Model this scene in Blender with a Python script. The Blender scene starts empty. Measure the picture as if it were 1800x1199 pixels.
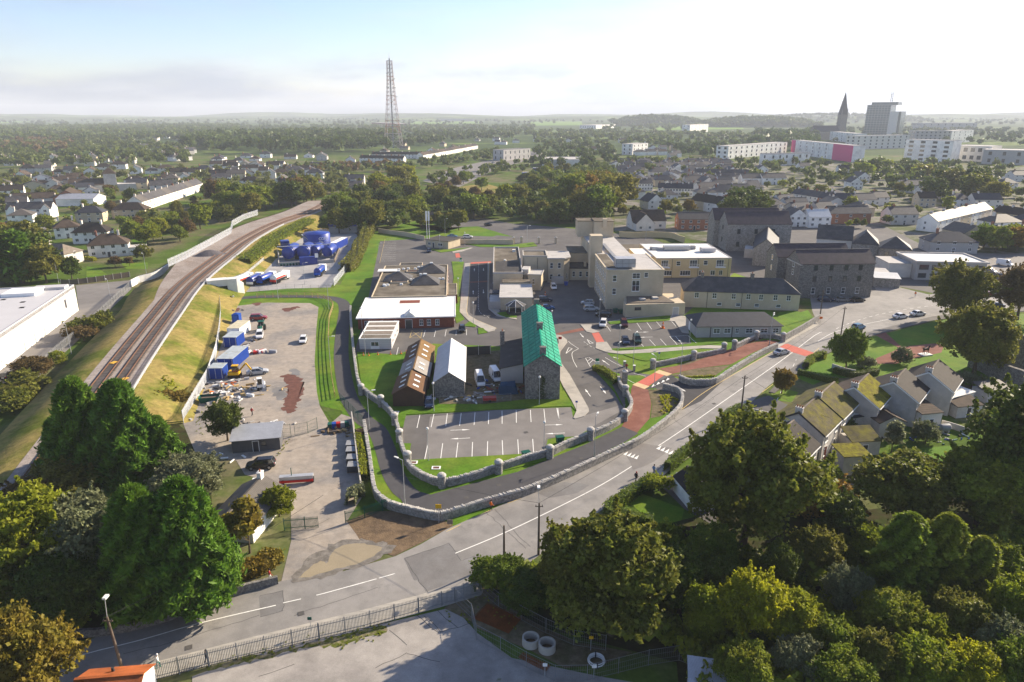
import bpy, math, random
import numpy as np
from mathutils import Vector
rnd = random.Random(7)
scene = bpy.context.scene
# ---------------------------------------------------------------- camera
CAM_H = 54.0
cam_d = bpy.data.cameras.new('camera')
cam = bpy.data.objects.new('camera', cam_d)
scene.collection.objects.link(cam)
cam.location = (0, 0, CAM_H)
cam.rotation_euler = (math.radians(90 - 18.078), 0, 0)
cam_d.sensor_width = 36.0
cam_d.lens = 24.6
cam_d.clip_start = 0.5
cam_d.clip_end = 40000
scene.camera = cam
# ---------------------------------------------------------------- light
SUN_AZ, SUN_EL = math.radians(54.5), math.radians(25.0)   # azimuth clockwise from +Y (view direction)
SUN = Vector((math.sin(SUN_AZ) * math.cos(SUN_EL), math.cos(SUN_AZ) * math.cos(SUN_EL), math.sin(SUN_EL)))
sun_d = bpy.data.lights.new('sun', 'SUN')
sun_d.energy = 5.0
sun_d.angle = math.radians(0.6)
sun_d.color = (1.0, 0.86, 0.66)
sun = bpy.data.objects.new('sun', sun_d)
scene.collection.objects.link(sun)
sun.rotation_euler = SUN.to_track_quat('Z', 'Y').to_euler()
sun.location = (300, 200, 300)
world = bpy.data.worlds.new('World')
scene.world = world
world.use_nodes = True
def make_world():
 nt = world.node_tree; N = nt.nodes; L = nt.links
 N.clear()
 out = N.new('ShaderNodeOutputWorld'); bg = N.new('ShaderNodeBackground')
 bg.inputs['Strength'].default_value = 0.09
 sky = N.new('ShaderNodeTexSky'); sky.sky_type = 'NISHITA'
 sky.sun_disc = False; sky.sun_elevation = SUN_EL; sky.sun_rotation = SUN_AZ
 sky.air_density = 1.0; sky.dust_density = .6; sky.ozone_density = 3.0; sky.altitude = 60
 # thin cloud and a low bank of morning fog, laid out by direction in the sky
 tc = N.new('ShaderNodeTexCoord'); sep = N.new('ShaderNodeSeparateXYZ'); L.new(tc.outputs['Generated'], sep.inputs[0])
 mp = N.new('ShaderNodeMapping'); mp.inputs['Scale'].default_value = (3.0, 3.0, 11.0); L.new(tc.outputs['Generated'], mp.inputs[0])
 n1 = N.new('ShaderNodeTexNoise'); n1.inputs['Scale'].default_value = 1.6; n1.inputs['Detail'].default_value = 7; n1.inputs['Roughness'].default_value = .58; n1.inputs['Distortion'].default_value = .3
 L.new(mp.outputs[0], n1.inputs['Vector'])
 # bank: dense below ~5 degrees, ragged upper edge
 add = N.new('ShaderNodeMath'); add.operation = 'MULTIPLY_ADD'; L.new(n1.outputs['Fac'], add.inputs[0]); add.inputs[1].default_value = -0.16; L.new(sep.outputs['Z'], add.inputs[2])
 bank = N.new('ShaderNodeMapRange'); bank.interpolation_type = 'SMOOTHSTEP'; L.new(add.outputs[0], bank.inputs['Value'])
 bank.inputs['From Min'].default_value = -0.055; bank.inputs['From Max'].default_value = 0.0; bank.inputs['To Min'].default_value = 0.95; bank.inputs['To Max'].default_value = 0.0
 hi = N.new('ShaderNodeMapRange'); L.new(n1.outputs['Fac'], hi.inputs['Value'])
 hi.inputs['From Min'].default_value = 0.42; hi.inputs['From Max'].default_value = 0.78; hi.inputs['To Min'].default_value = 0.0; hi.inputs['To Max'].default_value = 0.45
 mx = N.new('ShaderNodeMath'); mx.operation = 'MAXIMUM'; L.new(bank.outputs[0], mx.inputs[0]); L.new(hi.outputs[0], mx.inputs[1])
 # cloud takes the brightness of the sky it hangs in, without its blue
 bw = N.new('ShaderNodeRGBToBW'); L.new(sky.outputs[0], bw.inputs[0])
 mul = N.new('ShaderNodeMix'); mul.data_type = 'RGBA'; mul.blend_type = 'MULTIPLY'; mul.inputs['Factor'].default_value = 1
 L.new(bw.outputs[0], mul.inputs['A'])
 mp2 = N.new('ShaderNodeMapping'); mp2.inputs['Scale'].default_value = (5.0, 5.0, 26.0); L.new(tc.outputs['Generated'], mp2.inputs[0])
 n2 = N.new('ShaderNodeTexNoise'); n2.inputs['Scale'].default_value = 1.3; n2.inputs['Detail'].default_value = 6; L.new(mp2.outputs[0], n2.inputs['Vector'])
 r2 = N.new('ShaderNodeMapRange'); L.new(n2.outputs['Fac'], r2.inputs['Value']); r2.inputs['From Min'].default_value = .42; r2.inputs['From Max'].default_value = .66
 cc = N.new('ShaderNodeMix'); cc.data_type = 'RGBA'; L.new(r2.outputs[0], cc.inputs['Factor']); cc.inputs['A'].default_value = (.66, .71, .82, 1); cc.inputs['B'].default_value = (.95, .97, 1.04, 1)
 L.new(cc.outputs['Result'], mul.inputs['B'])
 tint = N.new('ShaderNodeMix'); tint.data_type = 'RGBA'; tint.blend_type = 'MULTIPLY'; tint.inputs['Factor'].default_value = 1; L.new(sky.outputs[0], tint.inputs['A']); tint.inputs['B'].default_value = (1.03, .95, 1.03, 1)
 mix = N.new('ShaderNodeMix'); mix.data_type = 'RGBA'; L.new(mx.outputs[0], mix.inputs['Factor'])
 L.new(tint.outputs['Result'], mix.inputs['A']); L.new(mul.outputs['Result'], mix.inputs['B'])
 L.new(mix.outputs['Result'], bg.inputs['Color']); L.new(bg.outputs[0], out.inputs['Surface'])
make_world()
scene.view_settings.view_transform = 'Standard'
scene.view_settings.look = 'None'
scene.view_settings.exposure = 1.2
scene.view_settings.gamma = 1.0
scene.render.engine = 'CYCLES'
cy = scene.cycles
cy.use_denoising = True
cy.max_bounces = 6; cy.diffuse_bounces = 3; cy.glossy_bounces = 2; cy.transmission_bounces = 3; cy.volume_bounces = 0; cy.transparent_max_bounces = 6
cy.caustics_reflective = False; cy.caustics_refractive = False
cy.sample_clamp_indirect = 4.0
# ---------------------------------------------------------------- materials
COL = scene.collection
MAT = {}
def M(name, col, rough=.85, var=.18, scale=1.2, col2=None, mix_scale=.15, mix=(.45, .6), bump=0, bump_scale=12, metal=0, spec=.1, bands=None, rand=0, detail=5, stain=None, coords='world', alpha=None):
 """procedural surface: colour + two scales of tone variation, optional second colour in patches, bands, bump"""
 if name in MAT: return MAT[name]
 m = bpy.data.materials.new(name); m.use_nodes = True; MAT[name] = m
 nt = m.node_tree; N = nt.nodes; L = nt.links
 b = N['Principled BSDF']
 b.inputs['Roughness'].default_value = rough; b.inputs['Metallic'].default_value = metal
 b.inputs['Specular IOR Level'].default_value = spec
 if coords == 'world':
  g = N.new('ShaderNodeNewGeometry'); pos = g.outputs['Position']
 else:
  g = N.new('ShaderNodeTexCoord'); pos = g.outputs['Object']
 def noise(sc, d=detail, ro=.6):
  n = N.new('ShaderNodeTexNoise'); n.inputs['Scale'].default_value = sc; n.inputs['Detail'].default_value = d; n.inputs['Roughness'].default_value = ro
  L.new(pos, n.inputs['Vector']); return n.outputs['Fac']
 def mapr(v, a, c, lo, hi):
  r = N.new('ShaderNodeMapRange'); L.new(v, r.inputs['Value'])
  r.inputs['From Min'].default_value = a; r.inputs['From Max'].default_value = c; r.inputs['To Min'].default_value = lo; r.inputs['To Max'].default_value = hi
  return r.outputs[0]
 def mixc(f, a, c, bl='MIX'):
  x = N.new('ShaderNodeMix'); x.data_type = 'RGBA'; x.blend_type = bl
  if isinstance(f, float): x.inputs['Factor'].default_value = f
  else: L.new(f, x.inputs['Factor'])
  for k, s in (('A', a), ('B', c)):
   if isinstance(s, tuple): x.inputs[k].default_value = (*s, 1)
   else: L.new(s, x.inputs[k])
  return x.outputs['Result']
 c = col
 if col2 is not None:
  c = mixc(mapr(noise(mix_scale, 6, .65), mix[0], mix[1], 0, 1), col, col2)
 if stain is not None:    # (colour, scale, lo, hi)
  c = mixc(mapr(noise(stain[1], 8, .7), stain[2], stain[3], 0, 1), c, stain[0])
 if bands is not None:    # (axis vector, period, depth) fine courses
  w = N.new('ShaderNodeTexWave'); w.wave_type = 'BANDS'; w.bands_direction = bands[0]; w.inputs['Scale'].default_value = 0.314 / bands[1] * 2
  w.inputs['Distortion'].default_value = .3; w.inputs['Detail'].default_value = 1
  L.new(pos, w.inputs['Vector'])
  c = mixc(mapr(w.outputs['Fac'], .0, .35, bands[2], 0), c, (0, 0, 0))
 if var:
  f = mapr(noise(scale), .25, .75, 1 - var, 1 + var)
  c = mixc(1.0, c, f, 'MULTIPLY')
  f = mapr(noise(scale * 14, 3), .25, .75, 1 - var * .7, 1 + var * .7)
  c = mixc(1.0, c, f, 'MULTIPLY')
 if rand:
  oi = N.new('ShaderNodeObjectInfo')
  c = mixc(1.0, c, mapr(oi.outputs['Random'], 0, 1, 1 - rand, 1 + rand), 'MULTIPLY')
 if isinstance(c, tuple): b.inputs['Base Color'].default_value = (*c, 1)
 else: L.new(c, b.inputs['Base Color'])
 if bump:
  bn = N.new('ShaderNodeBump'); bn.inputs['Strength'].default_value = bump; bn.inputs['Distance'].default_value = .08
  L.new(noise(bump_scale, 4), bn.inputs['Height']); L.new(bn.outputs[0], b.inputs['Normal'])
 return m
def leafmat(name, col, col2, trans=.35, var=.5):
 if name in MAT: return MAT[name]
 m = bpy.data.materials.new(name); m.use_nodes = True; MAT[name] = m
 nt = m.node_tree; N = nt.nodes; L = nt.links; N.clear()
 out = N.new('ShaderNodeOutputMaterial'); d = N.new('ShaderNodeBsdfPrincipled'); t = N.new('ShaderNodeBsdfTranslucent'); ms = N.new('ShaderNodeMixShader')
 d.inputs['Roughness'].default_value = .55; d.inputs['Specular IOR Level'].default_value = .15
 g = N.new('ShaderNodeNewGeometry'); oi = N.new('ShaderNodeObjectInfo')
 n = N.new('ShaderNodeTexNoise'); n.inputs['Scale'].default_value = .35; n.inputs['Detail'].default_value = 3; L.new(g.outputs['Position'], n.inputs['Vector'])
 at = N.new('ShaderNodeAttribute'); at.attribute_name = 'tone'
 a1 = N.new('ShaderNodeMath'); a1.operation = 'MULTIPLY_ADD'; L.new(oi.outputs['Random'], a1.inputs[0]); a1.inputs[1].default_value = .45; L.new(n.outputs['Fac'], a1.inputs[2])
 r = N.new('ShaderNodeMapRange'); L.new(a1.outputs[0], r.inputs['Value']); r.inputs['From Min'].default_value = .4; r.inputs['From Max'].default_value = 1.0
 x = N.new('ShaderNodeMix'); x.data_type = 'RGBA'; L.new(r.outputs[0], x.inputs['Factor']); x.inputs['A'].default_value = (*col, 1); x.inputs['B'].default_value = (*col2, 1)
 r2 = N.new('ShaderNodeMapRange'); L.new(at.outputs['Fac'], r2.inputs['Value']); r2.inputs['To Min'].default_value = 1 - var; r2.inputs['To Max'].default_value = 1 + var
 y = N.new('ShaderNodeMix'); y.data_type = 'RGBA'; y.blend_type = 'MULTIPLY'; y.inputs['Factor'].default_value = 1; L.new(x.outputs['Result'], y.inputs['A']); L.new(r2.outputs[0], y.inputs['B'])
 L.new(y.outputs['Result'], d.inputs['Base Color']); L.new(y.outputs['Result'], t.inputs['Color'])
 ms.inputs[0].default_value = trans; L.new(d.outputs[0], ms.inputs[1]); L.new(t.outputs[0], ms.inputs[2]); L.new(ms.outputs[0], out.inputs['Surface'])
 return m
def paint(name, col, rough=.35, metal=0, spec=.5):
 return M(name, col, rough=rough, var=.05, scale=.8, metal=metal, spec=spec)
def glassy(name, col, rough=.08):
 return M(name, col, rough=rough, var=.25, scale=.6, spec=.8)
# ---------------------------------------------------------------- mesh helpers
class MB:
 def __init__(s): s.v = []; s.f = []; s.m = []
 def add(s, vs, fs, mi=0):
  k = len(s.v); s.v += vs
  for f in fs: s.f.append([k + i for i in f]); s.m.append(mi)
  return s
 def box(s, x0, y0, z0, x1, y1, z1, mi=0):
  return s.add([(x0,y0,z0),(x1,y0,z0),(x1,y1,z0),(x0,y1,z0),(x0,y0,z1),(x1,y0,z1),(x1,y1,z1),(x0,y1,z1)],
     [(0,3,2,1),(4,5,6,7),(0,1,5,4),(1,2,6,5),(2,3,7,6),(3,0,4,7)], mi)
 def prism(s, pts, z0, z1, mi=0, bottom=False, top=True):
  if area(pts) < 0: pts = pts[::-1]
  n = len(pts)
  fs = [(i, (i+1) % n, n + (i+1) % n, n + i) for i in range(n)]
  if top: fs.append(tuple(range(n, 2*n)))
  if bottom: fs.append(tuple(range(n-1, -1, -1)))
  return s.add([(x,y,z0) for x,y in pts] + [(x,y,z1) for x,y in pts], fs, mi)
 def tube(s, p, q, r0, r1=None, n=8, mi=0, cap=True):
  r1 = r0 if r1 is None else r1
  p, q = Vector(p), Vector(q); d = (q - p)
  if d.length < 1e-6: return s
  d.normalize(); a = d.orthogonal().normalized(); b = d.cross(a)
  vs = []
  for c, r in ((p, r0), (q, r1)):
   for i in range(n):
    t = 2*math.pi*i/n; vs.append(tuple(c + a*(r*math.cos(t)) + b*(r*math.sin(t))))
  fs = [(i, (i+1) % n, n + (i+1) % n, n + i) for i in range(n)]
  if cap: fs += [tuple(range(n-1, -1, -1)), tuple(range(n, 2*n))]
  return s.add(vs, fs, mi)
 def bar(s, p, q, w, h, mi=0):
  """rectangular bar from p to q: w sideways, h upwards (centred)"""
  p, q = Vector(p), Vector(q); d = (q-p).normalized(); u = Vector((0,0,1))
  if abs(d.z) > .95: u = Vector((1,0,0))
  a = d.cross(u).normalized()*(w/2); b = a.cross(d).normalized()*(h/2)
  vs = [tuple(c + i*a + j*b) for c in (p, q) for i, j in ((-1,-1),(1,-1),(1,1),(-1,1))]
  return s.add(vs, [(0,3,2,1),(4,5,6,7),(0,1,5,4),(1,2,6,5),(2,3,7,6),(3,0,4,7)], mi)
 def lathe(s, prof, n=16, mi=0, c=(0,0,0)):
  vs = [(c[0]+r*math.cos(2*math.pi*i/n), c[1]+r*math.sin(2*math.pi*i/n), c[2]+z) for r, z in prof for i in range(n)]
  fs = [(k*n+i, k*n+(i+1) % n, (k+1)*n+(i+1) % n, (k+1)*n+i) for k in range(len(prof)-1) for i in range(n)]
  return s.add(vs, fs, mi)
 def mesh(s, name):
  me = bpy.data.meshes.new(name); me.from_pydata(s.v, [], s.f)
  if any(s.m): me.polygons.foreach_set('material_index', s.m)
  me.update(); return me
 def build(s, name, mats, parent=None, loc=(0,0,0), rot=0, smooth=False):
  me = s.mesh(name)
  for m in (mats if isinstance(mats, (list, tuple)) else [mats]): me.materials.append(m)
  if smooth: me.polygons.foreach_set('use_smooth', [True]*len(me.polygons))
  return link(name, me, parent, loc, rot)
def area(p): return sum(p[i][0]*p[(i+1) % len(p)][1] - p[(i+1) % len(p)][0]*p[i][1] for i in range(len(p)))/2
def link(name, me, parent=None, loc=(0,0,0), rot=0):
 o = bpy.data.objects.new(name, me); COL.objects.link(o)
 o.location = loc if len(loc) == 3 else (*loc, 0)
 if rot: o.rotation_euler = (0, 0, rot)
 if parent is not None: o.parent = parent
 return o
def tag(o, label, cat, group=None):
 o['label'] = label; o['category'] = cat
 if group: o['group'] = group
 return o
def thing(name, label, cat, loc=(0,0,0), rot=0, group=None):
 return tag(link(name, None, None, loc, rot), label, cat, group)
def struct(o, kind='structure'):
 o['kind'] = kind; return o
def kids(o):
 return list(o.children)
def dup(root, loc, rot=0, label=None, group=None, mats=None, scale=None):
 """copy of a thing with its parts and sub-parts; mats maps an old material name to a new material"""
 def cp(o, par):
  c = o.copy(); COL.objects.link(c); c.parent = par
  if mats and c.data is not None:
   for sl in c.material_slots:
    if sl.material and sl.material.name in mats:
     nm = mats[sl.material.name]; sl.link = 'OBJECT'; sl.material = nm
  for ch in KIDS.get(o.name, ()): cp(ch, c)
  return c
 r = cp(root, None)
 r.location = loc if len(loc) == 3 else (*loc, 0); r.rotation_euler = (0, 0, rot)
 if scale: r.scale = scale if isinstance(scale, tuple) else (scale,)*3
 if label: r['label'] = label
 if group: r['group'] = group
 return r
KIDS = {}
def proto(root):
 """remember the part tree of a template so that it can be copied quickly"""
 def reg(o):
  KIDS[o.name] = kids(o)
  for c in KIDS[o.name]: reg(c)
 bpy.context.view_layer.update(); reg(root); return root
def frame(A, B):
 """local frame of a building from its front-left and front-right ground corners: location, heading, width"""
 return (A[0], A[1], 0), math.atan2(B[1]-A[1], B[0]-A[0]), math.dist(A, B)
LAYER = [0.0]
def sheet(name, pts, z, mat, kind='structure', thick=None, parent=None, mats=None):
 """flat ground sheet (or a kerbed slab when thick is given) from an outline in metres"""
 mb = MB(); LAYER[0] += .00025; z += LAYER[0] % .02 if parent is None else 0
 if thick: mb.prism(pts, z, z + thick)
 else:
  p = pts if area(pts) > 0 else pts[::-1]
  mb.add([(x, y, z) for x, y in p], [tuple(range(len(p)))])
 o = mb.build(name, mat, parent)
 if parent is None: o['kind'] = kind
 return o
def smooth_line(pts, step=2.0):
 """Catmull-Rom through the points"""
 out = []; P = [pts[0]] + list(pts) + [pts[-1]]
 for i in range(1, len(P)-2):
  a, b, c, d = [np.array(P[j], float) for j in (i-1, i, i+1, i+2)]
  n = max(1, int(np.linalg.norm(c-b)/step))
  for k in range(n):
   t = k/n
   out.append(tuple(.5*((2*b) + (-a+c)*t + (2*a-5*b+4*c-d)*t*t + (-a+3*b-3*c+d)*t**3)))
 out.append(tuple(pts[-1])); return out
def offset(line, d):
 """line moved sideways to its left by d"""
 out = []
 for i, p in enumerate(line):
  a = line[max(0, i-1)]; b = line[min(len(line)-1, i+1)]
  t = np.array(b[:2], float)-np.array(a[:2], float); t /= max(1e-6, np.linalg.norm(t))
  out.append((p[0]-t[1]*d, p[1]+t[0]*d))
 return out
def strip(name, line, w, z, mat, parent=None, kind='structure'):
 """ribbon w wide along a line"""
 l, r = offset(line, w/2), offset(line, -w/2); n = len(line); mb = MB()
 mb.add([(x, y, z) for x, y in r] + [(x, y, z) for x, y in l], [(i, i+1, n+i+1, n+i) for i in range(n-1)])
 o = mb.build(name, mat, parent)
 if parent is None: o['kind'] = kind
 return o
def along(line, step, start=0.0):
 """points every step metres along a polyline: (x, y, heading)"""
 out = []; nxt = start
 for a, b in zip(line[:-1], line[1:]):
  L = math.dist(a[:2], b[:2])
  if L < 1e-6: continue
  h = math.atan2(b[1]-a[1], b[0]-a[0]); t = nxt
  while t <= L:
   out.append((a[0]+(b[0]-a[0])*t/L, a[1]+(b[1]-a[1])*t/L, h)); t += step
  nxt = t - L
 return out
ORD = ['zeroth','first','second','third','fourth','fifth','sixth','seventh','eighth','ninth','tenth','eleventh','twelfth','thirteenth','fourteenth','fifteenth','sixteenth','seventeenth','eighteenth','nineteenth','twentieth']
def nth(n):
 if n <= 20: return ORD[n]
 t = ['','','twenty','thirty','forty','fifty','sixty','seventy','eighty','ninety'][n//10]
 if n % 10 == 0: return t[:-1] + 'ieth'
 return t + '-' + ORD[n % 10]

# ================================================================ the setting
M('turf', (.080,.165,.010), var=.3, scale=.22, col2=(.128,.185,.016), mix_scale=.06, bump=.5, bump_scale=5, rough=.9, spec=.1, stain=((.165,.17,.035),.45,.6,.78))
M('rough_grass', (.25,.195,.065), var=.35, scale=.9, col2=(.115,.135,.02), mix_scale=.1, mix=(.45,.62), bump=.8, bump_scale=2.5, rough=1, spec=.05, stain=((.15,.11,.045),.6,.6,.78))
M('land', (.070,.115,.016), var=.35, scale=.08, col2=(.135,.120,.065), mix_scale=.035, rough=1, spec=.05)
M('asphalt_old', (.265,.25,.232), var=.12, scale=.5, col2=(.205,.195,.183), mix_scale=.09, stain=((.13,.125,.12),.16,.6,.75), rough=.8, spec=.15, bump=.15, bump_scale=30)
M('asphalt_patch', (.165,.157,.15), var=.14, scale=.4, col2=(.20,.195,.19), mix_scale=.12, rough=.8)
M('asphalt_campus', (.110,.103,.098), var=.12, scale=.3, col2=(.14,.132,.124), mix_scale=.07, stain=((.085,.082,.08),.4,.64,.74), rough=.8)
M('asphalt_fresh', (.062,.060,.062), var=.15, scale=.4, rough=.85)
M('asphalt_lot', (.185,.172,.160), var=.1, scale=.3, col2=(.22,.205,.19), mix_scale=.1, stain=((.15,.145,.14),.35,.62,.75), rough=.8)
M('path_tar', (.075,.073,.076), var=.12, scale=.6, rough=.85)
M('concrete_walk', (.40,.37,.32), var=.12, scale=.7, col2=(.33,.31,.275), mix_scale=.2, rough=.85, bands=('Y',1.2,.12))
M('kerb', (.44,.41,.36), var=.1, rough=.8)
M('red_tar', (.19,.080,.058), var=.14, scale=.8, col2=(.23,.105,.078), mix_scale=.3, rough=.9)
M('red_surface', (.48,.13,.095), var=.1, scale=1, rough=.8)
M('tactile', (.58,.42,.24), var=.1, scale=2, rough=.8)
M('marking', (.78,.77,.72), var=.12, scale=3, stain=((.42,.40,.38),2.5,.56,.7), rough=.7)
M('yellow_line', (.60,.44,.17), var=.15, scale=2, stain=((.4,.36,.28),1.5,.5,.65), rough=.75)
M('gravel', (.33,.285,.235), var=.2, scale=.8, col2=(.235,.215,.195), mix_scale=.09, stain=((.13,.10,.08),.14,.63,.72), bump=.5, bump_scale=9, rough=.95, spec=.1)
M('mud', (.165,.115,.070), var=.3, scale=1, col2=(.11,.078,.05), mix_scale=.35, bump=1, bump_scale=4, rough=.9)
M('red_mud', (.135,.062,.045), var=.3, scale=1.2, rough=.7, bump=.3)
M('puddle', (.30,.245,.15), var=.08, scale=.4, rough=.08, spec=.5)
M('ballast', (.31,.268,.235), var=.3, scale=1.4, col2=(.25,.205,.175), mix_scale=.12, bump=1, bump_scale=9, rough=.95, stain=((.22,.15,.10),.2,.58,.75))
M('yard_slab', (.33,.305,.275), var=.16, scale=.6, col2=(.255,.235,.215), mix_scale=.12, stain=((.10,.115,.035),.28,.645,.74), rough=.9, bump=.2, bump_scale=14)
M('depot_floor', (.37,.355,.34), var=.14, scale=.3, col2=(.27,.265,.26), mix_scale=.08, rough=.8)
M('field', (.14,.24,.035), var=.12, scale=.02, rough=1, spec=.05)
M('soil', (.17,.135,.085), var=.3, scale=1.5, col2=(.11,.10,.05), mix_scale=.6, bump=1, bump_scale=6, rough=1, spec=.05)
def T(n): return MAT[n]
g = MB(); R0 = 7600
g.add([(-R0,-300,0),(R0,-300,0),(R0,9000,0),(-R0,9000,0)], [(0,1,2,3)])
struct(g.build('ground', T('land')))
# far low hills, closing the horizon
M('hill_land', (.055,.085,.028), var=.3, scale=.004, col2=(.13,.18,.055), mix_scale=.0035, mix=(.5,.56), rough=1, spec=.05)
hr = random.Random(3)
for k, (y0, zt, seed) in enumerate([(5200,30,1),(6400,46,2),(7800,62,3)]):
 mb = MB(); n = 60; vs = []
 for i in range(n+1):
  x = -R0*.98 + 2*R0*.98*i/n
  h = zt*(.55 + .3*math.sin(i*.37+seed*2.1) + .2*math.sin(i*.93+seed) + .08*hr.random())
  vs += [(x, y0-500, -1), (x, y0, max(2,h)*.92), (x, y0+350, max(2,h)), (x, y0+900, -1)]
 fs = [(4*i+j, 4*i+4+j, 4*i+5+j, 4*i+1+j) for i in range(n) for j in range(3)]
 mb.add(vs, fs); struct(mb.build('hills', T('hill_land'), smooth=True))
sheet('far_land', [(-7000,930),(-300,960),(300,960),(7000,900),(7000,8900),(-7000,8900)], .006, M('far_country', (.045,.075,.018), var=.3, scale=.01, col2=(.12,.17,.04), mix_scale=.0035, mix=(.54,.6), rough=1, spec=.05))
# ---- campus lawn (everything inside the walls that is not paved), then paving on it
sheet('lawn', [(-85.7,202.4),(-85.0,216.4),(-56.8,225.7),(-66.0,321.1),(-64.0,339.2),(-17.2,353.6),(30.9,346.2),(83.5,252.6),(73.9,197.3),(74.1,185.4),(85.1,194.2),(82.0,178.9),(63.2,158.2),(31.9,122.1),(19.1,105.9),(10.3,99.0),(2.0,91.4),(-8.8,82.5),(-16.1,86.3),(-19.8,89.4),(-25.7,104.5),(-32.5,122.6),(-36.8,124.8)], .012, T('turf'))
sheet('campus_tarmac', [(-37.2,155.7),(-40.8,185.4),(-58.3,307.6),(-36.1,316.4),(-13.3,325.8),(0.0,319.5),(27.1,332.4),(61.0,325.8),(78.6,243.0),(47.6,187.7),(44.0,162.5),(34.6,161.6),(23.5,159.5),(22.5,155.7),(24.4,148.7),(27.1,143.2),(30.7,141.5),(32.3,143.2),(35.3,139.8),(42.0,134.2),(31.9,122.1),(30.0,131.8),(28.3,141.5),(24.6,141.5),(21.5,122.6),(19.2,118.5),(14.6,114.3),(6.2,110.4),(5.5,105.1),(-16.4,102.5),(-17.4,104.5),(-17.3,108.4),(-19.6,109.1),(-20.8,115.0),(-19.6,115.0),(-20.0,120.3),(-3.3,122.9),(11.4,124.3),(11.4,118.7),(13.9,121.0),(12.7,131.8),(10.9,148.7),(11.3,156.5),(8.5,165.2),(0.0,160.8),(-19.6,163.4),(-26.8,155.7),(-33.4,148.7)], .020, T('asphalt_campus'))
sheet('car_park', [(-15.3,119.8),(-3.0,122.8),(11.3,124.2)]+[(11.4,119.0),(14.5,121.0),(22.2,125.9),(21.4,123.2),(14.7,115.6),(11.5,111.5),(6.2,111.0)]+[(6.0,110.7),(4.8,105.3),(-4.7,104.1),(-14.3,103.0)], .028, T('asphalt_lot'))
sheet('road_tarmac', [(-15.7,259.6),(-9.3,260.1),(-7.6,208.2),(-5.7,195.2),(-3.0,188.8),(-6.3,186.5),(-10.6,188.4),(-11.9,191.1)], .028, T('asphalt_fresh'))
sheet('road', [(-56.7,54.3),(-49.6,58.8),(-46.4,61.0),(-43.9,62.9),(-38.2,65.4),(-35.0,68.1),(-30.4,70.7),(-24.4,72.8),(-20.9,73.5),(-14.9,76.6),(-12.0,79.2),(-8.8,82.8),(2.0,91.9),(10.3,99.6),(19.2,106.3),(32.0,122.6),(41.2,134.9),(63.5,159.1),(71.9,168.4),(81.9,178.9),(85.7,192.4),(91.3,207.8),(104.9,208.5),(116.5,217.9),(125.7,243.0),(132.3,244.9),(125.8,221.8),(130.1,212.1),(151.2,221.0),(169.3,225.7),(214.0,234.1),(182.7,197.3),(149.1,196.7),(133.8,193.6),(116.9,187.1),(96.5,175.3),(84.9,168.0),(71.8,156.5),(60.2,143.6),(53.0,134.9),(43.9,122.6),(38.6,117.5),(31.7,108.4),(22.1,97.9),(13.3,88.1),(1.9,74.9),(-4.0,71.3),(-10.3,69.2),(-16.6,66.5),(-28.3,61.9),(-37.0,58.3),(-43.3,55.4),(-48.5,52.1),(-52.6,49.1)], .030, T('asphalt_old'))
sheet('junction_tarmac', [(27.1,133.3),(34.7,142.1),(35.2,138.1),(37.0,135.6),(42.5,136.0),(44.7,138.1),(37.3,127.3),(32.0,122.5),(33.7,128.8),(33.2,132.9),(31.2,134.8)], .035, T('asphalt_fresh'))
sheet('road_patch', [(-13.8,76.2),(-8.2,79.5),(-6.3,75.6),(-5.0,76.7),(-4.1,73.6),(-6.6,71.7),(-10.2,69.6),(-11.3,71.8),(-11.9,71.7)], .036, T('asphalt_patch'))
sheet('road_patch', [(-29.7,68.8),(-27.2,69.9),(-26.1,66.2),(-28.3,65.2)], .036, T('asphalt_patch'))
sheet('road_patch', [(3.8,92.2),(5.7,94.2),(10.0,95.4),(11.8,94.5),(9.7,92.2),(5.5,90.8)], .036, T('asphalt_patch'))
sheet('road_patch', [(5.4,94.4),(7.9,95.5),(10.4,94.9),(9.4,93.4),(5.6,93.4)], .036, T('asphalt_patch'))
sheet('footpath', [(13.3,88.1),(22.1,97.9),(31.7,108.4),(38.6,117.5),(43.0,121.3),(43.0,119.5),(38.5,114.8),(31.9,106.5),(25.3,99.4),(22.4,96.0),(15.1,88.1),(13.5,86.6)], .03, T('concrete_walk'), thick=.11)
sheet('footpath', [(60.2,143.6),(71.8,156.5),(84.9,168.0),(96.5,175.3),(116.9,187.1),(133.8,193.6),(149.1,196.7),(146.1,192.4),(131.2,189.4),(114.8,183.2),(95.2,171.8),(83.9,164.3),(71.2,152.9),(60.0,140.1),(53.1,131.2),(52.2,131.8)], .03, T('asphalt_campus'), thick=.1)
sheet('footpath', [(-43.3,55.4),(-37.0,58.3),(-28.3,61.9),(-16.6,66.5),(-10.3,69.2),(-4.0,71.3),(-3.4,69.7),(-3.6,69.0),(-7.2,67.3),(-15.9,63.6),(-27.4,59.4),(-36.2,55.9),(-42.0,53.6)], .03, T('concrete_walk'), thick=.08)
sheet('footpath', [(-38.2,65.4),(-35.0,68.1),(-30.4,70.7),(-28.4,71.3),(-28.5,71.8),(-30.9,71.6),(-35.6,68.9),(-38.9,66.2)], .03, T('concrete_walk'), thick=.08)
sheet('footpath', [(63.5,159.1),(71.9,168.4),(81.9,178.9),(82.7,182.1),(72.2,170.8),(64.3,162.5)], .03, T('concrete_walk'), thick=.1)
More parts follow.
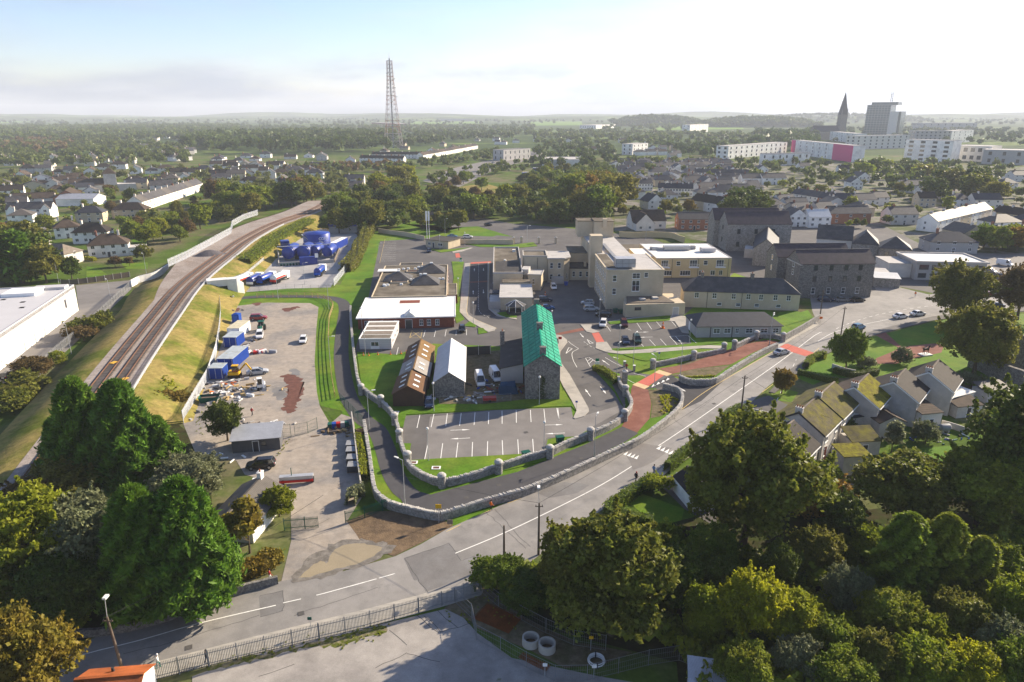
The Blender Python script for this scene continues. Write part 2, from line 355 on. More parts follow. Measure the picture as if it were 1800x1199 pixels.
# cracks, covers and worn strips in the tarmac
M('crack', (.06,.057,.055), var=.2, rough=.9); M('iron_cover', (.09,.085,.08), var=.2, rough=.7)
def crack(a, b, w=.05, name='tarmac_crack', z=.041, mat='crack'):
 rr = random.Random(int(a[0]*10+b[1])); n = max(3, int(math.dist(a,b)/.9)); dx, dy = b[0]-a[0], b[1]-a[1]; l = math.hypot(dx,dy)
 strip(name, [(a[0]+dx*i/n-dy/l*rr.uniform(-.16,.16), a[1]+dy*i/n+dx/l*rr.uniform(-.16,.16)) for i in range(n+1)], w, z, T(mat))
for a, b in [((-13.7,76.1),(-8.3,79.4)),((-13.7,76.1),(-11.3,71.7)),((-8.3,79.4),(-6.3,75.6)),((-6.3,75.6),(-5.0,76.6)),((-5.0,76.6),(-4.1,73.6)),((-11.3,71.7),(-9.9,69.4)),((-29.6,68.8),(-27.2,69.8)),((-27.2,69.8),(-26.1,66.2)),((-28.3,65.2),(-26.1,66.2)),((-37.7,60.7),(-28.5,65.4)),((-40.8,59.6),(-37.7,60.7)),((-3.8,87.2),(1.8,78.2)),((-2.6,87.8),(2.3,78.6)),((-24.6,65.5),(-16.0,70.4)),((28.8,121.8),(30.9,115.5)),((21.6,109.2),(22.5,106.0)),((33.0,119.9),(40.2,128.8)),((46.5,135.6),(57.5,147.7)),((-28.4,82.3),(-25.4,85.3))]: crack(a, b)
for a, b in [((-14.0,57.6),(-11.0,59.6)),((-10.7,65.5),(-7.9,62.7)),((-7.9,62.7),(-3.9,64.5)),((-13.4,63.1),(-11.2,60.9)),((-8.6,66.4),(-6.1,63.6)),((-11.0,59.6),(-7.5,58.4)),((-9.9,65.3),(-7.7,62.8)),((-25.5,56.6),(-22.4,58.0))]: crack(a, b, .06, z=.046)
for q in ((-23.9,65.8),(-2.0,94.6),(-6.7,90.9),(-34.3,60.5),(29.9,119.2),(39.4,125.9),(2.5,113.1),(17.9,160.8),(-14.0,201.9),(-15.0,211.5),(-15.5,221.0),(-9.6,220.9),(11.4,103.2)): struct(MB().box(-.35,-.35,0,.35,.35,.006).build('drain_cover', T('iron_cover'), None, (*q,.06), .4))
# painted lines on the main road
def line_px(pts, w, mat='marking', z=.042, name='road_marking', dash=None):
 l = smooth_line(pts, 1.5)
 if dash is None: strip(name, l, w, z, T(mat)); return
 on, off = dash; tot = sum(math.dist(a,b) for a,b in zip(l[:-1], l[1:])); s = 0
 fine = along(l, .25)
 k = 0
 while k < len(fine):
  seg = fine[k:k+int(on/.25)+1]
  if len(seg) > 1: strip(name, [p[:2] for p in seg], w, z, T(mat))
  k += int((on+off)/.25)
road_mid = [(-48.4,56.9),(-45.3,59.3),(-40.0,61.6),(-34.8,64.2),(-27.2,67.2)]
line_px(road_mid, .14)
line_px([(-26.5,67.6),(-22.2,69.3),(-16.5,72.0),(-12.7,73.9)], .13, dash=(2.2,1.6))
line_px([(-22.2,69.3),(-16.5,72.0)], .13, z=.043)
line_px([(-7.3,77.2),(-0.8,82.0),(7.0,88.6),(13.9,94.9),(20.3,101.7)], .15)
line_px([(24.0,106.7),(31.7,115.5),(40.3,125.6),(50.3,137.4),(62.0,151.3),(77.1,169.9),(80.2,172.8)], .15)
line_px([(85.2,175.8),(92.6,182.1),(103.2,189.4),(115.2,195.4),(124.0,199.2)], .13, dash=(1.6,1.4))
line_px([(76.0,165.2),(84.1,173.3),(94.7,179.9),(103.0,184.3),(112.0,189.4)], .12)
line_px([(19.2,106.5),(32.0,122.6),(41.1,134.2),(62.9,158.2)], .13, 'yellow_line', z=.044)
line_px([(-8.9,82.1),(-2.5,88.0),(2.0,91.3),(10.1,98.8),(18.0,105.1)], .14, 'yellow_line', dash=(2.6,3.0), z=.044)
line_px([(50.8,131.8),(62.5,145.7),(74.1,159.9)], .13, 'yellow_line', z=.044)
line_px([(52.1,127.3),(65.4,151.7)], .1, 'marking', z=.043, dash=(2,2.5))
sheet('red_crossing', [(65.8,162.4),(67.8,163.2),(69.0,157.3),(68.5,153.7),(66.3,157.0),(64.7,160.4)], .044, T('red_surface'))
sheet('red_crossing', [(65.2,162.1),(67.7,163.0),(71.8,155.6),(69.1,153.6)], .045, T('red_surface'))
sheet('ramp_tarmac', [(18.7,105.7),(22.1,108.9),(27.1,106.9),(23.1,102.1),(20.8,100.2),(19.2,99.4),(19.2,102.1)], .038, T('asphalt_lot'))
def teeth(A, B, n, dirx, L):
 mb = MB()
 for i in range(n):
  a = [A[k]+(B[k]-A[k])*(i+.08)/n for k in (0,1)]; b = [A[k]+(B[k]-A[k])*(i+.92)/n for k in (0,1)]
  c = [(a[k]+b[k])/2+dirx[k]*L for k in (0,1)]
  t = [a,b,c]
  if area(t) < 0: t = t[::-1]
  o = MB().add([(x,y,.046) for x,y in t], [(0,1,2)]).build('ramp_triangle_marking', T('marking')); struct(o)
teeth((18.4,104.7), (20.5,102.9), 4, (.55,.83), 1.5)
teeth((24.3,106.8), (26.5,104.4), 4, (-.55,-.83), -1.7)
teeth((28.7,134.4), (33.7,139.3), 4, (.2,.98), 1.3)
# ---- walkways and lawns on the campus (kerbed)
def slab(name, pts, mat, t=.11, z=.02): return sheet(name, pts, z, T(mat), thick=t)
slab('pavement', [(10.5,170.5),(12.5,169.9),(13.7,166.1),(13.7,164.3),(11.5,157.3),(10.9,150.5),(12.5,141.7),(14.7,123.5)]+[(14.6,122.2),(13.5,119.9),(11.7,118.7),(11.4,119.2),(12.3,122.5),(11.7,127.7),(10.6,134.8),(9.9,141.4)]+[(10.1,142.3),(10.4,148.6),(10.7,160.2),(11.5,163.5),(11.6,166.3)], 'concrete_walk', .12)
slab('pavement', [(-17.8,259.1),(-15.7,260.3),(-14.4,230.6),(-12.8,191.9),(-12.1,188.8),(-9.5,183.5),(-4.2,176.4),(-4.7,173.4),(-6.1,172.7),(-11.8,182.8),(-14.9,191.9),(-16.7,228.4)], 'concrete_walk')
slab('pavement', [(-9.2,260.8),(-8.6,260.8),(-7.0,208.2),(-5.8,199.3),(-3.9,191.9),(1.3,185.4),(1.3,184.1),(-4.2,187.6),(-6.8,195.2),(-7.6,208.2)], 'concrete_walk')
slab('pavement', [(-7.0,208.2),(-4.2,208.2),(-3.5,192.7),(-4.5,191.5),(-6.2,199.3)], 'concrete_walk', .10)
slab('pavement', [(18.3,179.4),(21.3,179.4),(20.9,175.4),(22.9,172.8),(20.7,171.8),(19.3,172.8)], 'concrete_walk')
slab('pavement', [(20.7,163.9),(23.4,164.6),(24.0,158.0),(25.0,157.3),(35.8,159.6)]+[(48.2,161.8),(51.5,161.3),(50.7,159.1),(45.5,159.5)]+[(35.0,156.6),(25.6,155.3),(22.4,156.5),(20.1,159.6)], 'concrete_walk')
slab('pavement', [(25.6,181.9),(33.4,186.1),(44.5,188.6),(48.3,187.4),(45.5,171.3),(43.9,172.4),(44.2,182.5),(33.7,184.3),(26.7,182.3)], 'concrete_walk', .1)
slab('pavement', [(-24.4,282.8),(-17.5,291.2),(-16.5,291.2),(-20.7,282.8),(-23.9,280.0)], 'concrete_walk', .1)
slab('planted_verge', [(-4.3,190.7),(-1.1,192.3),(1.3,188.8),(1.3,185.7),(-1.5,186.1),(-3.4,188.4)], 'turf', .14)
slab('lawn_patch', [(-23.0,262.9),(-18.3,262.2),(-17.1,228.4),(-15.0,191.9),(-13.0,184.6),(-14.9,180.6),(-18.1,199.3),(-20.2,237.5)], 'turf', .1)
slab('lawn_patch', [(-13.0,178.1),(-11.5,182.4),(-9.5,178.5),(-9.8,177.1)], 'turf', .12)
slab('lawn_patch', [(-9.0,176.4),(-7.6,176.1),(-6.3,172.1),(-8.6,170.8)], 'turf', .12)
slab('lawn_patch', [(-36.8,157.0),(-24.9,154.3),(-23.7,128.8),(-22.9,124.4),(-14.1,125.8),(-5.5,125.5),(2.5,127.9),(9.1,128.9),(9.8,138.9)]+[(10.0,134.1),(11.7,126.6),(12.1,122.5)]+[(11.5,124.7)]+[(-3.0,123.2),(-15.0,121.3),(-19.9,120.6),(-19.7,115.2),(-20.6,115.2),(-22.9,121.8),(-25.8,125.9),(-30.3,131.7)], 'turf', .10)
slab('lawn_patch', [(-20.2,108.5),(-17.3,108.6),(-17.0,103.7),(-17.7,103.2)], 'turf', .1)
slab('lawn_patch', [(-16.9,102.4),(-14.3,102.8),(-4.7,103.9),(4.8,105.1),(5.7,104.4),(5.6,102.4),(-2.0,98.6),(-10.5,95.3),(-14.2,96.8),(-15.8,99.6)], 'turf', .1)
slab('lawn_patch', [(25.6,158.6),(34.2,160.4),(46.4,163.8),(50.5,165.2),(55.4,168.2),(54.8,165.2),(45.8,161.4),(34.9,159.0)], 'turf', .1)
slab('lawn_patch', [(26.0,155.0),(35.5,159.1),(45.5,159.1),(49.6,158.1),(42.8,154.0),(34.0,151.5),(30.6,150.5),(28.8,151.5)], 'turf', .1)
slab('lawn_patch', [(-35.9,289.3),(-26.6,287.3),(-17.9,292.2),(-22.8,285.1),(-28.7,280.9)], 'turf', .1)
slab('lawn_patch', [(-21.2,301.3),(-0.1,298.2),(9.4,304.5),(10.8,295.2),(2.0,290.8),(-13.7,293.7)], 'turf', .1)
slab('lawn_patch', [(26.0,181.9),(33.2,184.9),(44.5,188.6),(43.0,183.1),(33.2,181.1),(26.3,179.6)], 'turf', .1)
slab('median_bed', [(17.8,146.8),(18.8,147.2),(21.3,144.5),(23.4,141.9),(22.6,138.1),(20.8,136.0),(21.2,130.8),(21.5,124.3),(21.3,125.5),(20.8,131.7),(19.6,138.1),(18.7,142.1)], 'turf', .13)
slab('works_yard', [(-16.2,138.1),(-11.0,155.5),(-2.4,158.1),(-2.2,147.7),(2.6,141.4),(2.6,128.0),(-5.2,125.9),(-14.1,125.5)], 'soil', .115, .02)
sheet('flower_bed', [(27.9,133.3),(30.3,133.3),(33.1,128.8),(32.3,124.5),(27.6,119.9),(25.8,119.2),(27.3,125.9)], .03, T('soil'))
sheet('flower_bed', [(34.4,141.4),(41.0,145.7),(48.9,147.7),(44.0,141.4),(36.3,140.2)], .03, T('soil'))
sheet('flower_bed', [(47.8,156.5),(53.3,159.1),(61.2,166.3),(64.8,168.7),(56.9,161.8),(48.5,154.3),(39.9,148.6),(35.5,146.3)], .03, T('soil'))
sheet('red_path', [(19.8,115.4),(22.8,123.2),(24.4,133.3),(25.2,135.8),(27.2,133.7),(27.9,133.3),(27.2,125.9),(25.5,118.9),(22.1,112.8)], .034, T('red_tar'))
sheet('red_path', [(32.6,145.7),(39.8,148.4),(48.3,156.0),(57.2,162.7),(63.5,166.3),(66.4,165.2),(64.3,163.2),(56.8,156.3),(49.4,148.4),(41.0,145.7),(34.6,142.1)], .034, T('red_tar'))
sheet('red_crossing', [(26.3,137.2),(32.3,144.5),(33.8,142.7),(27.6,134.1)], .040, T('red_surface'))
sheet('tactile_paving', [(25.1,135.9),(26.3,137.2),(28.5,135.0),(27.2,133.5)], .043, T('tactile'))
sheet('tactile_paving', [(31.1,143.2),(32.5,144.8),(34.8,142.3),(33.4,141.0)], .043, T('tactile'))
sheet('red_crossing', [(20.5,172.0),(22.4,172.8),(22.9,164.6),(20.9,163.9)], .034, T('red_surface'))
sheet('red_crossing', [(11.1,171.4),(18.6,176.7),(19.0,174.3),(12.0,170.2)], .034, T('red_tar'))
sheet('red_crossing', [(-15.7,261.4),(-8.0,263.3),(-7.9,260.8),(-15.5,258.6)], .034, T('red_surface'))
sheet('red_crossing', [(-14.2,229.5),(-8.2,230.9),(-8.2,229.0),(-14.1,227.9)], .035, T('red_tar'))
sheet('red_crossing', [(-22.9,279.0),(-21.3,280.0),(-20.2,271.0),(-21.9,270.2)], .035, T('red_surface'))
path_mid_a = [(-86.7,205.8),(-78.9,209.2),(-66.8,209.9),(-56.8,208.5),(-51.3,203.8),(-48.1,194.2),(-44.8,177.3),(-40.4,156.5),(-36.4,141.5),(-32.4,128.8),(-27.9,119.2),(-24.3,114.3),(-21.7,107.6),(-19.5,100.5),(-17.4,95.1),(-15.0,91.4),(-11.6,89.8)]
strip('greenway_path', smooth_line(path_mid_a, 1.5), 3.4, .034, T('path_tar'))
sheet('greenway_path', [(-17.0,92.1),(-14.8,90.1),(-10.5,92.7),(0.9,98.7),(12.4,108.2),(20.0,115.5),(22.4,112.7),(19.7,109.5),(10.4,100.9),(2.0,93.1),(-8.1,87.1),(-12.9,86.5),(-15.4,88.3)], .038, T('path_tar'))
# painted marks on campus
def quads_marks(name, items, mat='marking', z=.048, w=.11):
 for a, b in items:
  strip(name, [a, b], w, z, T(mat))
bays = [((-17.3,120.6),(-17.1,114.9)),((-14.7,121.0),(-14.6,115.2)),((-12.2,121.2),(-12.0,115.7)),((-9.6,121.4),(-9.5,115.8)),((-7.0,121.7),(-6.9,116.1)),((-4.4,122.0),(-4.3,116.5)),((-1.9,122.5),(-1.8,116.7)),((0.8,122.7),(0.8,117.1)),((3.5,122.9),(3.5,117.4)),((6.1,123.3),(6.1,117.7)),((8.8,123.7),(8.7,118.1)),((8.6,123.8),(8.7,118.0)),
 ((-14.4,108.1),(-14.3,102.9)),((-11.9,108.7),(-11.7,103.2)),((-9.3,109.0),(-9.2,103.5)),((-6.8,109.2),(-6.6,103.8)),((-4.2,109.5),(-4.1,104.1)),((-1.7,109.9),(-1.5,104.3)),((1.0,110.2),(1.1,104.6)),((3.6,110.4),(3.6,104.9))]
quads_marks('bay_line', bays, w=.12)
quads_marks('bay_line', [((25.2,178.5),(25.6,173.5)),((28.0,178.5),(31.1,174.3)),((33.7,181.1),(33.8,174.8)),((36.5,181.8),(36.6,175.3)),((39.2,182.5),(39.5,176.2)),((34.4,166.5),(34.9,161.4)),((37.2,167.0),(37.6,161.8)),((40.0,169.1),(40.4,162.3)),((41.5,169.1),(41.7,162.8)),((31.7,163.3),(31.9,160.9)),((40.0,169.1),(44.8,169.8)),((43.4,183.7),(43.5,177.9)),((44.8,169.8),(45.4,163.8))])
quads_marks('bay_line', [((-22.4,168.5),(-22.6,174.2)),((-19.7,168.5),(-19.9,174.3)),((-17.0,169.1),(-17.2,174.8)),((-14.3,170.1),(-14.5,174.0)),((-11.6,170.1),(-11.9,175.1)),((-27.0,154.3),(-27.5,160.4)),((-24.7,154.8),(-25.1,160.4))])
quads_marks('yellow_box_line', [((-25.8,168.0),(-26.1,174.0)),((-26.1,174.0),(-23.4,174.6)),((-23.4,174.6),(-23.0,167.8)),((-23.0,167.8),(-25.8,168.0)),((-25.8,168.0),(-23.4,174.6)),((-26.1,174.0),(-23.0,167.8))], 'yellow_line')
for i in range(13):
 t = i/12
 a = [(-57.3,312.6)[k]*(1-t)+(-50.0,263.7)[k]*t for k in (0,1)]; b = [(-52.0,313.3)[k]*(1-t)+(-44.5,264.2)[k]*t for k in (0,1)]
 strip('bay_line', [tuple(a), tuple(b)], .12, .05, T('marking'))
def arrow(A, B, z=.048):
 """lane arrow pointing from A to B"""
 L = math.dist(A, B); o = MB()
 o.add([(0,-.07,0),(L*.62,-.07,0),(L*.62,.07,0),(0,.07,0)], [(0,1,2,3)]).add([(L*.6,-.26,0),(L,0,0),(L*.6,.26,0)], [(0,1,2)])
 struct(o.build('arrow_marking', T('marking'), None, (A[0],A[1],z), math.atan2(B[1]-A[1],B[0]-A[0])))
for a, b in [((-11.0,113.9),(-7.5,114.2)),((-7.3,110.8),(-10.8,110.4)),((6.0,116.1),(9.3,116.3)),((9.4,112.8),(5.8,112.4)),((15.7,129.6),(15.0,133.6)),((18.3,134.9),(19.0,130.9)),((17.5,171.6),(18.1,168.1)),((24.6,152.2),(23.4,153.4)),((21.9,147.8),(20.6,151.5)),((31.8,172.4),(35.5,172.9)),((35.6,168.6),(32.0,168.2)),((-12.1,212.5),(-12.4,217.4)),((-9.2,218.4),(-8.9,213.2)),((-13.5,245.8),(-13.7,250.6)),((-10.4,251.2),(-10.2,246.3))]:
 arrow(a, b)
quads_marks('give_way_line', [((12.7,155.8),(13.7,160.2)),((13.7,160.2),(14.5,159.4)),((14.5,159.4),(12.7,155.8)),((18.8,166.6),(19.1,163.2)),((19.1,163.2),(20.0,163.6)),((20.0,163.6),(18.8,166.6))], w=.14)
quads_marks('give_way_line', [((32.0,134.8),(33.6,136.3)),((33.6,136.3),(35.4,132.3)),((35.4,132.3),(32.0,134.8))], w=.2)
for l, d in [([(14.0,165.2),(14.4,163.5),(15.0,161.8),(16.0,159.4),(14.4,157.0),(14.0,154.0),(14.1,150.1),(14.5,146.4)], None),([(17.8,164.9),(18.9,161.6),(20.0,159.4)],(1,.9)),([(17.0,152.5),(17.5,146.8)],None),([(17.0,152.5),(17.8,153.2),(19.0,150.3)],None),([(21.6,153.0),(23.1,149.6),(25.0,146.3)],None),([(26.5,142.7),(28.8,140.8)],None),([(-12.5,258.6),(-11.3,230.6),(-10.3,208.2),(-9.6,194.3),(-8.3,189.6),(-5.9,185.7)],(1.2,1.1)),([(24.5,138.9),(25.7,136.8)],None),([(17.2,150.5),(18.3,152.2)],None),([(17.3,148.6),(18.6,151.3)],None)]:
 line_px(l, .11, dash=d, z=.05)
for l in [[(-8.4,260.8),(-7.2,208.2),(-5.7,195.2),(-3.0,188.8),(1.3,184.2)], [(-15.8,259.4),(-13.8,217.9),(-12.8,191.1),(-10.4,184.6),(-4.0,175.7)], [(-49.8,259.4),(-57.1,313.3)]]:
 line_px(l, .1, 'yellow_line', z=.145)
# ---- builder's yard, lane and mud
def ragged(pts, a=.5, step=.5):
 q = smooth_line(pts, step)[:-1]; rr = random.Random(len(pts)); return [(x+rr.uniform(-a,a), y+rr.uniform(-a,a)) for x, y in q]
sheet('yard_ground', [(-27.9,71.3),(-29.3,80.1),(-32.4,90.1),(-35.7,95.1),(-41.9,97.8),(-45.0,102.5),(-52.4,104.5),(-60.0,116.7),(-65.5,141.5),(-74.2,169.9),(-80.0,185.4),(-83.5,197.3),(-73.3,202.4),(-60.2,201.8),(-56.5,197.3),(-51.4,175.8),(-44.9,149.8),(-39.6,131.8),(-37.2,124.8),(-33.2,116.7),(-32.1,121.0),(-29.4,119.2),(-23.9,97.8),(-22.1,91.4),(-22.9,84.9),(-21.1,81.7),(-19.3,78.6),(-21.1,73.2),(-24.7,72.4)], .016, T('gravel'))
sheet('woodland_floor', [(-3.8,70.7),(2.9,74.6),(12.9,86.3),(20.3,83.5),(26.9,86.3),(34.7,91.7),(45.3,95.1),(48.5,87.1),(62.5,90.1),(84.9,104.5),(95.9,100.5),(54.1,49.1),(15.5,49.1),(17.0,58.4),(0.0,64.8)], .014, M('leaf_litter', (.045,.04,.018), var=.4, scale=.8, col2=(.035,.05,.012), mix_scale=.5, rough=1, spec=.05))
sheet('woodland_floor', [(-52.8,53.6),(-46.9,61.2),(-38.6,65.7),(-33.5,69.2),(-34.0,74.0),(-38.8,78.8),(-46.2,95.1),(-57.6,113.2),(-67.5,123.2),(-75.8,113.2),(-72.1,93.4),(-68.0,74.0)], .014, T('leaf_litter'))
sheet('town_yard', [(78.1,244.9),(90.3,207.1),(104.9,208.5),(115.8,216.4),(131.6,252.6),(154.5,252.6),(173.7,286.1),(185.6,346.2),(151.9,375.4),(109.7,346.2),(85.7,299.2)], .016, T('asphalt_campus'))
sheet('moss_verge', ragged([(-31.3,57.8),(-27.3,59.2),(-21.8,61.1),(-15.8,63.4),(-13.7,63.7),(-13.6,62.7),(-16.0,61.7),(-18.6,60.7),(-21.6,60.4),(-27.0,58.4),(-31.1,57.2),(-31.3,57.8)], .3, .5), .026, M('moss_ground', (.085,.10,.018), var=.5, scale=1.2, col2=(.19,.165,.10), mix_scale=1.0, mix=(.46,.56), rough=1))
sheet('garden_ground', [(49.4,337.4),(87.6,306.1),(109.7,346.2),(151.9,375.4),(185.6,346.2),(173.7,286.1),(209.6,274.0),(255.8,286.1),(607.0,702.9),(391.8,827.2),(117.5,827.2)], .010, M('garden_mix', (.075,.095,.03), var=.4, scale=.12, col2=(.17,.155,.135), mix_scale=.06, mix=(.44,.56), rough=1, spec=.1))
sheet('verge_mud', [(-23.0,84.7),(-20.2,87.1),(-17.0,87.4),(-9.7,85.0),(-8.0,83.6),(-12.0,79.5),(-15.1,76.6),(-19.4,78.8),(-21.1,81.7)], .020, T('mud'))
sheet('puddle', ragged([(-26.1,72.2),(-24.4,75.5),(-23.3,75.2),(-23.0,78.0),(-21.0,79.4),(-18.1,78.9),(-16.9,78.1),(-19.1,75.2),(-22.6,73.6),(-24.8,72.3),(-26.1,72.2)], .13, .45), .036, T('puddle'), kind='stuff')
sheet('wet_verge', ragged([(-26.8,71.5),(-26.1,75.5),(-24.6,77.8),(-23.4,79.5),(-21.0,80.5),(-16.3,79.2),(-15.2,78.1),(-18.6,74.3),(-21.1,73.7),(-21.7,72.5),(-24.0,71.9),(-26.8,71.5)], .35, .6), .033, M('wet_grit', (.15,.135,.115), var=.25, scale=1.5, col2=(.21,.19,.165), mix_scale=.8, rough=.6, bump=.6, bump_scale=10))
sheet('mud_stain', ragged([(-49.8,141.4),(-47.7,142.2),(-44.4,138.2),(-42.9,133.8),(-41.9,128.1),(-41.6,121.7),(-43.5,122.9),(-45.2,128.1),(-46.3,133.8),(-49.8,141.4)]), .022, T('red_mud'))
sheet('mud_stain', ragged([(-66.8,195.2),(-63.5,197.8),(-61.9,196.9),(-63.9,192.6),(-66.8,195.2)]), .022, T('red_mud'))
sheet('mud_stain', ragged([(-49.3,144.7),(-48.1,145.5),(-46.3,143.4),(-46.3,141.4),(-47.7,142.2),(-49.3,144.7)], .4), .022, T('asphalt_patch'))
sheet('mud_stain', ragged([(-49.2,134.5),(-47.1,133.8),(-45.2,129.5),(-46.2,127.5),(-48.3,130.9),(-49.2,134.5)], .5), .022, T('asphalt_patch'))
sheet('mud_stain', ragged([(-80.9,194.5),(-79.7,196.3),(-78.2,194.5),(-79.1,192.6),(-80.9,194.5)]), .022, T('red_mud'))
sheet('mud_stain', ragged([(-77.5,201.1),(-75.3,202.6),(-74.4,201.1),(-75.5,198.8),(-77.5,201.1)]), .022, T('red_mud'))
sheet('paved_yard', [(-32.2,56.5),(-27.4,59.4),(-15.9,63.6),(-6.7,66.9),(-3.8,62.7),(0.0,59.0),(8.8,56.5),(17.1,54.6),(15.9,49.5),(-29.2,49.5)], .02, T('yard_slab'))
sheet('soil_heap_bed', [(-7.8,66.7),(-3.7,71.3),(1.5,65.0),(7.0,61.3),(12.7,59.8),(9.4,58.1),(5.4,57.6),(2.3,59.8),(-0.7,61.6),(-3.8,63.4),(-4.3,64.3)], .028, T('soil'))
# ---- depot yard and supermarket car park, park lawn on the right
sheet('depot_ground', [(-98.2,221.4),(-94.6,263.3),(-91.4,270.2),(-98.5,343.9),(-86.6,355.4),(-72.6,326.3),(-65.2,295.7),(-60.1,252.5),(-59.8,229.8),(-58.9,221.4),(-72.3,219.8),(-87.9,213.6)], .018, T('depot_floor'))
sheet('supermarket_car_park', [(-143.4,224.3),(-129.1,231.7),(-122.5,219.3),(-114.2,188.7),(-102.3,143.2),(-94.9,115.0),(-104.9,121.4),(-112.8,144.5),(-124.5,194.0)], .018, T('asphalt_lot'))
quads_marks('bay_line', [((-110.6,149.2),(-111.3,153.5)),((-107.9,149.7),(-108.9,153.9)),((-110.0,161.7),(-109.1,163.4)),((-111.4,167.5),(-110.6,169.5)),((-133.4,221.3),(-134.3,226.0)),((-131.6,222.7),(-132.4,227.4)),((-129.4,223.9),(-130.1,228.5))], z=.03, w=.14)
quads_marks('yellow_box_line', [((-120.4,180.2),(-122.1,188.0)),((-122.1,188.0),(-117.8,186.5)),((-117.8,186.5),(-116.1,179.5)),((-116.1,179.5),(-120.4,180.2)),((-120.4,180.2),(-117.8,186.5)),((-122.1,188.0),(-116.1,179.5)),((-125.0,191.7),(-120.0,191.7)),((-116.4,160.6),(-116.6,162.8)),((-116.6,162.8),(-114.5,162.3)),((-114.5,162.3),(-114.3,160.0))], 'yellow_line', z=.03, w=.14)
sheet('park_lawn', [(64.9,148.7),(71.2,152.9),(84.2,163.8),(96.6,171.8),(114.2,182.1),(130.1,187.7),(150.1,191.2),(153.8,185.4),(110.9,128.8),(103.9,131.8),(81.2,141.5),(70.5,139.8),(63.9,141.5)], .02, T('turf'))
sheet('park_path', [(95.9,174.8),(96.6,173.3),(94.4,160.8),(103.5,163.4),(106.1,163.0),(101.6,156.5),(91.6,151.7),(86.8,148.7),(81.0,148.7),(84.2,152.5),(90.6,157.4),(93.3,159.9),(92.7,169.9)], .028, T('red_tar'))
# ---- roads further off
sheet('back_road', [(-57.1,430.5),(-45.7,404.8),(-29.9,369.2),(-15.3,377.5),(0.0,359.3),(30.6,342.6),(31.9,325.8),(24.7,301.9),(7.5,307.6),(-5.4,329.1),(-17.0,349.9),(-30.9,346.2),(-53.1,386.2)], .022, T('asphalt_campus'))
sheet('station_road', [(-74.8,594.9),(-42.1,526.8),(-21.6,682.4),(51.3,1003.2),(48.8,1130.8),(-14.4,912.7),(-58.6,740.1)], .02, T('asphalt_lot'))
sheet('estate_road', [(-239.8,315.3),(-236.7,322.6),(-237.1,335.6),(-234.7,346.7),(-227.6,351.1),(-224.0,345.3),(-226.7,338.3),(-225.8,325.2),(-228.3,310.6),(-226.7,297.2)], .02, T('asphalt_lot'))
sheet('town_street', [(173.7,286.1),(200.2,306.1),(211.2,286.1),(225.4,274.0),(185.0,221.8),(169.3,225.7),(151.7,221.8),(165.0,252.6)], .02, T('asphalt_lot'))
sheet('town_street', [(128.9,243.0),(124.1,225.7),(132.6,214.2),(150.5,225.7),(165.0,252.6),(173.7,286.1),(185.6,346.2),(175.6,337.4),(157.8,274.0)], .019, T('asphalt_campus'))
sheet('stone_yard', [(88.9,284.1),(96.6,266.4),(87.8,240.4),(81.2,240.4),(82.3,261.7)], .022, T('asphalt_campus'))
sheet('scrub_meadow', [(-43.0,539.2),(-22.9,575.1),(0.0,518.9),(1.8,450.5),(-13.4,414.7),(-28.1,436.1)], .02, T('rough_grass'))
sheet('verge_lawn', [(-61.0,332.1),(-55.8,358.3),(-43.9,381.3),(-33.8,334.0),(-25.6,323.0),(-8.9,319.5),(-4.3,328.4),(-11.4,341.7),(-22.5,349.8),(-29.8,337.8),(-32.1,323.0),(-41.0,323.0)], .024, T('turf'))
sheet('playing_field', [(132.5,4882.2),(533.1,5636.0),(320.2,3323.2),(74.1,3177.9)], .03, T('field'))
sheet('playing_field', [(617.4,3177.9),(1082.0,3482.2),(799.2,2516.8),(448.9,2353.2)], .03, T('field'))
sheet('playing_field', [(-5680.4,8148.7),(-6106.4,9169.5),(-2982.2,4575.9),(-2690.7,3850.7)], .03, T('field'))
sheet('playing_field', [(-4670.6,8148.7),(-4828.4,9169.5),(-2742.8,5232.2),(-2840.2,4882.2)], .03, T('field'))
sheet('playing_field', [(-730.3,5232.2),(-262.2,5636.0),(-173.4,3850.7),(-525.4,3657.2)], .03, T('field'))
sheet('garden_lawn', [(-157.4,254.7),(-150.1,250.0),(-136.5,234.0),(-147.1,236.8)], .024, T('turf'))
sheet('garden_lawn', [(-147.3,259.6),(-138.0,261.3),(-132.4,250.0),(-140.3,250.0)], .024, T('turf'))
sheet('garden_lawn', [(-170.0,310.6),(-164.7,315.3),(-156.8,299.4),(-165.3,303.8)], .024, T('turf'))
sheet('garden_lawn', [(-245.4,355.5),(-245.8,364.7),(-239.8,367.9),(-233.0,354.0),(-237.8,350.2)], .024, T('turf'))
sheet('garden_lawn', [(-228.3,310.6),(-226.3,312.9),(-211.0,288.9),(-211.8,286.9)], .024, T('turf'))
sheet('garden_lawn', [(75.3,191.2),(80.8,193.7),(83.0,190.3),(79.8,183.2),(71.5,173.8),(70.2,175.9)], .024, T('turf'))
sheet('garden_lawn', [(17.0,89.4),(19.5,91.9),(24.7,87.8),(23.3,84.2),(19.7,84.2)], .024, T('turf'))
sheet('garden_lawn', [(60.8,140.1),(65.2,143.2),(68.8,140.6),(62.8,135.9)], .024, T('turf'))
sheet('garden_lawn', [(51.2,130.4),(56.2,133.5),(58.2,131.9),(54.8,126.7),(51.3,128.1)], .024, T('turf'))
sheet('garden_lawn', [(66.8,106.7),(74.9,107.8),(70.8,100.6),(66.2,101.1),(64.2,103.6)], .024, T('turf'))
sheet('driveway', [(22.2,97.0),(25.8,97.6),(30.8,93.3),(28.0,83.2),(24.7,87.8),(23.0,93.3)], .024, T('asphalt_campus'))
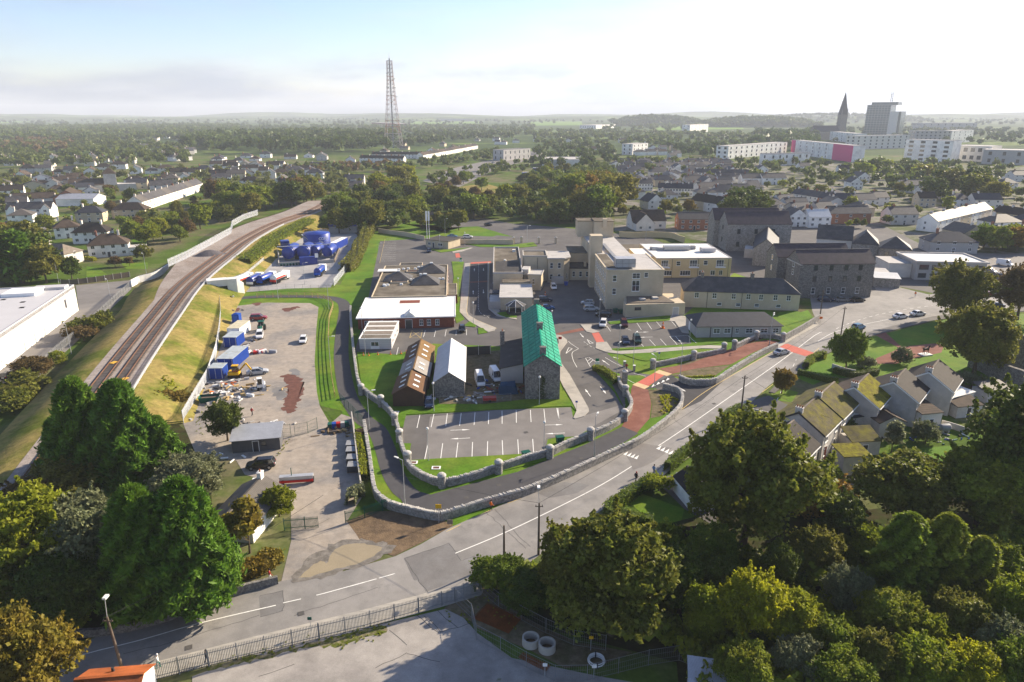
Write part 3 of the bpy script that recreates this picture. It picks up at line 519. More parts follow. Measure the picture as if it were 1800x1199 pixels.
sheet('driveway', [(38.8,118.0),(45.0,125.9),(51.5,130.2),(53.6,125.2),(48.4,119.9),(44.4,122.5)], .032, T('asphalt_campus'))
sheet('park_lawn', [(100.1,142.0),(106.6,135.6),(103.0,130.4),(97.0,132.9),(95.6,139.2)], .02, T('turf'))
# ---- railway: embankment, ballast, tracks
ZR = 4.5
track_a = [(-55.0,22.0)] + [(-62.8,71.3),(-65.6,78.2),(-69.0,89.2)] + [(-80.3,127.6),(-91.4,168.8),(-101.2,208.5),(-108.1,256.0)] + [(-112.0,287.3),(-113.1,329.5),(-108.5,370.9)] + [(-108.5,415.7),(-105.5,439.1)]
ta = smooth_line(track_a, 2.0)
def widths(i):   # left shoulder, right shoulder measured from track a
 y = ta[i][1]; t = min(1, max(0, (y-190)/60)); return 4.2 + 9*t*(1 if y < 420 else .2), 8.6
emb = MB(); vs = []; bal = []
for i, p in enumerate(ta):
 a = ta[max(0,i-1)]; b = ta[min(len(ta)-1,i+1)]; tx, ty = b[0]-a[0], b[1]-a[1]; l = math.hypot(tx,ty); nx, ny = -ty/l, tx/l
 wl, wr = widths(i); sl = 7.5 if p[1] < 215 else 1.0; sr = 9.5 if p[1] > 112 else 4.0
 for d, z in ((wl+sl+.9, .0),(wl+sl, 2.1 if sl > 5 else .5),(wl, ZR-.25),(-wr, ZR-.25),(-wr-sr*.5, ZR*.5),(-wr-sr, .0)):
  vs.append((p[0]+nx*d, p[1]+ny*d, z))
 bal.append(((p[0]+nx*(wl-1.2), p[1]+ny*(wl-1.2)), (p[0]-nx*(wr-1.6), p[1]-ny*(wr-1.6))))
n = len(ta); fs = [(6*i+j, 6*i+j+1, 6*i+7+j, 6*i+6+j) for i in range(n-1) for j in range(5)]
emb.add(vs, fs); struct(emb.build('railway_embankment', T('rough_grass'), smooth=True))
mb = MB(); mb.add([(x,y,ZR-.2) for q in bal for x,y in q], [(2*i+1, 2*i+3, 2*i+2, 2*i) for i in range(n-1)])
struct(mb.build('ballast_bed', T('ballast')))
M('rail_steel', (.20,.105,.06), var=.2, rough=.55, metal=.3)
M('sleeper', (.20,.175,.155), var=.25, scale=2, rough=.95, rand=.2)
M('yellow_board', (.62,.36,.05), rough=.7)
SLP = MB().box(-1.3,-.13,0,1.3,.13,.14).mesh('sleeper'); SLP.materials.append(T('sleeper'))
for k, (offs, lab) in enumerate([(0,'rusty railway track with two rails on the left side of the ballast bed'),(-3.7,'rusty railway track on the right, next to the grassy slope above the yard')]):
 tl = offset(ta, offs); tr = thing('railway_track', lab, 'railway track', (0,0,0), 0, 'railway tracks')
 strip('oily_ballast', tl, 2.9, ZR-.196+.002*k, M('ballast_brown', (.225,.165,.125), var=.35, scale=1.5, col2=(.29,.245,.215), mix_scale=.5, rough=.95, bump=1, bump_scale=9), tr)
 for s in (-.84, .84):
  rl = offset(tl, s); mb = MB(); l, r = offset(rl,.035), offset(rl,-.035); m_ = len(rl)
  mb.add([(x,y,ZR+.14) for x,y in r]+[(x,y,ZR+.14) for x,y in l], [(i,i+1,m_+i+1,m_+i) for i in range(m_-1)])
  mb.add([(x,y,ZR-.06) for x,y in r]+[(x,y,ZR+.14) for x,y in r], [(i,i+1,m_+i+1,m_+i) for i in range(m_-1)])
  mb.add([(x,y,ZR-.06) for x,y in l]+[(x,y,ZR+.14) for x,y in l], [(i+1,i,m_+i,m_+i+1) for i in range(m_-1)])
  mb.build('rail', T('rail_steel'), tr)
 sp = [p for p in along(tl, .68) if p[1] > 60]; rest = MB(); c = 0
 for x, y, h in sp:
  if y < 205 and not (78 < y < 118) and c < 150:
   c += 1; link('sleeper', SLP, tr, (x, y, ZR-.2), h+math.pi/2)
  else:
   ca, sa = math.cos(h+math.pi/2), math.sin(h+math.pi/2); q = [(-1.3,-.13),(1.3,-.13),(1.3,.13),(-1.3,.13)]
   rest.prism([(x+a*ca-b*sa, y+a*sa+b*ca) for a,b in q], ZR-.2, ZR-.06)
 struct(rest.build('sleepers', T('sleeper'), tr), 'stuff')
 q = (-83.0,137.2) if k == 0 else (-75.8,127.8)
 MB().box(-.7,-.5,0,.7,.5,.06).build('track_board', T('yellow_board'), tr, (*q, ZR+.0), 1.35)

# ================================================================ trees: crowns of leaf-sized faces on lobes, tapered trunks with limbs
leafmat('leaf_green', (0.137,0.209,0.020), (0.225,0.244,0.026), .42)
leafmat('leaf_dark', (0.070,0.112,0.014), (0.113,0.144,0.021), .3)
leafmat('leaf_olive', (0.144,0.170,0.023), (0.201,0.184,0.032), .42)
leafmat('leaf_lime', (0.209,0.262,0.019), (0.271,0.277,0.023), .48)
leafmat('leaf_amber', (.215,.170,.028), (.245,.150,.026), .45)
leafmat('leaf_gold', (.185,.195,.026), (.235,.165,.024), .45)
leafmat('leaf_yellow', (0.345,0.345,0.016), (0.287,0.310,0.023), .48)
leafmat('leaf_brown', (.150,.115,.040), (.175,.112,.040), .4)
leafmat('leaf_red', (.115,.042,.026), (.155,.065,.030))
leafmat('leaf_grey', (.155,.180,.080), (.195,.205,.105), .35)
leafmat('leaf_conifer', (0.077,0.162,0.015), (0.122,0.207,0.020), .32, .5)
leafmat('leaf_hedge', (0.118,0.175,0.015), (0.157,0.209,0.021), .3)
leafmat('grass_blade', (.20,.175,.05), (.14,.16,.025), .45, .25)
M('bark', (.10,.075,.052), var=.3, scale=3, rough=.95)
def leaves(P, Nn, size, rng, elong=1.0, up=0.0, tone=None):
 """rhombic leaf faces at points P facing Nn"""
 n = len(P)
 d = rng.normal(size=(n,3)); d /= np.linalg.norm(d, axis=1)[:,None]
 N2 = Nn*.5 + d*.9; N2 /= np.linalg.norm(N2, axis=1)[:,None]
 a = rng.normal(size=(n,3))
 if up: a = Nn*.9 + np.array([0,0,up]) + a*.35
 a -= N2*(a*N2).sum(1)[:,None]; a /= np.maximum(1e-6, np.linalg.norm(a, axis=1))[:,None]
 b = np.cross(N2, a)
 s = (size*rng.uniform(.55, 1.45, n))[:,None]
 V = np.empty((n,4,3)); l = s*.75*elong; w = s*.5/max(1, elong**.5)
 V[:,0] = P - a*l*.8; V[:,1] = P + b*w + a*l*.1; V[:,2] = P + a*l; V[:,3] = P - b*w + a*l*.1
 t = rng.uniform(0,1,n)
 if tone is not None: t = .45*t + .55*tone
 return V.reshape(-1,3), np.repeat(t, 4)
def leaf_mesh(name, V, tone, trunk=None):
 nv = len(V); nf = nv//4
 tv = np.array(trunk.v, float).reshape(-1,3) if trunk else np.zeros((0,3))
 me = bpy.data.meshes.new(name)
 tf = trunk.f if trunk else []
 loops = list(range(nv)) + [i+nv for f in tf for i in f]
 me.vertices.add(nv+len(tv)); me.vertices.foreach_set('co', np.concatenate([V, tv]).ravel())
 me.loops.add(len(loops)); me.loops.foreach_set('vertex_index', loops)
 starts = list(range(0, nv, 4)); p = nv
 for f in tf: starts.append(p); p += len(f)
 me.polygons.add(nf+len(tf)); me.polygons.foreach_set('loop_start', starts)
 me.polygons.foreach_set('loop_total', [4]*nf + [len(f) for f in tf])
 if tf: me.polygons.foreach_set('material_index', [0]*nf + [1]*len(tf))
 at = me.attributes.new('tone', 'FLOAT', 'POINT'); at.data.foreach_set('value', np.concatenate([tone, np.full(len(tv), .5)]))
 me.update(calc_edges=True); me.validate()
 me.materials.append(T('leaf_green'))
 if tf: me.materials.append(T('bark'))
 return me
def lobes_round(rng, R, h0, h1, n, k=.42, taper=0.0):
 """lobes on an uneven ellipsoid between heights h0 and h1"""
 out = []; c = (h0+h1)/2; hz = (h1-h0)/2
 for i in range(n):
  z = rng.uniform(-.8, .95); a = i*2.4 + rng.uniform(-.5,.5); q = math.sqrt(max(0, 1-z*z))*(1 - taper*max(0, z))
  rr = R*rng.uniform(.45, .9)*q; s = rng.uniform(.45, 1.4)*k
  out.append((rr*math.cos(a), rr*math.sin(a), c+z*hz*.72, R*s, R*s, R*s*.8))
 out.append((0,0,c,R*.55,R*.55,hz*.75)); return out
def sample_lobes(lobes, n, rng, shell=.35):
 L = np.array(lobes); w = L[:,3]*L[:,3]; w = w/w.sum()
 k = rng.choice(len(L), n*2, p=w)
 d = rng.normal(size=(n*2,3)); d /= np.linalg.norm(d, axis=1)[:,None]; d[:,2] = np.where(d[:,2] < -.45, -d[:,2], d[:,2])
 r = 1 - shell*rng.random(n*2)**1.6 + np.where(rng.random(n*2) < .3, .2, .06)*rng.normal(size=n*2)
 P = L[k,:3] + d*L[k,3:]*r[:,None]
 ins = np.zeros(n*2, bool)
 for j in range(len(L)):
  q = ((P-L[j,:3])/L[j,3:]); ins |= ((q*q).sum(1) < .42) & (k != j)
 keep = ~ins; P, d, k = P[keep][:n], d[keep][:n], k[keep][:n]
 return P, d, k
def trunk_mb(rng, R, h0, h1, r, lobes=None, limbs=6):
 mb = MB(); top = h0+(h1-h0)*.6; lean = (rng.uniform(-.3,.3), rng.uniform(-.3,.3))
 mb.tube((0,0,-.3), (lean[0]*.4,lean[1]*.4,h0), r*1.25, r*.85, 7); mb.tube((lean[0]*.4,lean[1]*.4,h0), (*lean,top), r*.85, r*.35, 6)
 for i in range(limbs):
  a = i*2.4; z = h0+(top-h0)*rng.uniform(.0,.8); e = R*rng.uniform(.5,.8)
  mb.tube((lean[0]*.6,lean[1]*.6,z), (e*math.cos(a), e*math.sin(a), z+R*rng.uniform(.3,.8)), r*.4, r*.1, 5)
 return mb
TREES = {}
def broad(key, R, h0, h1, n, leaf, seed, nl=16, k=.42, taper=0., split=True, shell=.4):
 rng = np.random.default_rng(seed); lb = lobes_round(rng, R, h0, h1, nl, k, taper)
 P, N, kk = sample_lobes(lb, n, rng, shell); lt = rng.uniform(0,1,len(lb))[kk]
 if n > 3000:      # ragged sprays of twigs reaching out of the lobes
  ns = 110; j = rng.choice(len(P), ns); d = N[j]+.5*rng.normal(size=(ns,3))+np.array([0,0,.5]); d /= np.linalg.norm(d,axis=1)[:,None]; m = n//ns//3
  u = rng.random((ns,m,1))**.8; Q = P[j][:,None,:]+d[:,None,:]*u*R*.3+rng.normal(size=(ns,m,3))*R*.035*(1.3-u)
  P = np.concatenate([P, Q.reshape(-1,3)]); N = np.concatenate([N, np.repeat(d,m,0)]); lt = np.concatenate([lt, np.repeat(rng.random(ns),m)])
 V, t = leaves(P, N, leaf, rng, tone=np.clip(lt*.6+.4*rng.random(len(P)),0,1))
 tb = trunk_mb(rng, R, h0+.1*(h1-h0), h1, max(.09, R*.055))
 if split:
  m2 = tb.mesh('trunk'); m2.materials.append(T('bark')); TREES[key] = (leaf_mesh('crown', V, t), m2, h1, R)
 else: TREES[key] = (leaf_mesh('tree', V, t, tb), None, h1, R)
def conifer(key, R, h1, n, leaf, seed, split=True, base=.3, el=2.0):
 rng = np.random.default_rng(seed)
 z = h1*(base*.3 + (1-base*.3)*rng.random(n)**.85); u = z/h1
 a = rng.uniform(0, 2*np.pi, n)
 lump = .80 + .11*np.sin(a*3+z*.9+seed) + .09*np.sin(a*7-z*1.7) + .07*np.sin(z*2.9+a*2) + .08*np.sin(a*13+z*3.1) + .07*rng.normal(size=n)
 rad = R*np.clip((1-u)**.48*1.12, .04, 1.1)*np.minimum(1, .45+u*3.2)*lump*(1-.3*rng.random(n)**1.7)
 N = np.stack([np.cos(a), np.sin(a), np.full(n,.35)], 1); P = np.stack([rad*np.cos(a), rad*np.sin(a), z], 1)
 V, t = leaves(P, N, leaf, rng, elong=el, up=.8, tone=np.clip(.5+.5*np.sin(a*7-z*1.7),0,1))
 tb = MB().tube((0,0,-.3),(0,0,h1*.9), max(.1,R*.08), .03, 7)
 if split:
  m2 = tb.mesh('trunk'); m2.materials.append(T('bark')); TREES[key] = (leaf_mesh('crown', V, t), m2, h1, R)
 else: TREES[key] = (leaf_mesh('tree', V, t, tb), None, h1, R)
for i in range(5): broad('near%d' % i, 5.0, .9, 12, 24000, .27, 11+i, nl=38, k=.31)
for i in range(2): broad('dense%d' % i, 5.0, .6, 10, 26000, .22, 31+i, nl=52, k=.27, shell=.3)
for i in range(2): conifer('alder%d' % i, 3.3, 13, 20000, .27, 41+i, el=1.1)
for i in range(3): broad('bush%d' % i, 2.2, .3, 3.2, 3600, .24, 51+i, nl=14, k=.45)
for i in range(3): conifer('ley%d' % i, 4.2, 14, 26000, .30, 61+i)
for i in range(6): broad('mid%d' % i, 4.5, .8, 10, 3600, .50, 71+i, nl=24, k=.34)
for i in range(2): broad('slim%d' % i, 2.6, 1.2, 11, 1800, .55, 81+i, nl=14, k=.5, taper=.5)
for i in range(2): conifer('fir%d' % i, 3.2, 13, 1800, .7, 91+i)
for i in range(5): broad('far%d' % i, 5.0, .6, 10, 800, .95, 101+i, nl=16, k=.4, split=False, shell=.3)
for i in range(2): conifer('farfir%d' % i, 3.0, 14, 320, 1.3, 121+i, split=False)
for i in range(3): broad('shrub%d' % i, 1.6, .1, 2.4, 420, .42, 131+i, nl=8, k=.5, split=False)
def tree(name, key, loc, h, label, mat='leaf_green', group=None, wide=1.0, cat='tree', rot=None):
 crown, tr, h1, R = TREES[key]; s = h/h1; sc = (s*wide, s*wide, s)
 rot = rnd.uniform(0, 6.28) if rot is None else rot
 if tr is None:
  o = link(name, crown, None, (*loc[:2], loc[2] if len(loc) > 2 else 0), rot); o.scale = sc
  o.material_slots[0].link = 'OBJECT'; o.material_slots[0].material = T(mat)
  return tag(o, label, cat, group)
 t = thing(name, label, cat, (*loc[:2], loc[2] if len(loc) > 2 else 0), rot, group); t.scale = sc
 c = link('crown', crown, t); c.material_slots[0].link = 'OBJECT'; c.material_slots[0].material = T(mat)
 link('trunk', tr, t); return t
def hedge(name, label, line, w, h, mat='leaf_hedge', leaf=.16, dens=90, group=None, z=0.0):
 """clipped hedge: dense small leaves over a boxy body following a line, on a twig core"""
 l = smooth_line(line, .8) if len(line) > 2 else line; rng = np.random.default_rng(int(abs(line[0][0])*10)+5); P = []; N = []
 for a, b in zip(l[:-1], l[1:]):
  L = math.dist(a,b); n = int(L*(w+2*h)*dens/3)+2; h_ = math.atan2(b[1]-a[1], b[0]-a[0])
  t = rng.random(n); q = rng.random(n)*(w+2*h); side = np.where(q < h, -1, np.where(q > h+w, 1, 0))
  off = np.where(side == -1, -w/2, np.where(side == 1, w/2, q-h-w/2)); zz = np.where(side == -1, q, np.where(side == 1, q-h-w, h))
  bump = (.12+(.13*w if w > 3 else 0))*np.sin(a[0]*1.7+t*L*2+off*3+zz*2.5)+.07*rng.normal(size=n); off = off + side*bump; zz = np.clip(zz + (side == 0)*bump, 0, None)
  x = a[0]+(b[0]-a[0])*t - math.sin(h_)*off; y = a[1]+(b[1]-a[1])*t + math.cos(h_)*off
  P.append(np.stack([x,y,zz+z],1)); N.append(np.stack([-math.sin(h_)*side, math.cos(h_)*side, (side == 0)*1.0+.15],1))
 P = np.concatenate(P); N = np.concatenate(N); V, t = leaves(P, N, leaf, rng)
 core = MB(); lo, ro = offset(l, w*.42), offset(l, -w*.42); n = len(l)
 for pts in (lo, ro): core.add([(x,y,z) for x,y in pts]+[(x,y,z+h*.94) for x,y in pts], [(i,i+1,n+i+1,n+i) for i in range(n-1)])
 core.add([(x,y,z+h*.94) for x,y in lo]+[(x,y,z+h*.94) for x,y in ro], [(i,i+1,n+i+1,n+i) for i in range(n-1)])
 x0, y0 = l[0]; V = V - np.array([x0,y0,0]); core.v = [(a-x0,b-y0,c) for a,b,c in core.v]
 r = thing(name, label, 'hedge', (x0,y0,0), 0, group)
 c = link('foliage', leaf_mesh('foliage', V, t), r); c.material_slots[0].link = 'OBJECT'; c.material_slots[0].material = T(mat)
 core.build('branches', T(mat), r); return r

# ================================================================ building helpers
M('cream_render', (.52,.44,.315), var=.1, scale=.4, col2=(.46,.385,.275), mix_scale=.12, rough=.9, stain=((.30,.26,.20),.35,.66,.8))
M('yellow_render', (.56,.45,.255), var=.08, scale=.4, rough=.9)
M('white_render', (.84,.82,.77), var=.08, scale=.4, col2=(.66,.64,.60), mix_scale=.15, rough=.9)
M('grey_render', (.40,.385,.365), var=.1, scale=.5, rough=.9, stain=((.25,.24,.22),.3,.62,.78))
M('pale_render', (.66,.62,.56), var=.1, scale=.5, rough=.9)
M('dash_render', (.50,.475,.445), var=.14, scale=.8, col2=(.42,.40,.37), mix_scale=.3, rough=.95, bump=.3, bump_scale=20)
M('pink_paint', (.62,.06,.20), var=.06, rough=.7)
M('brick', (.205,.062,.040), var=.2, scale=1.4, bands=('Z',.22,.25), rough=.9, bump=.2, bump_scale=14)
M('orange_brick', (.30,.135,.08), var=.14, scale=1, rough=.9)
M('stone', (.155,.148,.138), var=.3, scale=1.6, col2=(.245,.23,.21), mix_scale=3.2, mix=(.42,.58), rough=.95, bump=.8, bump_scale=6, stain=((.07,.066,.062),4.5,.56,.64), bands=('Z',.32,.25))
M('stone_pale', (.33,.315,.29), var=.35, scale=1.4, col2=(.22,.21,.195), mix_scale=3.2, mix=(.42,.58), rough=.95, bump=1, bump_scale=6, stain=((.12,.11,.10),4.5,.55,.64))
M('coping_stone', (.46,.44,.405), var=.3, scale=1.5, rough=.95, bump=.6, bump_scale=9)
M('slate', (0.071,0.067,0.069), var=.25, scale=.7, col2=(.10,.094,.09), mix_scale=.4, rough=.65, spec=.2, bands=('Z',.16,.35), stain=((.13,.12,.105),.6,.62,.75))
M('slate_blue', (0.051,0.053,0.063), var=.2, scale=.7, rough=.65, spec=.2, bands=('Z',.16,.35))
M('slate_purple', (0.075,0.057,0.063), var=.25, scale=.6, rough=.65, spec=.2, bands=('Z',.18,.35), stain=((.05,.04,.043),.5,.5,.7))
M('tile_brown', (0.093,0.069,0.053), var=.25, scale=.8, col2=(.07,.053,.042), mix_scale=.35, rough=.85, bands=('Z',.17,.4))
M('tile_grey', (0.115,0.102,0.089), var=.22, scale=.8, rough=.65, spec=.2, bands=('Z',.17,.4))
M('tile_dark', (0.043,0.036,0.032), var=.25, scale=.8, rough=.8, bands=('Z',.17,.4))
M('tile_pale', (0.223,0.186,0.149), var=.2, scale=.9, rough=.9, bands=('Z',.22,.3), stain=((.15,.12,.09),.8,.55,.7))
M('moss_tile', (.105,.090,.055), var=.35, scale=.8, col2=(.155,.140,.024), mix_scale=.5, mix=(.40,.66), rough=.95, bands=('Z',.17,.3), bump=.6, bump_scale=5)
M('moss_thick', (.19,.175,.018), var=.35, scale=1.4, col2=(.10,.08,.03), mix_scale=1.1, mix=(.42,.68), rough=1, bump=1, bump_scale=4)
M('felt_roof', (0.116,0.098,0.074), var=.2, scale=.4, col2=(.19,.165,.13), mix_scale=.12, rough=.95, stain=((.10,.088,.06),.25,.56,.7))
M('felt_dark', (.060,.056,.054), var=.2, scale=.5, rough=.9, stain=((.12,.11,.1),.5,.6,.72))
M('white_felt', (.72,.70,.65), var=.08, scale=.3, rough=.85, stain=((.36,.32,.25),.4,.64,.75))
M('grey_felt', (.44,.42,.395), var=.12, scale=.4, rough=.85, stain=((.24,.23,.21),.35,.56,.7))
M('tarpaulin', (.008,.275,.165), var=.2, scale=.6, col2=(.006,.20,.125), mix_scale=.7, rough=.55, bump=.7, bump_scale=1.6, stain=((.02,.33,.23),1.4,.58,.7))
M('tarp_seam', (.006,.17,.11), rough=.6)
M('tin_brown', (0.139,0.074,0.039), var=.14, scale=.6, rough=.75, bands=('Y',.35,.3))
M('tin_rust', (0.2,0.12,0.05), var=.22, scale=.9, rough=.8, bands=('Y',.35,.3))
M('tin_grey', (.30,.275,.25), var=.15, scale=.8, rough=.7, bands=('Y',.35,.3))
M('tin_white', (.62,.62,.60), var=.1, scale=.3, rough=.5, bands=('Y',.4,.18), stain=((.45,.43,.40),.3,.6,.75))
M('tin_galv', (.42,.43,.45), var=.15, scale=.6, rough=.45, metal=.3, bands=('X',.3,.25))
M('tin_red_rust', (.36,.105,.035), var=.25, scale=.7, col2=(.26,.08,.03), mix_scale=.5, rough=.85)
M('tin_wall', (.075,.045,.033), var=.15, rough=.8, bands=('X',.25,.3))
M('cladding', (.50,.49,.49), var=.04, scale=.3, rough=.5, bands=('Z',.9,.15))
M('white_pvc', (.80,.80,.78), var=.04, rough=.5)
M('dark_frame', (.05,.05,.055), var=.1, rough=.6)
M('metal_grey', (.36,.37,.38), var=.1, rough=.4, metal=.6)
M('lead', (.25,.255,.265), var=.15, rough=.55)
M('terracotta', (.30,.115,.06), var=.2, rough=.9)
M('brick_chimney', (.25,.12,.085), var=.25, scale=2, rough=.95)
glassy('pane', (.035,.045,.052)); glassy('pane_sky', (.16,.20,.22), .05)
M('skylight_glass', (.62,.63,.62), var=.1, rough=.3)
def part(mb, name, mat, root, **k): return mb.build(name, T(mat) if isinstance(mat, str) else mat, root, **k)
WIN = {}
def window(root, face, u, z, w, h, box, style='sash', frame='white_pvc', split=True):
 """a window on face F/B/L/R of the local box (x0,y0,x1,y1), u metres along it, sill at z"""
 x0, y0, x1, y1 = box; key = (round(w,2), round(h,2), style, frame, split)
 if key not in WIN:
  f = MB(); e = .07 if w < 1.6 else .09; d = .07
  f.box(0,-d,0,w,.02,e); f.box(0,-d,h-e,w,.02,h); f.box(0,-d,e,e,.02,h-e); f.box(w-e,-d,e,w,.02,h-e)
  if style in ('sash','four'): f.box(e,-d+.01,h/2-.03,w-e,.02,h/2+.03)
  if style in ('cross','four') or w > 1.5:
   k = max(1, round(w/.9)-1) if w > 1.5 else 1
   for i in range(1,k+1): f.box(w*i/(k+1)-.035,-d+.012,e,w*i/(k+1)+.035,.02,h-e)
  f.box(-.06,-.13,-.07,w+.06,.02,-.005)
  g = MB().add([(e,-.02,e),(w-e,-.02,e),(w-e,-.02,h-e),(e,-.02,h-e)], [(0,1,2,3)])
  if split:
   a = f.mesh('window'); a.materials.append(T(frame)); b = g.mesh('pane'); b.materials.append(T('pane'))
  else:
   f.add(g.v, g.f, 1); a = f.mesh('window'); a.materials.append(T(frame)); a.materials.append(T('pane')); b = None
  WIN[key] = (a, b)
 a, b = WIN[key]
 loc, rot = {'F': ((x0+u, y0, z), 0), 'R': ((x1, y0+u, z), math.pi/2), 'B': ((x1-u, y1, z), math.pi), 'L': ((x0, y1-u, z), -math.pi/2)}[face]
 o = link('window', a, root, loc, rot)
 if b: link('pane', b, o)
 return o
def door(root, face, u, w, h, box, mat='dark_frame', z=0):
 x0, y0, x1, y1 = box
 mb = MB().box(0,-.05,0,w,.02,h); mb.box(-.08,-.07,0,0,.02,h+.08,1); mb.box(w,-.07,0,w+.08,.02,h+.08,1); mb.box(-.08,-.07,h,w+.08,.02,h+.08,1)
 loc, rot = {'F': ((x0+u, y0, z), 0), 'R': ((x1, y0+u, z), math.pi/2), 'B': ((x1-u, y1, z), math.pi), 'L': ((x0, y1-u, z), -math.pi/2)}[face]
 return mb.build('door', [T(mat), T('white_pvc')], root, loc, rot)
def wall(root, x0, y0, x1, y1, z0, z1, mat, name='wall'): return part(MB().box(x0,y0,z0,x1,y1,z1), name, mat, root)
def flat(root, x0, y0, x1, y1, z, mat, rim=.3, t=.22, rimmat=None, over=0.0):
 """flat roof deck inside a raised rim"""
 x0 -= over; y0 -= over; x1 += over; y1 += over
 part(MB().box(x0+t,y0+t,z-.12,x1-t,y1-t,z+.06), 'roof', mat, root)
 mb = MB()
 mb.box(x0,y0,z-.1,x1,y0+t,z+rim); mb.box(x0,y1-t,z-.1,x1,y1,z+rim); mb.box(x0,y0+t,z-.1,x0+t,y1-t,z+rim); mb.box(x1-t,y0+t,z-.1,x1,y1-t,z+rim)
 return part(mb, 'parapet', rimmat or 'kerb', root)
def gable(root, x0, y0, x1, y1, he, hr, axis, wm, rm, over=.3, t=.16, z0=0, two=None, verge=None):
 """gabled volume: walls with gable ends and two roof slopes; axis is the ridge direction"""
 w = MB()
 if axis == 'y':
  xm = (x0+x1)/2
  w.add([(x0,y0,z0),(x1,y0,z0),(x1,y0,he),(xm,y0,hr),(x0,y0,he),(x0,y1,z0),(x1,y1,z0),(x1,y1,he),(xm,y1,hr),(x0,y1,he)],
     [(0,1,2,3,4),(6,5,9,8,7),(1,6,7,2),(5,0,4,9)])
  k = (hr-he)/(xm-x0); ends = [((x0-over, he-k*over), (xm, hr)), ((xm, hr), (x1+over, he-k*over))]
  mk = lambda a, b, y: [(a[0],y,a[1]+.02),(b[0],y,b[1]+.02),(b[0],y,b[1]+t),(a[0],y,a[1]+t)]
  lo, hi = y0-over*.6, y1+over*.6
 else:
  ym = (y0+y1)/2
  w.add([(x0,y0,z0),(x1,y0,z0),(x1,y0,he),(x0,y0,he),(x0,y1,z0),(x1,y1,z0),(x1,y1,he),(x0,y1,he),(x0,ym,hr),(x1,ym,hr)],
     [(0,1,2,3),(5,4,7,6),(1,5,6,9,2),(4,0,3,8,7)])
  k = (hr-he)/(ym-y0); ends = [((y0-over, he-k*over), (ym, hr)), ((ym, hr), (y1+over, he-k*over))]
  mk = lambda a, b, x: [(x,a[0],a[1]+.02),(x,b[0],b[1]+.02),(x,b[0],b[1]+t),(x,a[0],a[1]+t)]
  lo, hi = x0-over*.6, x1+over*.6
 part(w, 'wall', wm, root); out = []
 rf = MB()
 for i, (a, b) in enumerate(ends):
  q = MB() if two else rf
  q.add(mk(a,b,lo)+mk(a,b,hi), [(0,1,2,3),(7,6,5,4),(0,4,5,1),(1,5,6,2),(2,6,7,3),(3,7,4,0)])
  if two: out.append(part(q, 'roof_slope', two[i], root))
 if not two: out.append(part(rf, 'roof', rm, root))
 rg = MB()
 if axis == 'y': rg.bar(((x0+x1)/2, lo, hr+t), ((x0+x1)/2, hi, hr+t), .3, .12)
 else: rg.bar((lo, (y0+y1)/2, hr+t), (hi, (y0+y1)/2, hr+t), .3, .12)
 part(rg, 'ridge', verge or rm, out[0])
 return out
def hip(root, x0, y0, x1, y1, he, hr, wm, rm, over=.35, z0=0, inset=None):
 part(MB().box(x0,y0,z0,x1,y1,he), 'wall', wm, root)
 a, b, c, d = x0-over, y0-over, x1+over, y1+over; e = he-.12
 w, l = c-a, d-b; q = min(w,l)/2 if inset is None else inset
 if w >= l: r = [(a+q, (b+d)/2, hr), (c-q, (b+d)/2, hr)]
 else: r = [((a+c)/2, b+q, hr), ((a+c)/2, d-q, hr)]
 vs = [(a,b,e),(c,b,e),(c,d,e),(a,d,e),(a,b,e-.14),(c,b,e-.14),(c,d,e-.14),(a,d,e-.14)] + r
 fs = [(0,1,9,8),(1,2,9),(2,3,8,9),(3,0,8)] if w >= l else [(0,1,8),(1,2,9,8),(2,3,9),(3,0,8,9)]
 fs += [(4,5,1,0),(5,6,2,1),(6,7,3,2),(7,4,0,3),(7,6,5,4)]
 return part(MB().add(vs, fs), 'roof', rm, root)
def chimney(root, x, y, z0, z1, w=.6, d=1.0, mat='dash_render', pots=2, n='chimney'):
 c = part(MB().box(x-w/2,y-d/2,z0,x+w/2,y+d/2,z1-.15).box(x-w/2-.06,y-d/2-.06,z1-.15,x+w/2+.06,y+d/2+.06,z1), n, mat, root)
 mb = MB()
 for i in range(pots): mb.tube((x, y-d/2+(i+.5)*d/pots, z1), (x, y-d/2+(i+.5)*d/pots, z1+.38), .12, .1, 8)
 if pots: part(mb, 'chimney_pot', 'terracotta', c)
 return c
def pipe(root, x, y, z0, z1, mat='dark_frame'): return part(MB().tube((x,y,z0),(x,y,z1),.06,.06,6), 'downpipe', mat, root)
def B(name, label, A, Bp, cat='building', group=None):
 loc, rot, w = frame(A, Bp); return thing(name, label, cat, loc, rot, group), w
# ================================================================ the campus buildings
# stone house under a green tarpaulin roof
r, w = B('stone_house', 'tall grey stone house with its roof wrapped in bright green tarpaulin', (2.6,128.0), (9.1,129.1))
D = 38.0; w = 6.8; r.rotation_euler = (0,0,.0)
gable(r, 0, 0, w, D, 7.15, 9.5, 'y', 'stone', 'tarpaulin', over=.35, two=['tarpaulin','tarpaulin'])
chimney(r, w/2, .55, 8.4, 10.9, 1.2, .9, 'stone', 0); chimney(r, w/2, 17, 9.0, 10.9, 1.3, .9, 'stone', 0); chimney(r, w/2, D-.6, 8.4, 10.8, 1.2, .9, 'stone', 0)
for i in range(5):
 window(r, 'L', 4+i*6.4, 1.2, 1.0, 1.6, (0,0,w,D), frame='dark_frame'); window(r, 'L', 4+i*6.4, 4.4, 1.0, 1.5, (0,0,w,D), frame='dark_frame')
 window(r, 'R', 4+i*6.4, 1.2, 1.0, 1.6, (0,0,w,D), frame='dark_frame'); window(r, 'R', 4+i*6.4, 4.4, 1.0, 1.5, (0,0,w,D), frame='dark_frame')
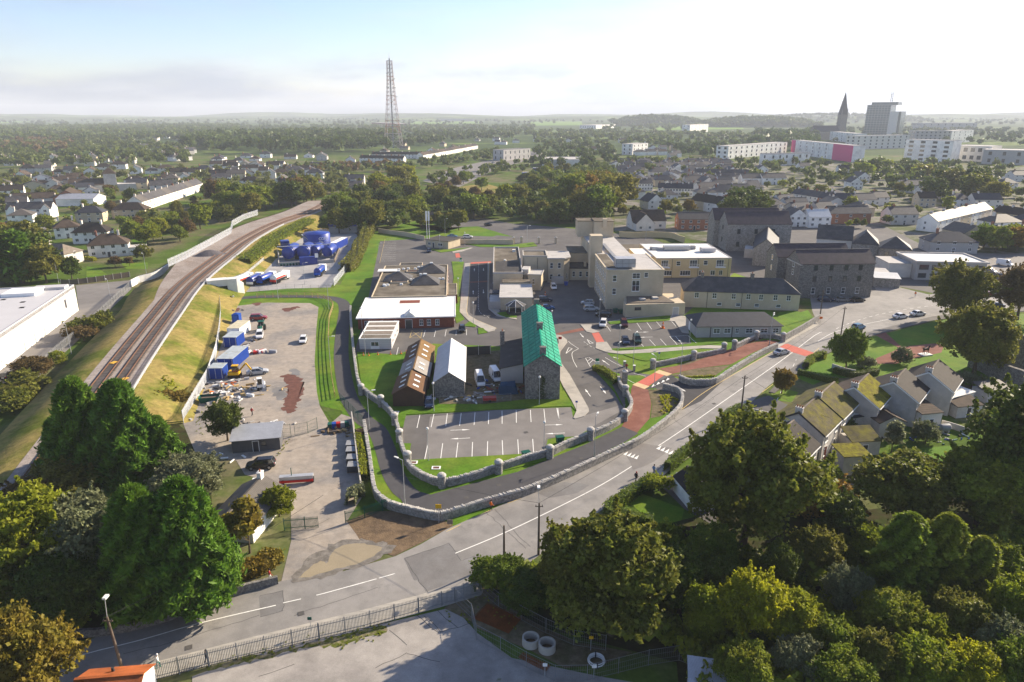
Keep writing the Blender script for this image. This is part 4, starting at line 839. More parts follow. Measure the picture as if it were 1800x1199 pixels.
for s in (-1,1):      # seams and battens over the sheeting
 for i in range(17):
  y = .9+i*2.25; part(MB().bar((w/2+s*.1,y,9.68),(w/2+s*3.68,y+.06*s,7.2),.07,.06), 'batten', 'tarp_seam', r)
 for f in (.33,.68): part(MB().bar((w/2+s*3.6*f,0,9.69-2.45*f),(w/2+s*3.6*f,D,9.69-2.45*f),.09,.05), 'seam', 'tarp_seam', r)
k = MB(); rg = random.Random(2)
for i in range(500): z = rg.random()*5; x = 3.3+rg.gauss(0,.5)*(1-z/8)+.15*math.sin(z*2); a = rg.uniform(-.12,.12); k.add([(x,-.05-rg.random()*.1,z),(x+.12,-.1,z+.05),(x+.02+a,-.09,z+.16)], [(0,1,2)])
struct(part(k, 'ivy', 'leaf_dark', r), 'stuff')
# lean-to and stack on its left side
q = thing('lean_to', 'low grey lean-to with a lone chimney stack beside the green-roofed house', 'outbuilding', (-2.4,136.5,0), .0)
part(MB().add([(0,0,0),(4.7,0,0),(4.7,0,4.4),(0,0,3.4),(0,17,0),(4.7,17,0),(4.7,17,4.4),(0,17,3.4)], [(0,1,2,3),(5,4,7,6),(4,0,3,7),(1,5,6,2)]), 'wall', 'grey_render', q)
part(MB().add([(-.2,-.2,3.38),(4.7,-.2,4.43),(4.7,17.2,4.43),(-.2,17.2,3.38),(-.2,-.2,3.5),(4.7,-.2,4.55),(4.7,17.2,4.55),(-.2,17.2,3.5)], [(4,5,6,7),(0,1,5,4),(3,0,4,7),(2,3,7,6)]), 'roof', 'felt_dark', q)
chimney(q, .2, 15.6, 0, 6.8, 1.0, 1.0, 'stone', 2)
# red brick health hall with white low front and mossy back
r, w = B('brick_hall', 'single-storey red brick hall with white front roof and mossy flat back roof', (-40.2,175.1), (-15.2,177.1))
w = 25.0; bx = (0,0,w,20)
wall(r, 0,0,w,20.5,0,3.0,'brick')
flat(r, 0,0,w,20.5,3.05,'white_felt', rim=.16, t=.25, rimmat='white_pvc', over=.45)
wall(r, 1.2,20.6,w-2.0,64,0,3.2,'brick'); flat(r, 1.2,20.6,w-2.0,64,3.25,'felt_roof', rim=.28, t=.3, rimmat='cream_render')
wall(r, w-1.9,24.0,w+1.0,38,0,2.7,'brick'); flat(r, w-1.95,24.0,w+1.0,38,2.75,'felt_roof', rim=.2, rimmat='cream_render')
wall(r, 6,64.1,14,70,0,2.9,'brick'); flat(r, 6,64.1,14,70,2.95,'felt_dark', rim=.25, rimmat='cream_render')
wall(r, .2,54,3.2,60,0,2.6,'brick'); part(MB().box(-.3,53.6,3.6,6.0,57.5,3.75), 'roof', 'white_felt', r)
for u in (1.7,5.6,9.3): window(r,'F',u,.75,.95,1.55,bx,'four')
door(r,'F',12.3,1.7,2.35,bx,'pane')
for u in (15.9,17.9,20.1): window(r,'F',u,.75,1.0,1.6,bx,'four')
for u in (4,9,14): window(r,'R',u,.75,1.2,1.5,bx,'four')
for u in (26,31,42,47,52,57): window(r,'R',u,.75,1.2,1.5,(1.2,0,w-2.0,64),'four')
part(MB().add([(12.0,-.1,3.25),(15.0,-.1,3.25),(13.5,-.1,4.5),(13.5,3.6,4.5),(12.0,3.6,3.25),(15.0,3.6,3.25)], [(0,1,2),(0,2,3,4),(1,5,3,2),(5,4,3)]), 'porch_gable', 'skylight_glass', r)
def pyramid(cx, cy, s, h):
 o = part(MB().add([(cx-s,cy-s,3.45),(cx+s,cy-s,3.45),(cx+s,cy+s,3.45),(cx-s,cy+s,3.45),(cx,cy,3.45+h)], [(0,1,4),(1,2,4),(2,3,4),(3,0,4)]), 'pyramid_roof', 'slate', r)
 part(MB().box(cx-.5,cy-.5,3.2+h,cx+.5,cy+.5,3.45+h+.1), 'cap', 'skylight_glass', o)
pyramid(7.4,44,4.4,2.5); pyramid(17.6,55,4.6,2.7); pyramid(16.2,38.5,4.4,2.6)
for x0,y0,x1,y1 in ((5.5,38,10.5,40.6),(9.5,53,15,55.4)):     # sunken light wells
 part(MB().box(x0,y0,3.3,x1,y1,3.42), 'light_well', 'brick', r); part(MB().box(x0-.2,y0-.2,3.3,x1+.2,y0,3.75).box(x0-.2,y1,3.3,x1+.2,y1+.2,3.75).box(x0-.2,y0,3.3,x0,y1,3.75).box(x1,y0,3.3,x1+.2,y1,3.75), 'light_well_rim', 'cream_render', r)
part(MB().box(9.8,14.2,3.1,15.4,17.2,3.16), 'light_well', 'brick', r)
for x, y in ((3.6,35),(4.7,35),(3.9,34),(8.8,35.6),(11.4,41.5),(12.6,42),(14.2,49),(15.3,49.4),(6.5,57),(8,58),(9.6,58.5),(13,60.5),(14.2,60.6),(15.6,60.7),(17,60.8),(18.4,61),(12,58),(20.5,42),(21.6,42.2)):
 part(MB().box(x-.45,y-.45,3.3,x+.45,y+.45,3.65).box(x-.38,y-.38,3.65,x+.38,y+.38,3.82,1), 'rooflight', [T('white_pvc'), T('skylight_glass')], r)
# portable cabin
r, w = B('portable_cabin', 'grey portable cabin with striped felt roof beside the stone boundary wall', (-36.4,158.5), (-28.9,158.5))
w = 7.6; r.rotation_euler = (0,0,.03); wall(r,0,0,w,14.6,.15,2.75,'cladding'); bx = (0,0,w,14.6)
flat(r,0,0,w,14.6,2.8,'white_felt',rim=.1,t=.15,rimmat='white_pvc',over=.1)
for y, m in ((.2,'felt_roof'),(3.2,'tile_pale'),(7.0,'tile_pale'),(10.8,'tile_pale')): part(MB().box(.3,y+.1,2.86,w-.3,y+2.7,2.9), 'roof_panel', m, r)
window(r,'F',2.7,.9,1.9,1.15,bx,'cross'); part(MB().box(2.6,-.04,.2,4.7,.0,.85), 'door_panel', 'white_pvc', r)
for u in (2,6,10): window(r,'R',u,1,1.2,1.0,bx,'cross')
# corrugated sheds
r, w = B('tin_shed', 'chocolate-brown corrugated shed nearest the car park, with pale rooflights', (-22.9,124.4), (-17.1,125.5), 'shed', 'corrugated sheds')
w = 5.9; r.rotation_euler = (0,0,.04); gable(r,0,0,w,9.2,2.7,4.3,'y','tin_wall','tin_brown',over=.25,t=.08,two=['tin_brown','tin_brown'],verge='tin_rust')
def rooflights(r, w, he, hr, ys, both=True, mat='skylight_glass'):
 for y in ys:
  for s in ((0,1) if both else (1,)):
   a, b = (.35,.72) ; xs = [w/2*(1-t) if s == 0 else w/2*(1+t) for t in (1-b,1-a)] if s == 1 else [w/2*a, w/2*b]
   if s == 1: xs = [w-w/2*b, w-w/2*a]
   zz = [he+(hr-he)*(1-abs(x-w/2)/(w/2))+.11 for x in xs]
   part(MB().add([(xs[0],y,zz[0]),(xs[1],y,zz[1]),(xs[1],y+.75,zz[1]),(xs[0],y+.75,zz[0]),(xs[0],y,zz[0]+.03),(xs[1],y,zz[1]+.03),(xs[1],y+.75,zz[1]+.03),(xs[0],y+.75,zz[0]+.03)], [(4,5,6,7),(0,1,5,4),(1,2,6,5),(2,3,7,6),(3,0,4,7)]), 'rooflight', mat, r)
rooflights(r, w, 2.7, 4.3, (1.4,4.0,6.6))
r, w = B('tin_shed', 'rust-and-grey corrugated shed behind the chocolate-brown one', (-22.9,131.7), (-16.7,133.4), 'shed', 'corrugated sheds')
w = 5.9; r.rotation_euler = (0,0,.04); gable(r,0,1.6,w,9.8,2.8,4.5,'y','tin_wall','tin_grey',over=.25,t=.08,two=['tin_grey','tin_grey'],verge='tin_rust')
gable(r,0,9.9,w,21,2.85,4.55,'y','tin_wall','tin_rust',over=.2,t=.08,two=['tin_brown','tin_rust'],verge='tin_rust'); rooflights(r, w, 2.85, 4.55, (3.4,6.0,11.4,14.6,17.8))
r, w = B('white_roof_shed', 'old stone shed with a white-painted corrugated roof between works yard and brown sheds', (-15.4,128.8), (-9.4,129.9), 'shed')
w = 6.0; r.rotation_euler = (0,0,.055); gable(r,0,0,w,21.5,3.4,5.4,'y','stone','tin_white',over=.25,t=.1,two=['tin_galv','tin_white'],verge='white_pvc')
# gate lodge
r, w = B('gate_lodge', 'small cream gate lodge with dark flat roof beside the far entrance', (-36.4,293.7), (-26.5,288.5))
wall(r,0,0,w,9.5,0,3.2,'cream_render'); flat(r,0,0,w,9.5,3.25,'felt_dark',rim=.15,over=.35,rimmat='felt_roof'); bx=(0,0,w,9.5)
window(r,'F',1.2,1,1.3,1.2,bx,'cross'); door(r,'F',3.4,.9,2.1,bx); window(r,'F',6.2,1,2.2,1.2,bx,'cross')
# ---- old hospital
r = thing('hospital_hall', 'cream hospital hall with long dark flat roof along the inner road', 'building', (-6.0,216.5,0), .02)
wall(r,0,0,9.4,44,0,5.6,'cream_render'); flat(r,0,0,9.4,44,5.65,'felt_roof',rim=.5,t=.3,rimmat='grey_felt'); bx=(0,0,9.4,44)
part(MB().box(.8,3,5.72,9.0,19,5.75), 'roof_patch', 'felt_dark', r)
for u in (8,14,20,26,32,38): window(r,'L',u,1.5,1.4,2.0,bx,'four')
part(MB().box(6.8,36,5.7,8,37,6.5).tube((4,20,5.6),(4,20,6.2),.5,.4,10), 'roof_vent', 'white_felt', r)
r = thing('hospital_annex', 'cream single-storey annex with bright pale flat roof beside the bandstand', 'building', (-3.3,193.9), 0)
wall(r,0,0,9.0,16,0,3.8,'cream_render'); flat(r,0,0,9.0,16,3.85,'grey_felt',rim=.08,t=.2,rimmat='grey_felt',over=.35); bx=(0,0,9.0,16)
wall(r,-3.2,1.5,-.02,13,0,2.2,'grey_render'); part(MB().box(-3.5,9.5,2.5,0,14,2.62), 'canopy', 'slate_blue', r)
part(MB().box(.4,16.1,0,8.8,20,4.3), 'rear_block', 'cream_render', r)
part(MB().box(.3,16.0,4.32,8.9,20.1,4.45), 'rear_roof', 'felt_roof', r)
r = thing('stair_block', 'small cream stair block with flaking roof behind the pale-roofed annex', 'building', (5.1,217.9), -.15)
wall(r,0,0,4.2,7,0,5.0,'cream_render'); flat(r,0,0,4.2,7,5.05,'grey_felt',rim=.25,rimmat='kerb',over=.2); window(r,'F',1.3,2.0,.9,1.8,(0,0,4.2,7))
part(MB().box(-2.4,1.5,4.6,-.05,6.5,6.4), 'plant_box', 'grey_felt', r)
r = thing('hospital_wing', 'two-storey cream hospital wing with rounded bay and sash windows', 'building', (3.6,230.5,0), 0)
wall(r,0,0,8.2,9.5,0,8.3,'cream_render'); flat(r,0,0,8.2,9.5,8.35,'felt_roof',rim=.4,t=.35,rimmat='kerb')
bay = [(8.3,-2.2),(13.6,-2.2),(15.6,0),(15.6,9.5),(8.3,9.5)]
part(MB().prism(bay,0,8.0), 'wall', 'cream_render', r)
part(MB().prism([(8.1,-2.6),(13.8,-2.6),(16,-.1),(16,9.6),(8.1,9.6)],8.02,8.4), 'roof', 'grey_felt', r)
bb = (8.3,-2.2,13.6,9.5)
for u in (.7,3.3):
 window(r,'F',u,4.9,1.0,1.8,bb); window(r,'F',u,1.1,1.0,1.8,bb)
window(r,'F',1.2,1.1,1.0,1.6,(5.0,0,8.2,9.5)); window(r,'F',13.9,1.3,1.0,1.7,(0,-1.0,8,9)); 
for x in (.3,4.9): pipe(r,x,-.1,0,8)
wall(r,9.5,-4.0,13.5,-2.25,0,2.2,'grey_render','store')
r = thing('hospital_link', 'low cream link building with four sash windows between wing and main block', 'building', (19.4,232.0,0), 0)
wall(r,0,0,9.3,9,0,4.0,'cream_render'); flat(r,0,0,9.3,9,4.05,'felt_dark',rim=.25,rimmat='felt_dark',over=.15)
for u in (1,3.3,5.6,7.9): window(r,'F',u,1.2,.95,1.8,(0,0,9.3,9))
wall(r,.5,9.1,9.2,15,0,7.4,'cream_render','rear_wall'); part(MB().box(.3,9.0,7.42,9.3,22,7.6), 'rear_roof', 'felt_roof', r); chimney(r,5.5,3,4.0,5.6,.8,.8,'cream_render',0)
wall(r,-14,10,-.2,24,0,5.2,'cream_render','rear_wall'); part(MB().box(-14.2,9.8,5.22,.1,24.2,5.4), 'rear_roof', 'grey_felt', r)
r = thing('hospital_block', 'tall cream hospital block with long flat roof and rooftop water tank', 'building', (27.1,195.0,0), .03)
wall(r,0,0,16.2,24,0,11.3,'cream_render'); wall(r,.6,24.1,11.5,66,0,11.0,'cream_render'); bx=(0,0,16.2,24)
part(MB().box(.2,.2,11.3,16.0,23.9,11.5), 'roof', 'grey_felt', r); part(MB().box(.8,24.0,11.02,11.3,65.8,11.3), 'roof', 'grey_felt', r)
part(MB().box(-.2,-.2,11.25,16.4,.3,11.62).box(15.9,.3,11.25,16.4,24.2,11.62).box(-.2,.3,11.25,.3,24.2,11.55), 'parapet', 'cream_render', r)
part(MB().box(.5,2.5,11.52,3.4,23.5,11.58), 'roof_strip', 'felt_roof', r); part(MB().box(4.5,5,11.5,5.6,40,11.95), 'roof_duct', 'lead', r)
tk = part(MB().box(2.6,1.5,11.9,8.2,5.5,14.4), 'water_tank', 'tin_galv', r); k = MB()
for x in (2.6,4.45,6.3,8.2): k.box(x-.05,1.4,11.9,x+.05,1.49,14.4)
for z in (11.95,13.1,14.3): k.box(2.6,1.38,z-.05,8.2,1.47,z+.05)
part(k, 'panel_ribs', 'lead', tk)
window(r,'F',1.6,8.2,1.1,1.8,bx); window(r,'F',1.6,4.4,1.1,1.8,bx); window(r,'F',7.2,9.0,2.2,1.6,bx,'four'); window(r,'F',7.2,5.3,2.2,3.2,bx,'four'); window(r,'F',10.6,9.4,1.1,1.3,bx)
part(MB().box(9.7,-.05,0,9.95,0,11.2).box(13.6,-.05,0,13.85,0,11.2), 'pilaster', 'cream_render', r)
for u in (2,5,8,11,14,17,20):
 for z in (1.2,4.6,8.2): window(r,'L',u,z,1.0,1.8,bx)
for u in (4,9,14,19): window(r,'R',u,8.0,1.2,1.7,bx)
part(MB().box(-1.5,59,11,4.0,66,16.6), 'lift_tower', 'cream_render', r); part(MB().box(4.1,56,11,11,64,16.9), 'lift_tower', 'cream_render', r)
part(MB().box(-1.7,58.8,16.62,4.2,66.2,16.85), 'tower_roof', 'felt_roof', r); part(MB().box(4.0,55.8,16.92,11.2,64.2,17.15), 'tower_roof', 'felt_roof', r)
part(MB().box(-1.2,26.5,0,2.6,30.5,16.8), 'chimney_tower', 'cream_render', r); part(MB().box(7.0,54.6,15,8.4,56,18), 'vent_stack', 'cream_render', r)
r = thing('hospital_extension', 'two-storey yellow extension with white roof, glass balconies and rooftop plant', 'building', (49.2,235.5,0), .03)
wall(r,0,0,26,28,0,6.6,'yellow_render'); flat(r,0,0,26,28,6.65,'white_felt',rim=.2,t=.3,rimmat='grey_felt'); bx=(0,0,26,28)
wall(r,-5.5,5,-.05,20,0,6.3,'yellow_render'); part(MB().box(-5.5,5,6.35,0,20,6.5), 'roof', 'white_felt', r)
wall(r,-5.0,28.1,24,40,0,4.2,'cream_render'); part(MB().box(-5,28.1,4.22,24,40,4.4), 'roof', 'felt_roof', r)
for u, ww in ((1.8,2.4),(11.6,2.6),(20.8,2.6)):
 window(r,'F',u,3.9,ww,2.2,bx,'four')
 bal = part(MB().box(u-.3,-1.3,3.55,u+ww+.4,-.02,3.75), 'balcony', 'white_pvc', r)
 rl = MB()
 for k in range(7): rl.box(u-.3+k*(ww+.65)/6,-1.3,3.76,u-.25+k*(ww+.65)/6,-1.25,4.75)
 rl.box(u-.3,-1.3,4.75,u+ww+.4,-1.22,4.83); part(rl, 'balcony_rail', 'white_pvc', bal)
window(r,'F',7.0,4.2,1.4,1.5,bx); window(r,'F',16.4,4.4,1.4,1.5,bx)
for u, ww in ((3,2.6),(8.5,3.6),(15,1.6),(19,1.6),(22,1.2)): window(r,'F',u,.8,ww,1.7,bx,'cross')
for x in (5.6,14.6,25): pipe(r,x,-.08,0,6.5)
part(MB().box(6,14,6.9,15.5,16.5,8.3).box(2,15,6.8,6,16,7.5), 'air_handling_unit', 'metal_grey', r); part(MB().tube((1.5,17,7.2),(6,14.5,7.2),.5,.5,10), 'air_duct', 'metal_grey', r)
part(MB().box(18.5,10,6.9,23.5,13,8.2), 'air_handling_unit', 'cladding', r); part(MB().box(16.5,16,6.8,18,18,7.9), 'roof_vent', 'lead', r)
# cream garage range in front of the block
r, w = B('garage_range', 'low cream garage range with brown flat roof in front of the hospital block', (31.4,186.6), (48.3,188.6))
part(MB().prism([(0,0),(w,0),(w,11),(3,11.5),(0,2.5)],0,3.6), 'wall', 'cream_render', r); part(MB().prism([(.6,1.2),(w-3,.4),(w-4,10.5),(3.2,11)],3.62,3.85), 'roof', 'tile_pale', r)
part(MB().box(5,3,3.8,6.6,4.6,4.3), 'rooflight', 'grey_felt', r); part(MB().box(9,4,3.8,10.6,5.6,4.3), 'rooflight', 'grey_felt', r); window(r,'F',2.6,2.0,1.8,.8,(0,0,w,11),frame='dark_frame'); door(r,'F',13.6,1.6,2.4,(0,0,w,11),'tin_galv')
for x in (6.5,11): part(MB().box(x,-.08,0,x+.3,0,3.5), 'pilaster', 'cream_render', r)
# cream house with the long slate hip roof
r, w = B('slate_roof_house', 'long two-storey cream house with patchy slate hipped roof and two chimneys', (50.0,197.5), (82.0,193.2))
hip(r,0,0,w,9.0,5.0,8.4,'cream_render','slate',over=.3,inset=4.6); bx=(0,0,w,9)
for u in (3.0,8.0,13.4,17.5,21,25,28.6):
 if u < w-2: window(r,'F',u,2.9,1.2,1.6,bx,'four')
for u in (9.5,14.8,20,26): window(r,'F',u,.8,1.3,.9,bx)
chimney(r,5.3,4.5,7.2,9.6,.9,1.2,'stone',2); chimney(r,19.5,4.5,7.4,9.6,.9,1.2,'stone',2)
for x in (6.6,16.3): pipe(r,x,-.08,0,4.8)
# grey bungalow
r, w = B('grey_bungalow', 'long grey bungalow with plain slate hipped roof beside the pay car park', (46.5,168.2), (68.0,168.8))
hip(r,0,0,w,10.2,3.1,5.2,'grey_render','slate_blue',over=.4,inset=3.2); bx=(0,0,w,10.2)
for u, ww in ((4.2,1.7),(6.9,1.7),(9.8,.9),(12.4,1.8),(16.2,1.8),(19.3,1.5)): window(r,'F',u,1.1,ww,1.25,bx,'four')
part(MB().box(3.4,-.06,0,3.6,0,3.1).box(8.9,-.06,0,9.1,0,3.1), 'downpipe', 'dark_frame', r); door(r,'L',3,1.1,2.2,bx,'white_pvc'); part(MB().add([(-.3,2,3.0),(2.2,4.2,4.45),(.2,6.6,3.2)], [(0,1,2)]), 'glazed_hip', 'skylight_glass', r)
# ---- stone mill buildings
r, w = B('stone_mill', 'four-storey grey stone mill with purple slate roof facing the junction', (87.1,207.7), (109.7,208.7))
w = 23.0; gable(r,0,0,w,9.5,10.6,14.0,'x','stone','slate_purple',over=.25,verge='slate'); bx=(0,0,w,9.5)
part(MB().box(-.25,-.25,10.2,.35,9.75,10.5), 'verge', 'coping_stone', r)
for u in (4.2,9.0,13.6,18.0):
 for z, h in ((8.6,1.6),(5.2,1.6),(1.3,1.9)):
  window(r,'F',u,z,1.2,h,bx,frame='dark_frame' if z > 2 else 'white_pvc')
for z in (8.8,6.4): window(r,'L',4.2,z,1.1,1.6,bx)
r = thing('stone_mill', 'second grey stone mill range with gable close behind the front one', 'building', (87.0,219.5,0), .04); r['group'] = 'stone mill ranges'
gable(r,-2.5,0,21,9.0,10.4,13.8,'x','stone','slate_purple',over=.25,verge='slate'); window(r,'L',4,8.7,1.1,1.7,(-2.5,0,21,9)); window(r,'L',4,5.4,1.1,1.7,(-2.5,0,21,9))
r = thing('stone_warehouse', 'pale grey stone warehouse with twin gables at the far end of its yard', 'building', (87.5,284.0,0), .0)
gable(r,0,0,26,12,11,15.4,'x','stone_pale','slate_purple',over=.2); gable(r,-2,12.2,26,22,11,15.2,'x','stone_pale','slate_purple',over=.2); bx=(0,0,26,12)
for u, z in ((4,2),(11,2),(18,2),(4,7.2),(11,7.2),(18,7.2)): window(r,'F',u,z,1.3,1.9,bx,frame='dark_frame')
for z in (3,8): window(r,'L',5,z,1.1,1.8,bx,frame='dark_frame')
r = thing('stone_range', 'long two-storey stone range with dark slate roof running away beside the mill', 'building', (97.1,253.1), 1.22)
gable(r,0,0,34,8.5,6.5,10,'x','stone_pale','slate_blue',over=.3); bx=(0,0,34,8.5)
for u in (3,8,13,18,23,28): window(r,'B',u,3.8,1.1,1.4,bx)
wall(r,14,8.6,22,12,0,3.5,'dash_render','outshot')

def letters(root, name, body, size, loc, rz, mat):
 """raised lettering as a mesh part"""
 cu = bpy.data.curves.new(name, 'FONT'); cu.body = body; cu.size = size; cu.extrude = .04; o = bpy.data.objects.new(name, cu); COL.objects.link(o)
 me = bpy.data.meshes.new_from_object(o.evaluated_get(bpy.context.evaluated_depsgraph_get())); bpy.data.objects.remove(o); me.materials.clear(); me.materials.append(T(mat))
 o = link(name, me, root, loc); o.rotation_euler = (math.pi/2,0,rz); return o
# ---- buildings right of the mill
r, w = B('stone_school', 'grey stone hipped-roof house with tall sashes right of the mill', (137.1,258.8), (146.7,254.5))
hip(r,0,0,w,11,6.2,10,'stone','slate',over=.3); bx=(0,0,w,11)
for u in (2,5.5,9): window(r,'F',u,2.4,1.2,2.4,bx,frame='dark_frame')
hip(r,-9,5,-.1,19,6.4,10.6,'stone_pale','slate',over=.3); gable(r,-22,11,-9.2,22,6.5,11,'x','pale_render','slate',over=.35)
window(r,'L',4,7.2,1.6,2.2,(-22,11,-9.2,22),'four')
r, w = B('flat_roof_office', 'two-storey grey flat-roofed office with pale raised parapet behind the big tree', (136.7,232.7), (158.9,230.3))
wall(r,0,0,w,16,0,6.0,'grey_render'); flat(r,0,0,w,16,6.05,'white_felt',rim=.45,t=.6,rimmat='grey_felt',over=.5); bx=(0,0,w,16)
for u in (1,5,9.5,14,18.5): 
 if u < w-3: window(r,'F',u,3.6,3.0,1.6,bx,'cross',frame='dark_frame'); window(r,'F',u,.8,2.6,1.5,bx,'cross',frame='dark_frame')
wall(r,-7.5,3,-.1,15,0,4.8,'pale_render','side_block'); part(MB().box(-7.8,2.7,4.82,0,15.2,5.0), 'roof', 'grey_felt', r)
r, w = B('lean_to_garage', 'low stone garages with pale monopitch roofs beside the mill gable', (117.8,222.4), (125.1,220.3), 'garage')
wall(r,0,0,w,6,0,3.0,'stone_pale'); part(MB().add([(-.2,-.3,3.0),(w+.2,-.3,3.0),(w+.2,6.2,3.7),(-.2,6.2,3.7),(-.2,-.3,3.12),(w+.2,-.3,3.12),(w+.2,6.2,3.82),(-.2,6.2,3.82)], [(4,5,6,7),(0,1,5,4),(1,2,6,5),(2,3,7,6),(3,0,4,7)]), 'roof', 'tin_white', r)
wall(r,-3,6.3,w-2,14,0,3.4,'stone_pale','rear_wall'); part(MB().box(-3.3,6.25,3.42,w-1.8,14.2,3.6), 'roof', 'grey_felt', r)
# ---- supermarket on the far left
r, w = B('supermarket', 'long grey clad supermarket with white base beside the railway', (-108.6,127.7), (-124.5,194.0))
D = 36; bx = (0,0,w,D)
wall(r,0,0,w,D,2.4,7.3,'cladding'); wall(r,.06,.06,w-.06,D,0,2.38,'white_render','base_wall')
flat(r,0,0,w,D,6.6,'white_felt',rim=1.0,t=.3,rimmat='cladding')
for x in [k*6.2 for k in range(1,16)]:
 if x < w: part(MB().box(x-.06,-.02,.0,x+.06,.05,2.4), 'panel_joint', 'lead', r)
for dx, ww, z0, z1 in ((-4.4,1.1,3.6,6.6),(-9.0,.9,3.0,5.3),(-16,1.5,3.1,5.8),(-20.0,2.4,3.1,5.6),(-24.6,1.1,3.1,5.7),(-33,2.2,3.1,5.6)):
 o = part(MB().box(w+dx,-.08,z0,w+dx+ww,0,z1), 'wall_panel', 'white_pvc' if dx != -9.0 else 'dark_frame', r)
window(r,'R',4,4,1.6,1.6,bx,frame='dark_frame'); part(MB().box(w-11,6,6.7,w-4,14,8.2), 'roof_plant_screen', 'white_pvc', r); part(MB().box(w-4.5,1,6.7,w-1,9,8.0), 'roof_plant_screen', 'cladding', r)
for dx, y in ((-18,6),(-24,4),(-34,8),(-42,12),(-14,12)): part(MB().box(w+dx,y,6.7,w+dx+1.4,y+1.2,7.3), 'roof_vent', 'metal_grey', r)
part(MB().box(2,12,6.7,w-26,20,7.0), 'roof_panel', 'tile_brown', r)
lt = part(MB().box(w-52,-.12,5.0,w-51.9,-.1,5.1), 'sign_base', 'white_pvc', r)
M('sign_green', (.02,.20,.10), var=.05)
letters(r, 'sign_letters', 'EX', 1.7, (w-58.5,-.1,3.4), 0, 'sign_green')
# ---- cottage and sheds by the lane (front left)
r = thing('cottage', 'low cottage with pale tiled roof half hidden behind the tall conifer', 'house', (-42.1,86.1), 0); r.location = (*(-40.2,80.2), 0)
gable(r,0,0,6.2,10.0,2.6,4.2,'y','white_render','tile_grey',over=.35); window(r,'R',2,1,1.2,1.1,(0,0,6.2,10)); window(r,'R',6,1,1.2,1.1,(0,0,6.2,10)); window(r,'F',2,1,1.4,1.2,(0,0,6.2,10)); chimney(r,3.1,9.4,3.9,5.3,.6,.9,'white_render',1)
r.rotation_euler = (0,0,-.12)
r, w = B('tin_roof_shed', 'dark rendered shed with galvanised corrugated roof beside the yard gate', (-46.5,105.0), (-39.0,106.5), 'shed')
wall(r,0,0,w,4.2,0,2.3,'dash_render'); r.children[0].data.materials[0] = M('dark_render', (.10,.10,.105), var=.2, rough=.9)
part(MB().add([(-.3,-.4,2.32),(w+.3,-.4,2.32),(w+.3,4.6,3.1),(-.3,4.6,3.1),(-.3,-.4,2.4),(w+.3,-.4,2.4),(w+.3,4.6,3.18),(-.3,4.6,3.18)], [(4,5,6,7),(0,1,5,4),(1,2,6,5),(2,3,7,6),(3,0,4,7)]), 'roof', 'tin_galv', r)
door(r,'F',3.3,.9,1.9,(0,0,w,4)); window(r,'F',4.6,1.0,.9,.8,(0,0,w,4),frame='dark_frame')
r, w = B('rusty_roof_shed', 'shed with bright rusty tin roof at the bottom edge by the palisade', (-41.0,52.8), (-35.1,53.5), 'shed')
gable(r,0,-2.5,w,2.2,2.2,3.3,'x','white_render','tin_red_rust',over=.25,t=.08,two=['tin_red_rust','tin_red_rust'])
part(MB().tube((w*.45,1.2,2.6),(w*.45,1.2,3.2),.16,.14,8), 'flue', 'dark_frame', r)
r, w = B('boiler_house', 'pale lean-to roof of galvanised sheets at the bottom edge below the trees', (17.0,53.5), (21.5,52.6), 'shed')
wall(r,0,-3,w,2.5,0,2.2,'dash_render'); part(MB().add([(-.2,-3.2,2.25),(w+.2,-3.2,2.25),(w+.2,2.7,3.0),(-.2,2.7,3.0)], [(0,1,2,3)]), 'roof', 'tin_galv', r)
# ---- staggered row of grey council houses, lower right, backs to the camera
ha = .864
def council_house(x, y, L, roof, label, hr=7.7, moss=None):
 """ridge along local x through (x, y); face F is the back, towards the gardens"""
 r = thing('terraced_house', label, 'house', (x,y,0), ha, 'staggered dash-rendered houses')
 he = hr-2.7; bx = (0,-4.3,L,4.3)
 gable(r,0,-4.3,L,4.3,he,hr,'x','dash_render',roof,over=.28,two=(roof, moss or roof) if not moss else (moss, roof),verge='tile_pale')
 for k in (0,1):     # fascia boards under the gable verge facing the camera
  s = -1 if k == 0 else 1
  part(MB().bar((-.16,0,hr-.02),(-.16,s*4.55,he-.18),.06,.26), 'verge_board', 'dark_frame' if roof == 'moss_tile' else 'white_pvc', r)
 for u in (.9, L-2.5): window(r,'F',u,he-1.75,1.5,1.15,bx,'cross')
 window(r,'F',1.0,.8,1.7,1.3,bx,'cross'); door(r,'F',L-2.6,.9,2.0,bx)
 for u in (1.2, L-2.8): window(r,'B',u,he-1.75,1.5,1.15,bx,'cross')
 part(MB().box(0,-4.72,he-.33,L,-4.6,he-.22), 'gutter', 'white_pvc', r)
 chimney(r,.4,.1,hr-.7,hr+.8,.6,1.15,'dash_render',3)
 return r
council_house(39.6,96.2,8.5,'tile_dark','terraced house with plain dark tiles, nearest the big olive-brown tree',7.0)
council_house(46.6,104.4,8.6,'moss_tile','terraced house with mossy roof and black verge boards above a lower roof')
council_house(52.4,110.9,8.7,'moss_tile','terraced house with mossy tiles above the bank of kitchen rooflights',7.75)
council_house(60.7,115.3,8.6,'tile_brown','terraced house whose rear roof slope is bright with yellow moss',7.7,'moss_thick')
council_house(69.0,117.9,8.6,'tile_dark','terraced house with clean dark tiles, second from the park end',7.7)
council_house(78.2,122.9,9.0,'tile_dark','end terraced house with the broad blank pale gable next to the park',7.7)
